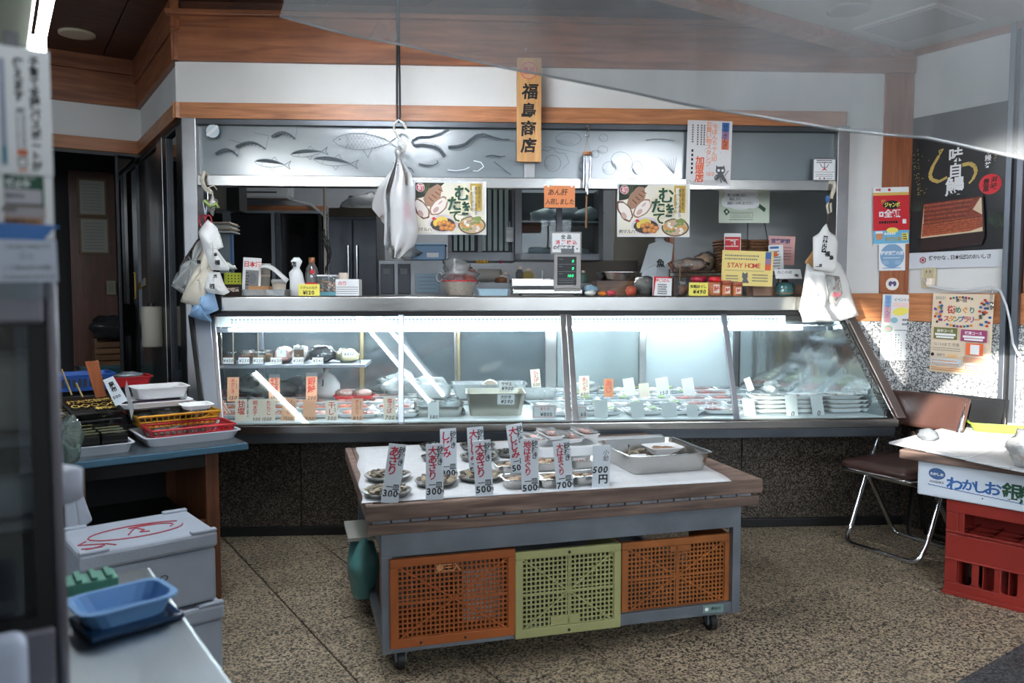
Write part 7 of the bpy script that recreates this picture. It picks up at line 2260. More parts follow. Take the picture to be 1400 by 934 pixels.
# large tray
ta, tb = FC.hitz(868, 649.5, ZS), FC.hitz(966, 643, ZS)
tw = (tb - ta).length; tang = math.atan2(tb.y - ta.y, tb.x - ta.x)
tcen = (ta + tb) / 2
g = thing('large_steel_tray', 'large rectangular steel tray of shrimps on the right of the cart', 'tray', FC, tcen.x - math.sin(tang) * .17, tcen.y + math.cos(tang) * .17, ZS, tang)
MB().tray(tw * 1.12, .36, .075, M_steel, .9, .002, .008, .03).build('tray', g)
LT_ = Matrix.Translation(g.location) @ Matrix.Rotation(g.rotation_euler.z, 4, 'Z')
M_shr = mat('shrimp_grey', '8d8272', .35, var=.35, vscale=70)
def shrimp():
    m = MB(); pts = [(.03 * math.cos(t), .022 * math.sin(t), .008) for t in [k * .42 for k in range(8)]]
    m.tube(pts, [.004, .009, .010, .0095, .008, .007, .005, .003], M_shr, 8)
    m.tube([pts[0], (pts[0][0] + .01, pts[0][1] - .03, .012)], .001, M_shr, 4)
    for k in range(1, 6):
        p = pts[k]; m.tube([p, (p[0] * .55, p[1] * .55, .001)], .0012, M_shr, 4)
    return tag(m.build('shrimp'), 'grey shrimp heaped in the large steel tray', 'shrimp', 'shrimps heaped in the large steel tray')
s0 = shrimp()
for k in range(26):
    o = s0 if k == 0 else s0.copy()
    if k: C.objects.link(o)
    o.location = LT_ @ Vector((random.uniform(-tw * .42, tw * .38), random.uniform(-.12, .12), .006 + .007 * (k % 4)))
    o.rotation_euler = (random.uniform(-.3, .3), random.uniform(-.3, .3), random.uniform(0, 6.28))
p = LT_ @ Vector((.07, .05, .03))
g2 = thing('white_bowl', 'small white square foam bowl of shrimp pieces inside the large tray', 'bowl', None, p.x, p.y, p.z, FC.a + tang)
MB().tray(.15, .12, .035, M_foam, .6, .003, .003, .02).build('bowl', g2)
MB().ball((0, 0, .022), (.045, .035, .009), mat('shrimp_brown', '9a765c', .4, var=.4, vscale=90), 14, 8, .9, 3).build('shrimp_pieces', g2)
p = LT_ @ Vector((-.1, -.09, .03))
g2 = thing('paper_label', 'small blank white label card lying on the shrimps', 'label', None, p.x, p.y, p.z, FC.a + tang)
MB().hexa([(-.035, 0, 0), (.035, 0, 0), (.035, .002, 0), (-.035, .002, 0), (-.035, .02, .03), (.035, .02, .03), (.035, .022, .03), (-.035, .022, .03)], M_paper).build('card', g2)
p = LT_ @ Vector((-.10, .02, .02))
tag(MB().cyl((0, 0, 0), (.0, .01, .05), .007, M_shr, 10, r2=.003).cyl((0, .01, .05), (0, .01, .062), .003, M_ink, 8).build('upright_fish', loc=p), 'small fish standing up with dark tip in the large tray', 'fish')

# ================================================================ left side table
ZT = .70
q = FG.hitz(340, 606, ZT); q = FG.M @ q
FTb = Frame(q.x, q.y, 37)
tb = thing('side_table', 'low wooden cabinet table with a blue edged top left of the case', 'table', FTb, 0, 0, 0)
M_blu = mat('blue_edge', '2e5266', .6)
M_brn = wood('cabinet_brown', '3e2214', '6a3d22', (10, 10, 1), .4)
bx('tabletop', tb, -1.3, 0, 0, .85, ZT - .028, ZT, M_blu, .004)
bx('top_cover', tb, -1.29, -.01, .012, .84, ZT, ZT + .003, M_film, 0)
bx('apron', tb, -1.25, -.12, .05, .08, ZT - .09, ZT - .028, M_dark, .002)
for a in (-.17, -.68, -1.22):
    bx('leg', tb, a, a + .055, .045, .09, 0, ZT - .028, M_brn, .003); bx('leg', tb, a, a + .055, .72, .77, 0, ZT - .028, M_brn, .003)
bx('rail', tb, -1.2, -.17, .05, .08, .33, .38, M_brn, .003)
bx('side_panel', tb, -.125, -.12, .09, .72, .05, ZT - .03, M_brn)
bx('shelf_board', tb, -1.2, -.17, .08, .72, .33, .345, M_dark); bx('back_panel', tb, -1.2, -.17, .72, .73, .05, ZT - .03, M_dark)
g = thing('riser_board', 'raised white display board at the back of the side table', 'board', FTb, -.6, .62, ZT + .003)
bx('board', g, -.62, .52, -.2, .2, .12, .135, mat('riser', '8a8c90', .6)); bx('support', g, -.6, -.58, -.18, .18, 0, .12, M_dark); bx('support', g, .48, .5, -.18, .18, 0, .12, M_dark)
ZRS = ZT + .138
def tpos(px, py, z): 
    p = FTb.hitz(px, py, z); return p
def wtray(name, label, px0, px1, py, z, dep, h, m=M_foam, taper=.9, cat='tray', rz=0):
    a = tpos(px0, py, z); b = tpos(px1, py - (px1 - px0) * .1, z)
    cx_, w = (a.x + b.x) / 2, (b.x - a.x)
    g = thing(name, label, cat, FTb, cx_, (a.y + b.y) / 2 + dep / 2, z, rz)
    MB().tray(w, dep, h, m, taper, .003, .008, .03).build('tray', g)
    return g, w


M_wtray = mat('white_tray', 'b9bec6', .5)
ga, wa = wtray('white_tray', 'white plastic tray of black seaweed packets at the front left of the side table', 98, 184, 627, ZT + .003, .27, .04, M_wtray)
gb_, wb_ = wtray('white_tray', 'white plastic tray under the red basket on the side table', 200, 330, 613, ZT + .003, .32, .04, M_wtray)
# baskets
def basket(name, label, host, w, d, h, m, z, dx_=0, dy_=0, rz=0.0):
    M4 = Matrix.Translation(host.location) @ Matrix.Rotation(host.rotation_euler.z, 4, 'Z')
    p = M4 @ Vector((dx_, dy_, z))
    g = thing(name, label, 'basket', None, p.x, p.y, p.z, host.rotation_euler.z + rz)
    bx('base', g, -w * .44, w * .44, -d * .44, d * .44, 0, .003, m)
    n = 14
    for (sx_, sy_, L) in ((0, -1, w), (0, 1, w), (-1, 0, d), (1, 0, d)):
        mb = MB()
        def P_(t, q):
            k = .88 + .12 * q
            return (t * w / 2 * k, sy_ * d / 2 * k, q * h) if sy_ else (sx_ * w / 2 * k, t * d / 2 * k, q * h)
        for q in (0.04, .5, .97):
            mb.tube([P_(-1, q), P_(1, q)], .006 if q > .9 else .004, m, 6)
        for i in range(n + 1):
            t = -1 + 2 * i / n
            mb.tube([P_(t, 0.03), P_(t, .97)], .0028, m, 5)
        mb.build('lattice_side', g)
    return g


M_rb = mat('red_basket', 'a81a22', .4); M_yb = mat('yellow_basket', 'c88f1c', .4)
rb = basket('plastic_basket', 'red plastic lattice basket of shellfish bags on the side table', gb_, wb_ * .9, .2, .055, M_rb, .008, .01, -.02)
yb = basket('plastic_basket', 'yellow plastic lattice basket behind the red basket', gb_, wb_ * .92, .2, .055, M_yb, .045, .0, .17)
def inb(host, items, cat, base):
    M4 = Matrix.Translation(host.location) @ Matrix.Rotation(host.rotation_euler.z, 4, 'Z')
    for i, (x, y, r, mt, lb, nm) in enumerate(items):
        p = M4 @ Vector((x, y, base))
        g = thing(nm, lb, cat, None, p.x, p.y, p.z, host.rotation_euler.z)
        mb = MB()
        for k in range(7):
            mb.ball((random.uniform(-r, r) * .6, random.uniform(-r, r) * .5, r * .35 + random.uniform(0, r * .3)), (r * .3, r * .25, r * .2), mt, 8, 6, .3, k)
        mb.build('shellfish', g)
        MB().ball((0, 0, r * .45), (r, r * .75, r * .5), M_film, 14, 10, .5, i).build('bag', g)


inb(rb, [(-.12, 0, .05, M_clam[1], 'clear bag of grey clams at the left of the red basket', 'shellfish_bag'), (-.05, .01, .05, M_clam[0], 'clear bag of tan clams in the middle left of the red basket', 'shellfish_bag'), (.03, 0, .04, M_clam[2], 'small clear bag of clams in the middle of the red basket', 'shellfish_bag')], 'bag', .006)
inb(yb, [(-.14, -.02, .05, M_clam[1], 'clear bag of grey snails at the left of the yellow basket', 'shellfish_bag'), (-.04, -.02, .07, M_blk, 'large clear bag of black shellfish in the yellow basket', 'shellfish_bag'), (.09, -.01, .06, M_blk, 'clear bag of black shellfish at the right of the yellow basket', 'shellfish_bag')], 'bag', .02)
# black seaweed packs
M_nori = mat('nori_green', '2c3226', .25, var=.4, vscale=30, coat=.4)
M_pak = mat('black_pack', '0c0d0c', .2, coat=.5)
M4 = Matrix.Translation(ga.location) @ Matrix.Rotation(ga.rotation_euler.z, 4, 'Z')
for i, (x, lb) in enumerate(((-wa * .24, 'left black glossy seaweed packet in the front white tray'), (wa * .22, 'right black glossy seaweed packet in the front white tray'))):
    p = M4 @ Vector((x, -.02, .006))
    g = thing('seaweed_packet', lb, 'packet', None, p.x, p.y, p.z, ga.rotation_euler.z)
    bx('packet', g, -wa * .22, wa * .22, -.08, .12, 0, .07, M_pak, .006); bx('seaweed', g, -wa * .2, wa * .2, -.07, .11, .07, .076, M_nori, .003)
    for k in range(3):
        bx('band', g, -wa * .21, wa * .21, -.07 + k * .07, -.062 + k * .07, .076, .078, mat('band_dim', '6a6a48', .4))
for i in range(3):
    p = M4 @ Vector((-.06 + i * .05, .2 + i * .02, .05 + i * .03))
    g = thing('gold_print_packet', ['black packet with gold lettering behind the seaweed tray, bottom one', 'black packet with gold lettering in the middle of its stack', 'black packet with gold lettering on top of its stack'][i], 'packet', None, p.x, p.y, p.z, ga.rotation_euler.z + .1 * i)
    mb = MB(); mb.hexa([(-.13, -.08, 0), (.13, -.08, 0), (.13, .1, .05), (-.13, .1, .05), (-.13, -.085, .024), (.13, -.085, .024), (.13, .1, .075), (-.13, .1, .075)], M_pak); mb.build('packet', g, .004)
    mb = MB()
    mb.M = Matrix.Translation((0, -.0, .051)) @ Matrix.Rotation(math.radians(-74), 4, 'X')
    mb.text('焼海苔特選品', 0, .03, .036, M_gold, .03, -.003).text('○◇○◇○', -.01, -.015, .04, M_gold, .03, -.003).text('有明産', .02, -.055, .03, M_gold, .03, -.003)
    mb.build('lettering', g)
# trays at the back
for i, (a, b, py, z, d, h, lb) in enumerate(((168, 262, 562, ZRS, .16, .025, 'white foam tray with dark purple contents, front of the riser'), (190, 258, 548, ZRS + .03, .18, .05, 'white foam box behind the purple tray on the riser'), (95, 180, 538, ZRS, .3, .045, 'white foam box at the back left of the side table'), (255, 292, 562, ZRS - .0, .12, .02, 'small white tray at the right end of the riser'))):
    g, w = wtray('foam_tray', lb, a, b, py, z, d, h, M_foam)
    if i == 0:
        bx('contents', g, -w * .4, w * .4, -.05, .05, .004, .02, mat('purple_food', '4a3a4c', .5, var=.5, vscale=60))
    if i == 1:
        bx('contents', g, -w * .4, w * .4, -.06, .06, .01, .035, mat('grey_food', '6f6c70', .5, var=.5, vscale=60))
q = FTb.hit(130, 545, .5)
def upright(name, label, cat, pts, y, m, th=.004, z0=None, deco=None):
    cx = sum(p[0] for p in pts) / len(pts); bt = max(p[1] for p in pts)
    o = FTb.hit(cx, bt, y)
    s = FTb.hit(cx + .5, bt, y).x - FTb.hit(cx - .5, bt, y).x
    g = thing(name, label, cat, FTb, o.x, y, o.z)
    MB().prism([((p[0] - cx) * s, (bt - p[1]) * s) for p in pts][::-1], 0, th, m).build('blade', g, .001)
    if deco:
        mb = MB(); deco(mb, s, cx, bt); mb.build('print', g)
    return g


upright('wooden_price_board', 'reddish brown wooden price paddle standing among the back trays', 'sign', [(118, 488), (136, 487), (146, 543), (131, 544)], .4, wood('paddle_wood', '7a3f1e', 'a05a30', (10, 10, 1)), .006)
upright('white_price_plate', 'slanting white price plate with dark print beside the wooden paddle', 'sign', [(142, 515), (156, 510), (175, 548), (158, 556)], .38, M_plate, .004, deco=lambda mb, s, cx, bt: mb.text('昆布', (155 - cx) * s, (bt - 526) * s, 8 * s, M_ink, .04, -.001, vert=True, rot=.35).text('500', (160 - cx) * s, (bt - 541) * s, 6 * s, M_ink, .04, -.001, rot=.35))
upright('clear_card_holder', 'narrow clear card holder standing in front of the yellow basket', 'holder', [(172, 528), (175, 515), (184, 558), (180, 575)], .2, M_filmw, .004)
upright('clear_card_holder', 'small clear wedge holder at the right back of the side table', 'holder', [(244, 530), (255, 534), (257, 546), (247, 545)], .45, M_filmw, .004)
for i, (a, b, c_, d, lb) in enumerate(((84, 505, 98, 540, 'longer wooden skewer leaning behind the fridge edge'), (104, 524, 113, 543, 'shorter wooden skewer beside the back left tray'))):
    p0, p1 = FTb.hit(a, b, .45), FTb.hit(c_, d, .42)
    g = thing('wooden_skewer', lb, 'skewer', FTb, p1.x, .42, p1.z); MB().cyl((0, 0, 0), (p0.x - p1.x, .03, p0.z - p1.z), .004, mat('skewer_wood', '8a7448', .6), 8).build('stick', g)
g = thing('blue_basket', 'blue lattice basket on the passage floor stand behind the table', 'basket', FTb, FTb.hit(112, 535, .95).x, .95, FTb.hit(112, 532, .95).z)
MB().tray(.26, .2, .08, mat('blue_basket', '1f4f9a', .5), .85, .004, .008).build('basket', g)
for k in range(9): bx('slot', g, -.1 + k * .024, -.088 + k * .024, -.104, -.1, .02, .06, M_dark, 0)
g = thing('red_basket', 'small dark red tray with fish behind the side table', 'basket', FTb, FTb.hit(175, 527, .95).x, .95, FTb.hit(175, 527, .95).z)
MB().tray(.2, .16, .05, M_rb, .85, .004, .006).build('basket', g); MB().ball((0, 0, .05), (.07, .03, .02), M_silver, 12, 8, .4, 2).build('fish', g)
# stand carrying those baskets
g = thing('basket_stand', 'dark stand behind the side table carrying the baskets', 'stand', FTb, FTb.hit(145, 540, .95).x, .95, 0)
bz = FTb.hit(145, 533, .95).z - .01
bx('top', g, -.35, .35, -.12, .2, bz - .02, bz, M_dark)
for a in (-.32, .3): bx('leg', g, a, a + .02, -.1, -.08, 0, bz - .02, M_dark)
# hanging bag by the fridge and the white cloth
FZ = FTb
q = FTb.hit(96, 570, -.05); s9 = FTb.hit(97, 600, -.05).x - FTb.hit(96, 600, -.05).x
g = thing('clear_net_bag', 'clear bag with green flecks hanging at the left end of the side table', 'bag', FTb, q.x, -.05, q.z)
MB().ball((0, 0, -38 * s9), (14 * s9, .05, 38 * s9), film('net_bag', 'c9dbd4', .25, .1, .2, '9ab0a8', bump=.8, bscale=25), 14, 14, .5, 3).build('bag', g)
g = thing('white_towel', 'white folded towel hanging from the table end above the foam boxes', 'towel', FTb, FTb.hit(100, 640, -.06).x, -.06, FTb.hit(100, 640, -.06).z)
MB().prism([(-14 * s9, 0), (0, 0), (24 * s9, -86 * s9), (6 * s9, -98 * s9), (-14 * s9, -96 * s9)][::-1], -.02, .0, mat('towel_white', 'a9b2bf', .85, bump=.2)).build('towel', g, .008)
MB().prism([(-14 * s9, 2 * s9), (-6 * s9, 0), (4 * s9, -96 * s9), (-14 * s9, -98 * s9)][::-1], -.035, -.021, mat('towel_white', '')).build('towel_fold', g, .008)

# ================================================================ styrofoam boxes
Zf = .52
q = FG.M @ FG.hitz(298, 722, Zf)
FB = Frame(q.x, q.y, 39.5)
M_sty = mat('styrofoam', '98a1ad', .75, var=.08, vscale=8, bump=.12, bscale=150)
bw, bd = .44, .355
def fbox(name, label, dx_, dy_, z, notch=True):
    g = thing(name, label, 'foam box', FB, -bw / 2 + dx_, bd / 2 + dy_, z)
    MB().box(-bw / 2 + .006, bw / 2 - .006, -bd / 2 + .006, bd / 2 - .006, 0, .19, M_sty).build('box', g, .012)
    m = MB().box(-bw / 2, bw / 2, -bd / 2, bd / 2, .192, .25, M_sty); m.build('lid', g, .012)
    for (a, b, c_, d) in ((-bw / 2 + .10, bw / 2 - .08, -bd / 2, -bd / 2 + .02), (-bw / 2 + .14, bw / 2 - .1, bd / 2 - .03, bd / 2)):
        pass
    for sx_ in (-1, 1):
        for sy_ in (-1, 1):
            x0_ = sx_ * (bw / 2 - .0); x1_ = sx_ * (bw / 2 - .09); y0_ = sy_ * bd / 2; y1_ = sy_ * (bd / 2 - .03)
            bx('lid_lug', g, min(x0_, x1_) + (.002 if sx_ < 0 else 0), max(x0_, x1_) - (.002 if sx_ > 0 else 0), min(y0_, y1_) + .001, max(y0_, y1_) - .001, .247, .258, M_sty, .004)
    return g


g0 = fbox('styrofoam_box', 'lower white styrofoam box under the box with the red drawing', .015, -.01, 0.0)
g1 = fbox('styrofoam_box', 'upper white styrofoam box with a red fish scribble on its lid', 0, 0, .262)
M_rp = mat('red_marker', '96303c', .7)
m = MB()
def cz2(pts, r=.0026):
    m.tube([(x, y, .2515) for x, y in pts], r, M_rp, 5)
cz2([(.17 * math.cos(t) * (1 - .02 * t) + .0, .075 * math.sin(t) - .01) for t in [k * .28 for k in range(2, 23)]])
cz2([(.09 * math.cos(t) + .03, .04 * math.sin(t)) for t in [k * .3 for k in range(-2, 8)]])
cz2([(-.04, -.04), (-.02, .0), (.0, .03), (.02, -.01), (.0, -.03), (.03, -.04)]); cz2([(-.17, -.03), (-.2, -.06), (-.16, -.08), (-.12, -.1), (-.1, -.13)])
cz2([(-.2, -.11), (-.14, -.13)]); cz2([(-.19, -.13), (-.13, -.11)]); cz2([(-.02, .04), (.04, .05), (.09, .03)])
m.build('marker_drawing', g1)
m = MB(); m.tube([(.035 + .012 * math.cos(t), -bd / 2 + .0, .12 + .009 * math.sin(t)) for t in [k * .5 for k in range(14)]], .0016, M_ink, 5); m.tube([(.03, -bd / 2, .11), (.035, -bd / 2, .09), (.045, -bd / 2, .095), (.04, -bd / 2, .108), (.03, -bd / 2, .085)], .0016, M_ink, 5)
m.build('marker_figure', g1)

# ================================================================ near steel shelf with blue tray
q = FG.M @ FG.hitz(205, 775, .8)
FS = Frame(q.x, q.y, 35)
g = thing('steel_shelf', 'stainless steel worktop in the lower left foreground', 'table', FS, 0, 0, 0)
bx('top', g, -.2, 0, -1.0, 0, .77, .8, steel('near_steel', '9aa3a8', .3, (30, 1, 30), .2), .006)
for a, b in ((-.06, -.06), (-.06, -.98), (-.19, -.06)):
    bx('leg', g, a, a + .03, b, b + .03, 0, .77, M_steelv)
a, b = FS.hitz(120, 868, .806), FS.hitz(228, 838, .806)
w = .20
pc = FS.hitz(168, 838, .815)
ang = math.atan2(b.y - a.y, b.x - a.x)
g = thing('blue_tray', 'blue plastic foam tray with ribbed bottom on the near steel worktop', 'tray', FS, pc.x, pc.y, .812, ang)
M_bt = mat('tray_blue', '6f9fd0', .35)
tws = (b - a).length * 1.17
MB().tray(tws, tws * .72, .032, M_bt, .82, .003, .006, .028).build('tray', g)
m = MB()
for k in range(22):
    m.box(-tws * .34 + k * tws * .031, -tws * .34 + k * tws * .031 + .001, -tws * .22, tws * .22, .003, .0042, M_bt)
m.build('ribs', g, kind='stuff')
g = thing('tray_reflection', 'dark blue plate under the blue tray, standing in for its reflection', 'plate', FS, pc.x + .004, pc.y + .0, .8, ang)  # navy slab added as the tray's painted mirror image on the steel
bx('plate', g, -tws * .5, tws * .52, -tws * .42, tws * .4, .001, .0115, mat('reflection_navy', '16324f', .15), .004)
p = FS.hitz(122, 812, .8)
g = thing('green_sponge', 'green ribbed plastic tray at the back of the near steel worktop', 'tray', FS, p.x, p.y + .03, .8)
bx('base', g, -.05, .05, -.03, .03, 0, .022, mat('green_plastic', '4b8a78', .5), .003)
for k in range(4): bx('rib', g, -.045 + k * .025, -.035 + k * .025, -.028, .028, .022, .028, mat('green_plastic', ''), .001)
# ================================================================ near left glass door showcase with notices
FF = Frame(-0.513, 0.9, 33)
fz = lambda px, py, y=0: FF.hit(px, py, y)
sc = thing('glass_showcase', 'refrigerated glass door showcase at the left edge of the picture', 'showcase', FF, 0, 0, 0)
M_shw = steel('showcase_steel', '8d8a92', .4, (30, 30, 1), .1)
xg = fz(60, 600).x; ztop = fz(70, 372).z; zg0 = fz(40, 863).z; zg1 = ztop - .06
bx('door_stile', sc, xg + .006, 0, 0, .04, 0, ztop, M_shw, .006)
bx('door_rail', sc, -.62, xg + .006, 0, .04, 0, zg0, M_shw, .006)
bx('door_rail', sc, -.62, xg + .006, 0, .04, zg1, ztop, M_shw, .006)
bx('door_gasket', sc, xg - .012, xg + .006, .004, .04, zg0, zg1, M_black, 0)
bx('door_gasket', sc, -.62, xg - .012, .004, .04, zg0, zg0 + .012, M_black, 0)
bx('pane', sc, -.62, xg - .012, .01, .014, zg0 + .012, zg1, M_glass, 0)
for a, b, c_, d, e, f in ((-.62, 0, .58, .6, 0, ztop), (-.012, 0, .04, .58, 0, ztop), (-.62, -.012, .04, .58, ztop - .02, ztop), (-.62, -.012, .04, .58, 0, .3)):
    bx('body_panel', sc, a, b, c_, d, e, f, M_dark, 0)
for z in (fz(30, 700, .1).z, fz(30, 590, .1).z, fz(30, 860, .1).z):
    bx('shelf', sc, -.6, -.02, .05, .56, z - .01, z, mat('shelf_grey', '6d7078', .5), 0)
zl0, zl1, zl2 = fz(30, 700, .1).z, fz(30, 590, .1).z, fz(30, 860, .1).z
for k in range(4):
    zz_ = fz(20, 795 - k * 17, .1).z
    g = thing('fish_cake_roll', 'browned fish cake roll in the showcase, %s of four' % ['lowest', 'second lowest', 'second highest', 'highest'][k], 'food', FF, -.1, .1, zz_)
    MB().tube([(-.2, 0, 0), (-.19, 0, 0), (.02, 0, .002), (.03, 0, 0)], [.006, .013, .013, .004], mat('browned_cake', '9a6238', .5, var=.35, vscale=30), 12).build('roll', g)
g = thing('price_strip', 'white strip with dark dots at the bottom of the showcase', 'price strip', FF, -.14, .08, zl2)
bx('strip', g, -.08, .09, 0, .004, 0, .045, mat('strip_grey', '7f8288', .6)); 
for k in range(4): bx('dot', g, -.06 + k * .035, -.045 + k * .035, -.002, 0, .014, .034, M_ink)
for i, (px, py, w_, h_, cc, lb) in enumerate(((12, 590, .035, .09, 'b9b4aa', 'tall pale container on the upper showcase shelf'), (44, 590, .02, .06, '6f6250', 'small brown bottle on the upper showcase shelf'), (15, 700, .08, .05, '9aa2b0', 'pale plastic box on the lower showcase shelf'), (38, 700, .05, .04, '7a7c84', 'grey plastic tub beside the pale box in the showcase'))):
    p = fz(px, py, .12)
    g = thing('food_container', lb, 'container', FF, p.x, .12, zl1 if i < 2 else zl0)
    MB().lathe([(0, 0), (w_ * .8, 0), (w_, h_ * .1), (w_, h_ * .85), (w_ * .7, h_), (0, h_)], mat('cont' + cc, cc, .5), n=18, sy=.6).build('container', g)
    MB().lathe([(0, h_), (w_ * .72, h_), (w_ * .72, h_ * 1.1), (0, h_ * 1.1)], M_inkg, n=18, sy=.6).build('lid', g)
nb = thing('notice_panel', 'clear upright panel on the showcase carrying the notices', 'panel', FF, 0, .0, ztop)
bx('panel', nb, -.62, fz(66, 300).x, -.008, -.004, -.03, fz(40, 66).z - ztop, M_glass, 0)
bx('clip', nb, fz(14, 300).x, fz(34, 300).x, -.012, -.002, fz(40, 66).z - ztop - .004, fz(40, 66).z - ztop + .012, M_inkg, .001)
c = Card('long_notice', 'long white notice with vertical black writing on the showcase door', 'notice', FF, -60, 62, 70, 236, -.012, M_paper, thick=.0006)
c.text('子育て支援パスポートが', 47, 152, 14.5, M_ink, .04, vert=True).text('使えます。', 25, 114, 15, M_ink, .04, vert=True).lines(20, 145, 24, 14, 4, 2.6, M_inkg).lines(27, 145, 34, 14, 4, 2, M_inkg)
c.rect(20, 202, 34, 211, mat('notice_orange', 'c8704a', .6)).frame(20, 214, 33, 226, 1.5, M_green).rect(21, 229, 33, 232, mat('notice_orange', '')).rect(-2, 80, 6, 226, mat('notice_side', '9da4b4', .7)).rect(-1, 200, 5, 222, mat('notice_teal', '4a8a96', .6)).done()
c = Card('green_notice', 'notice with dark green heading 防止中 below the long notice', 'notice', FF, -60, 228, 73, 325, -.009, M_paper, thick=.0006)
c.rect(4, 238, 60, 306, mat('notice_grey', 'a4a0a6', .7)).rect(4, 238, 60, 257, mat('notice_green', '20503c', .6)).text('ウイルス', 30, 239, 9, M_paper, .03).text('防止中', 24, 250, 11, M_paper, .03).rect(4, 259, 58, 276, mat('notice_grey2', 'b4b0b8', .7)).text('福島商店', 18, 267, 7, M_inkg, .03).rect(4, 278, 60, 280, mat('notice_green', '')).rect(57, 257, 60, 280, mat('notice_green', '')).text('東京都', 10, 286, 7, M_inkg, .03).frame(4, 281, 61, 296, .8, mat('notice_tan', 'a8784a', .6)).rect(4, 298, 55, 306, mat('notice_tan', '')).text('東京都新型コロナ', 26, 302, 6, M_ink, .02).done()
c = Card('blue_tape', 'strip of blue tape across the showcase door', 'tape', FF, -60, 304, 83, 326, -.0135, mat('tape_blue', '3f73b4', .5), thick=.0006, poly=[(-60, 304), (-60, 327), (58, 327), (72, 311), (82, 309), (80, 306)])
c.done()
c = Card('white_notice', 'white notice with rows of grey writing under the blue tape', 'notice', FF, -60, 327, 79, 386, -.013, mat('notice_white', 'c2cbd8', .7), thick=.0008, roll=-.02)
c.text('つかみどり中止です', 38, 337, 8, M_inkg, .01, sx=.9).text('店主', 36, 350, 11, mat('faint_grey', '9aa0aa', .7), .0).text('ご了承のほどお願い', 38, 366, 8, M_inkg, .0, slant=.2).lines(2, 376, 76, 1, 5, 5, mat('faint_grey', ''), .5).done()
g = thing('white_foam_lid', 'white rounded foam lid leaning at the bottom left corner', 'lid', FF, fz(0, 900, -.12).x, -.12, fz(0, 872, -.12).z - .3)
bx('lid', g, -.2, fz(38, 900, -.12).x - fz(0, 900, -.12).x, -.02, .02, 0, .3, mat('near_white', 'b9c4d8', .6), .012, seg=4); bx('rim', g, -.2, -.19, -.03, .03, 0, .3, mat('near_white', ''), .004)

# ================================================================ right foreground: crate, box, table
FX = Frame(1.946, 3.516, -46.8)
M_rc = mat('red_crate', '7c1d13', .5, var=.12, vscale=5)
cwid = .62
zc1 = FX.hit(1296, 682, 0).z
g = thing('beer_crate', 'red plastic bottle crate carrying the foam box at the right edge', 'crate', FX, 0, 0, 0)
H_ = zc1
def seg(a, b, c_, d, y0=0, y1=.012, nm='wall_panel'):
    return bx(nm, g, a, b, y0, y1, c_, d, M_rc, .003)
seg(0, cwid, H_ - .055, H_, -.004, .012, 'top_rim'); seg(0, cwid, H_ * .38, H_ * .64); seg(0, cwid, 0, H_ * .13); seg(.05, .075, H_ * .64, H_ - .055)
seg(0, .05, H_ * .13, H_ * .38); seg(0, .05, H_ * .64, H_ - .055); seg(.0, cwid, H_ * .66, H_ * .68, -.006, .0, 'ridge'); seg(0, cwid, H_ * .37, H_ * .39, -.006, 0, 'ridge'); seg(-.006, cwid, -.0, .02, -.01, 0, 'foot_rim')
for k in range(6):
    a = .05 + .088 * (k + 1)
    seg(a - .028, a, H_ * .13, H_ * .38)
for k in range(6):      # rounded corners of the slots
    a = .05 + .088 * k
    for s_ in (0, 1):
        x_ = a if s_ == 0 else a + .06
        r = .016; pts = [(x_, H_ * .13)] + [((x_ + r - r * math.sin(t)) if s_ == 0 else (x_ - r + r * math.sin(t)), H_ * .13 + r - r * math.cos(t)) for t in [i * PI / 8 for i in range(5)]]
        MB().prism(pts if s_ else pts[::-1], 0, .012, M_rc).build('slot_corner', g)
seg(.0, .012, .001, H_ - .002, .012, .34, 'side_wall'); seg(.01, cwid, .002, .02, .012, .34, 'base'); seg(.012, cwid, 0.001, H_ * .95, .33, .34, 'back_wall')
for k in range(6):
    seg(.05 + .1 * k, .054 + .1 * k, .02, H_ * .6, .012, .33, 'divider')
for k in range(3):
    seg(.012, cwid, .02, H_ * .6, .09 + .085 * k, .094 + .085 * k, 'divider')
for k, (a, y_) in enumerate(((.1, .06), (.2, .14), (.32, .06))):
    tag(MB().lathe([(0, 0), (.03, 0), (.03, .14), (.012, .18), (.012, .23), (0, .23)], mat('bottle_dark', '1a1512', .1), n=14).build('bottle', loc=FX.w(a - .0, y_ - .0, .022)), 'dark glass bottle standing inside the red crate', 'bottle', 'bottles inside the red crate')
zx0 = zc1 + .002; zx1 = FX.hit(1254, 629, -.02).z; zx0b = FX.hit(1254, 670, -.02).z
xx0 = FX.hit(1254, 650, -.02).x
g = thing('salmon_foam_box', 'white foam box printed わかしお銀鮭 on the red crate', 'foam box', FX, 0, 0, zx0)
hb = zx1 - zx0
bx('box', g, xx0, cwid + .1, -.02, .36, 0, hb, mat('foam_white', 'c9d2dc', .6, bump=.1, bscale=120), .008)
sX = FX.hit(1300.5, 660, -.02).x - FX.hit(1299.5, 660, -.02).x
m = MB()
M_bl = mat('print_blue2', '2a5f9e', .6)
def fxp(px, py):
    h_ = FX.hit(px, py, -.021); return h_.x, h_.z - zx0
for ch, px, py, s_ in (('わ', 1305, 662, 18), ('か', 1325, 664, 15), ('し', 1341, 667, 16), ('お', 1358, 669, 18)):
    x_, z_ = fxp(px, py); m.text(ch, x_, z_, s_ * .0033, M_bl, .045, -.0212, sx=1.15)
for ch, px, py in (('銀', 1384, 674), ('鮭', 1408, 680)):
    x_, z_ = fxp(px, py); m.text(ch, x_, z_, .075, M_green, .05, -.0212, sx=1.0)
x_, z_ = fxp(1281, 648)
m.add([(x_ + .035 * math.cos(t), -.0208, z_ + .026 * math.sin(t)) for t in [2 * PI * k / 24 for k in range(24)]], [tuple(range(24))], mat('print_navy', '3a5a86', .6))
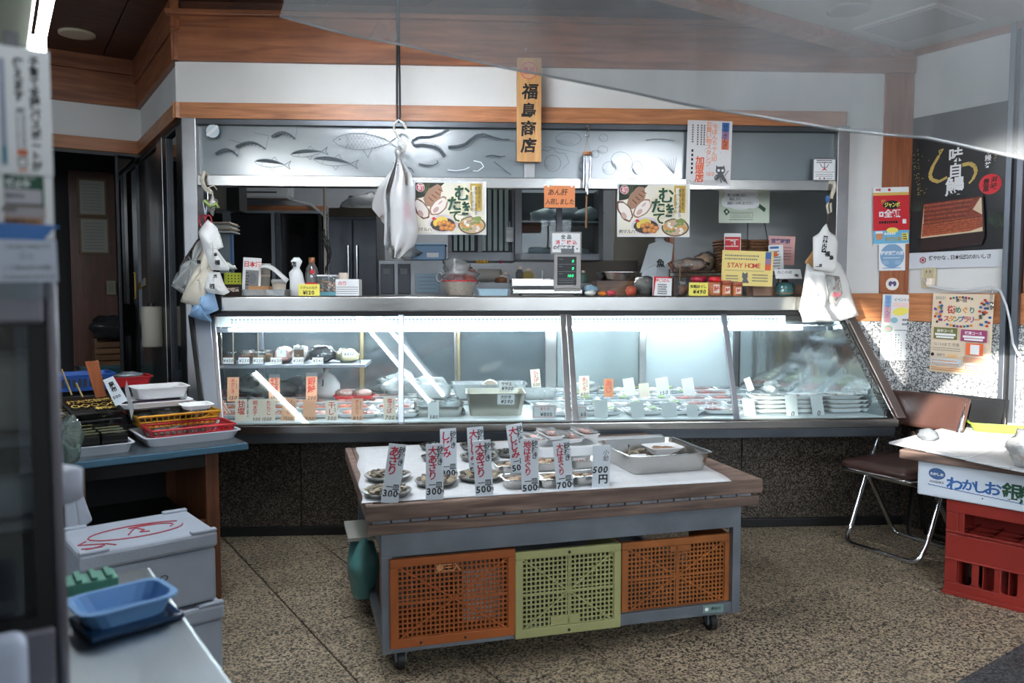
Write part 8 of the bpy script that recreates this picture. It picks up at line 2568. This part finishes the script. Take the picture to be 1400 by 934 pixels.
m.text('わかしお', x_, z_ - .002, .014, M_paper, .04, -.0214); x_, z_ = fxp(1281, 659); m.text('GINZAKE', x_, z_, .013, M_inkg, .04, -.0212)
wv = []
for k in range(60):
    px_ = 1269 + k * 2.4
    x_, z_ = fxp(px_, 661 + (px_ - 1269) * .215 + 1.2 * abs(math.sin(k * 1.1)))
    wv.append((x_, -.0215, z_))
m.tube(wv, .0016, M_bl, 4); x_, z_ = fxp(1343, 682); m.cyl((x_, -.0215, z_), (x_, -.02, z_), .003, M_ink, 8)
m.build('lettering', g)
# wooden board and white sheet
zt0 = zx1 + .001; zt1 = zt0 + .04
xw0 = FX.hit(1230, 614, -.04).x
g = thing('wooden_board', 'old wooden board on the foam box forming the right hand table', 'board', FX, 0, 0, zt0)
bx('plank', g, xw0, cwid + .3, -.045, .12, 0, .04, M_old, .004); bx('plank', g, xw0 + .01, cwid + .3, .123, .3, 0, .04, M_old, .004); bx('plank', g, xw0 + .01, cwid + .3, .303, .5, 0, .04, M_old, .004)
P_ = [FX.hitz(a, b, zt1 + .012) for a, b in ((1215, 605), (1381, 639), (1323, 577))]
u1 = P_[1] - P_[0]; v1 = P_[2] - P_[0]
g = thing('foam_sheet', 'white textured foam sheet covering the right hand table', 'sheet', FX, P_[0].x, P_[0].y, zt1)
M_fs = mat('foam_sheet', 'c4c7cb', .7, var=.08, vscale=25, bump=.5, bscale=140)
for k in range(3):
    a = u1 * (k / 3 * 1.0); b = u1 * ((k + 1) / 3 * 1.0) * .998
    m = MB(); zz0 = .004 * (2 - k) * .6
    p = [a, b, b + v1, a + v1]
    m.slab([(q_.x, q_.y) for q_ in p], zz0, zz0 + .010, M_fs); m.build('panel', g, .002)
m = MB(); p = [u1 * 1.002, u1 * 1.6 , u1 * 1.6 + v1, u1 * 1.002 + v1]; m.slab([(q_.x, q_.y) for q_ in p], 0.0, .008, M_fs); m.build('panel', g, .002)
zt2 = zt1 + .016
p = FX.hitz(1268, 602, zt2)
g = thing('grey_pebble', 'rounded grey stone weighing down the foam sheet', 'stone', FX, p.x, p.y, zt2)
MB().ball((0, 0, .026), (.048, .03, .03), mat('pebble_grey', '5f6468', .7, var=.3, vscale=30), 18, 12, .25, 4).build('stone', g)
p = FX.hitz(1345, 585, zt2); p2 = FX.hitz(1420, 592, zt2)
g = thing('green_tray', 'lime green plastic tray with papers on the right hand table', 'tray', FX, p.x + .13, p.y + .02, zt2, .42)
MB().tray(.42, .24, .045, mat('lime_plastic', '8aa636', .4), .88, .004, .008, .03).build('tray', g)
bx('paper', g, -.12, .15, -.07, .08, .03, .034, M_foam, 0)
p = FX.hitz(1396, 636, zt2)
g = thing('plastic_bag', 'clear crumpled plastic bag at the right edge of the foam sheet', 'bag', FX, p.x + .04, p.y + .02, zt2)
MB().ball((0, 0, .07), (.09, .1, .085), M_filmw, 18, 14, .6, 12).ball((.02, -.02, .03), (.06, .05, .02), M_salmon, 12, 8, .4, 2).build('bag', g)
# ================================================================ folding chairs
def chair(name, label, ox, oy, ang, mt, mseat, sc_=1.0):
    # sc_ below 1 presses the chair flat, as when folded
    F_ = Frame(ox, oy, ang)
    g = thing(name, label, 'chair', F_, 0, 0, 0)
    W_, r = .43, .0125
    A = lambda x: [(x, .34, .78), (x, .24, .56), (x, .06, .12)]
    pts = [(0, .36, .80), (0, .26, .58), (0, .05, .10), (0.005, .01, .045), (.02, -.005, .022), (.05, -.01, .013), (W_ - .05, -.01, .013), (W_ - .02, -.005, .022), (W_ - .005, .01, .045), (W_, .05, .10), (W_, .26, .58), (W_, .36, .80)]
    MB().tube(pts, r, mt, 12).build('front_leg_frame', g)
    o = .03
    pts = [(o, .10, .42), (o, .28, .16), (o, .345, .06), (o + .01, .365, .025), (o + .04, .37, .013), (W_ - o - .04, .37, .013), (W_ - o - .01, .365, .025), (W_ - o, .345, .06), (W_ - o, .28, .16), (W_ - o, .10, .42)]
    MB().tube(pts, r, mt, 12).build('rear_leg_frame', g)
    s = MB()
    def st(x, y, z): return (x, y, z)
    ring = []
    for q_, a0 in (((W_ - .055, .33), 0), ((.055, .33), 90), ((.055, -.03), 180), ((W_ - .055, -.03), 270)):
        for k in range(4):
            t = math.radians(a0 + 30 * k); ring.append((q_[0] + .05 * math.cos(t), q_[1] + .05 * math.sin(t)))
    cx_, cy_ = W_ / 2, .15
    R_ = lambda sc2, z: [(cx_ + (x - cx_) * sc2, cy_ + (y - cy_) * sc2, z) for x, y in ring]
    MB().loft([R_(.96, .432), R_(1.0, .438), R_(1.0, .455), R_(.95, .47), R_(.6, .478), R_(.1, .480)], mseat, smooth=True).build('seat', g)
    MB().tube([(x, y, .426) for x, y in ring + ring[:1]], .0105, mt, 10).build('seat_frame', g)
    def back(a, b):
        x = -.018 + (W_ + .036) * a; 
        bow = .055 * math.sin(PI * a)
        z = .64 + .17 * b - .012 * math.sin(PI * a) * (1 - b); y = .29 + .06 * b + bow
        return (x, y, z)
    m = MB(); rings = []
    for i in range(13):
        a = i / 12; e = .012 if 0 < i < 12 else .004
        c0 = [back(a, b) for b in (0, .12, .5, .88, 1)]
        rings.append([(p[0], p[1] - e * k, p[2]) for p, k in zip(c0, (.2, 1, 1.5, 1, .2))] + [(p[0], p[1] + e * k, p[2]) for p, k in zip(c0[::-1], (.2, 1, 1.2, 1, .2))])
    m.loft(rings, mseat, smooth=True); m.build('backrest', g)
    MB().cyl((.0, .17, .35), (W_, .17, .35), .006, mt, 8).build('brace', g)
    g.scale.y = sc_
    return g


M_brl = mat('brown_leatherette', '46302a', .35, var=.08, bump=.1, bscale=90)
chair('folding_chair', 'steel folding chair with brown seat and backrest by the granite wall', 1.795, 4.22, -60, M_chrome, M_brl)
chair('folding_chair', 'black framed folded chair with black backrest behind the brown chair', 2.17, 4.30, -57, M_black, mat('black_leatherette', '17181a', .35), .3)
# ================================================================ hanging vinyl curtain
g = thing('vinyl_curtain', 'large clear vinyl curtain rolled down across the upper right foreground', 'curtain', None, 0.6, 1.7, 2.6)
edge = [(383, 22), (430, 31), (480, 39), (545, 47), (612, 60), (700, 78), (787, 94), (875, 112), (950, 131), (1047, 151), (1155, 174), (1205, 184), (1257, 192), (1387, 225), (1500, 255)]
def vin(a, b):
    t = a * (len(edge) - 1); i = min(len(edge) - 2, int(t)); f = t - i
    px = edge[i][0] * (1 - f) + edge[i + 1][0] * f; py = edge[i][1] * (1 - f) + edge[i + 1][1] * f
    dep = 1.75 + .10 * math.sin(a * 7) + .05 * math.sin(a * 17 + 1)
    d = ray(px, py); p = CAM + d * (dep / d.y)
    top = 2.55
    z = p.z + (top - p.z) * b
    y = p.y + .10 * math.sin(b * 2.2 + a * 4) + b * (.2 - .35 * a)
    x = p.x + .03 * b * math.sin(a * 9)
    return (x - .6, y - 1.7, z - 2.6)
M_vin = film('vinyl', 'dfe3e6', .38, .06, .16, 'aeb2b5', bump=.35, bscale=2.5, streak=.16)
MB().sheet(vin, 70, 30, M_vin).build('sheet', g)
m = MB(); m.tube([vin(k / 70, 0.0) for k in range(71)], .003, film('vinyl_hem', 'dfe3e6', .5, .1, .2, 'b8bcbe'), 6); m.build('hem', g)
m = MB(); m.cyl((-1.2, .2, -.05), (2.2, -.2, -.05), .02, M_alu, 12); m.build('rod', g)
for a in (-.9, .5, 1.9):
    MB().cyl((a, .2 - (a + 1.2) * .118, -.05), (a, .2 - (a + 1.2) * .118, .2), .006, M_alu, 8).build('hanger', g)
# ================================================================ lamps of the shop
def tube_lamp(name, label, p, ang, L, e, w=.11):
    g = thing(name, label, 'ceiling light', None, p[0], p[1], p[2], ang)
    MB().box(0, L, -w, w, 0, .045, M_foam).build('housing', g, .006)
    for y in (-.07, .07):
        MB().cyl((.02, y, -.02), (L - .02, y, -.02), .014, glow('shop_tube', 'eef6ff', e)).build('tube', g)
        bx('socket', g, 0, .02, y - .02, y + .02, -.04, 0, M_foam); bx('socket', g, L - .02, L, y - .02, y + .02, -.04, 0, M_foam)
    bx('hanger', g, L / 2 - .02, L / 2 + .02, -.02, .02, .045, ZCD - p[2], M_foam)
    return g
dd = 3.0; r0 = ray(52, 70); p0 = CAM + r0 * (dd / r0.y)
g = thing('fluorescent_lamp', 'bright fluorescent tube with white housing at the top left corner', 'ceiling light', None, p0.x, p0.y, p0.z, math.radians(-57))
MB().cyl((0, 0, 0), (1.2, 0, 0), .018, glow('shop_tube_near', 'f6fbff', 45)).build('tube', g)
bx('housing', g, -.02, 1.25, -.13, -.03, -.01, .10, mat('lamp_housing', 'a8b0a0', .5), .01); bx('socket', g, -.025, .0, -.03, .03, -.03, .06, M_foam); bx('socket', g, 1.2, 1.225, -.03, .03, -.03, .06, M_foam)
bx('hanger', g, .3, .31, -.08, -.07, .1, ZCD - p0.z, M_alu)
# downlight
q = FG.M @ FG.hitz(105, 45, ZCD)
g = thing('downlight', 'round recessed downlight in the dark wooden ceiling', 'ceiling light', None, q.x, q.y, ZCD - .012)
MB().lathe([(.075, .0), (.1, .0), (.1, .012), (.075, .012)], mat('downlight_rim', 'e8dcc0', .3), n=36).build('rim', g)
MB().lathe([(0, .009), (.06, .009), (.076, .002), (.076, .0115), (0, .0115)], mat('downlight_bowl', 'f0e2bc', .25, .5), n=36).build('reflector', g)
q = FR.hitz(1160, 11, ZCW)
g = thing('soffit_vent', 'round grey vent in the pale soffit behind the vinyl curtain', 'vent', FR, q.x, q.y, ZCW - .014)
MB().lathe([(.08, 0), (.1, .002), (.1, .014), (.08, .014)], mat('vent_rim', '8d887c', .5), n=32).build('rim', g)
MB().cyl((0, 0, .009), (0, 0, .013), .08, M_inkg, 32).build('grille', g)
for k in range(6): bx('slat', g, -.07, .07, -.06 + k * .022, -.052 + k * .022, .004, .009, mat('vent_rim', ''), 0)
tube_lamp('fluorescent_lamp', 'twin tube fixture on the ceiling above the cart', (-1.05, 3.45, 2.64), math.radians(-57), 1.25, 100)
tube_lamp('fluorescent_lamp', 'twin tube fixture on the ceiling right of the cart', (1.0, 1.15, 2.6), 0, 1.25, 150)
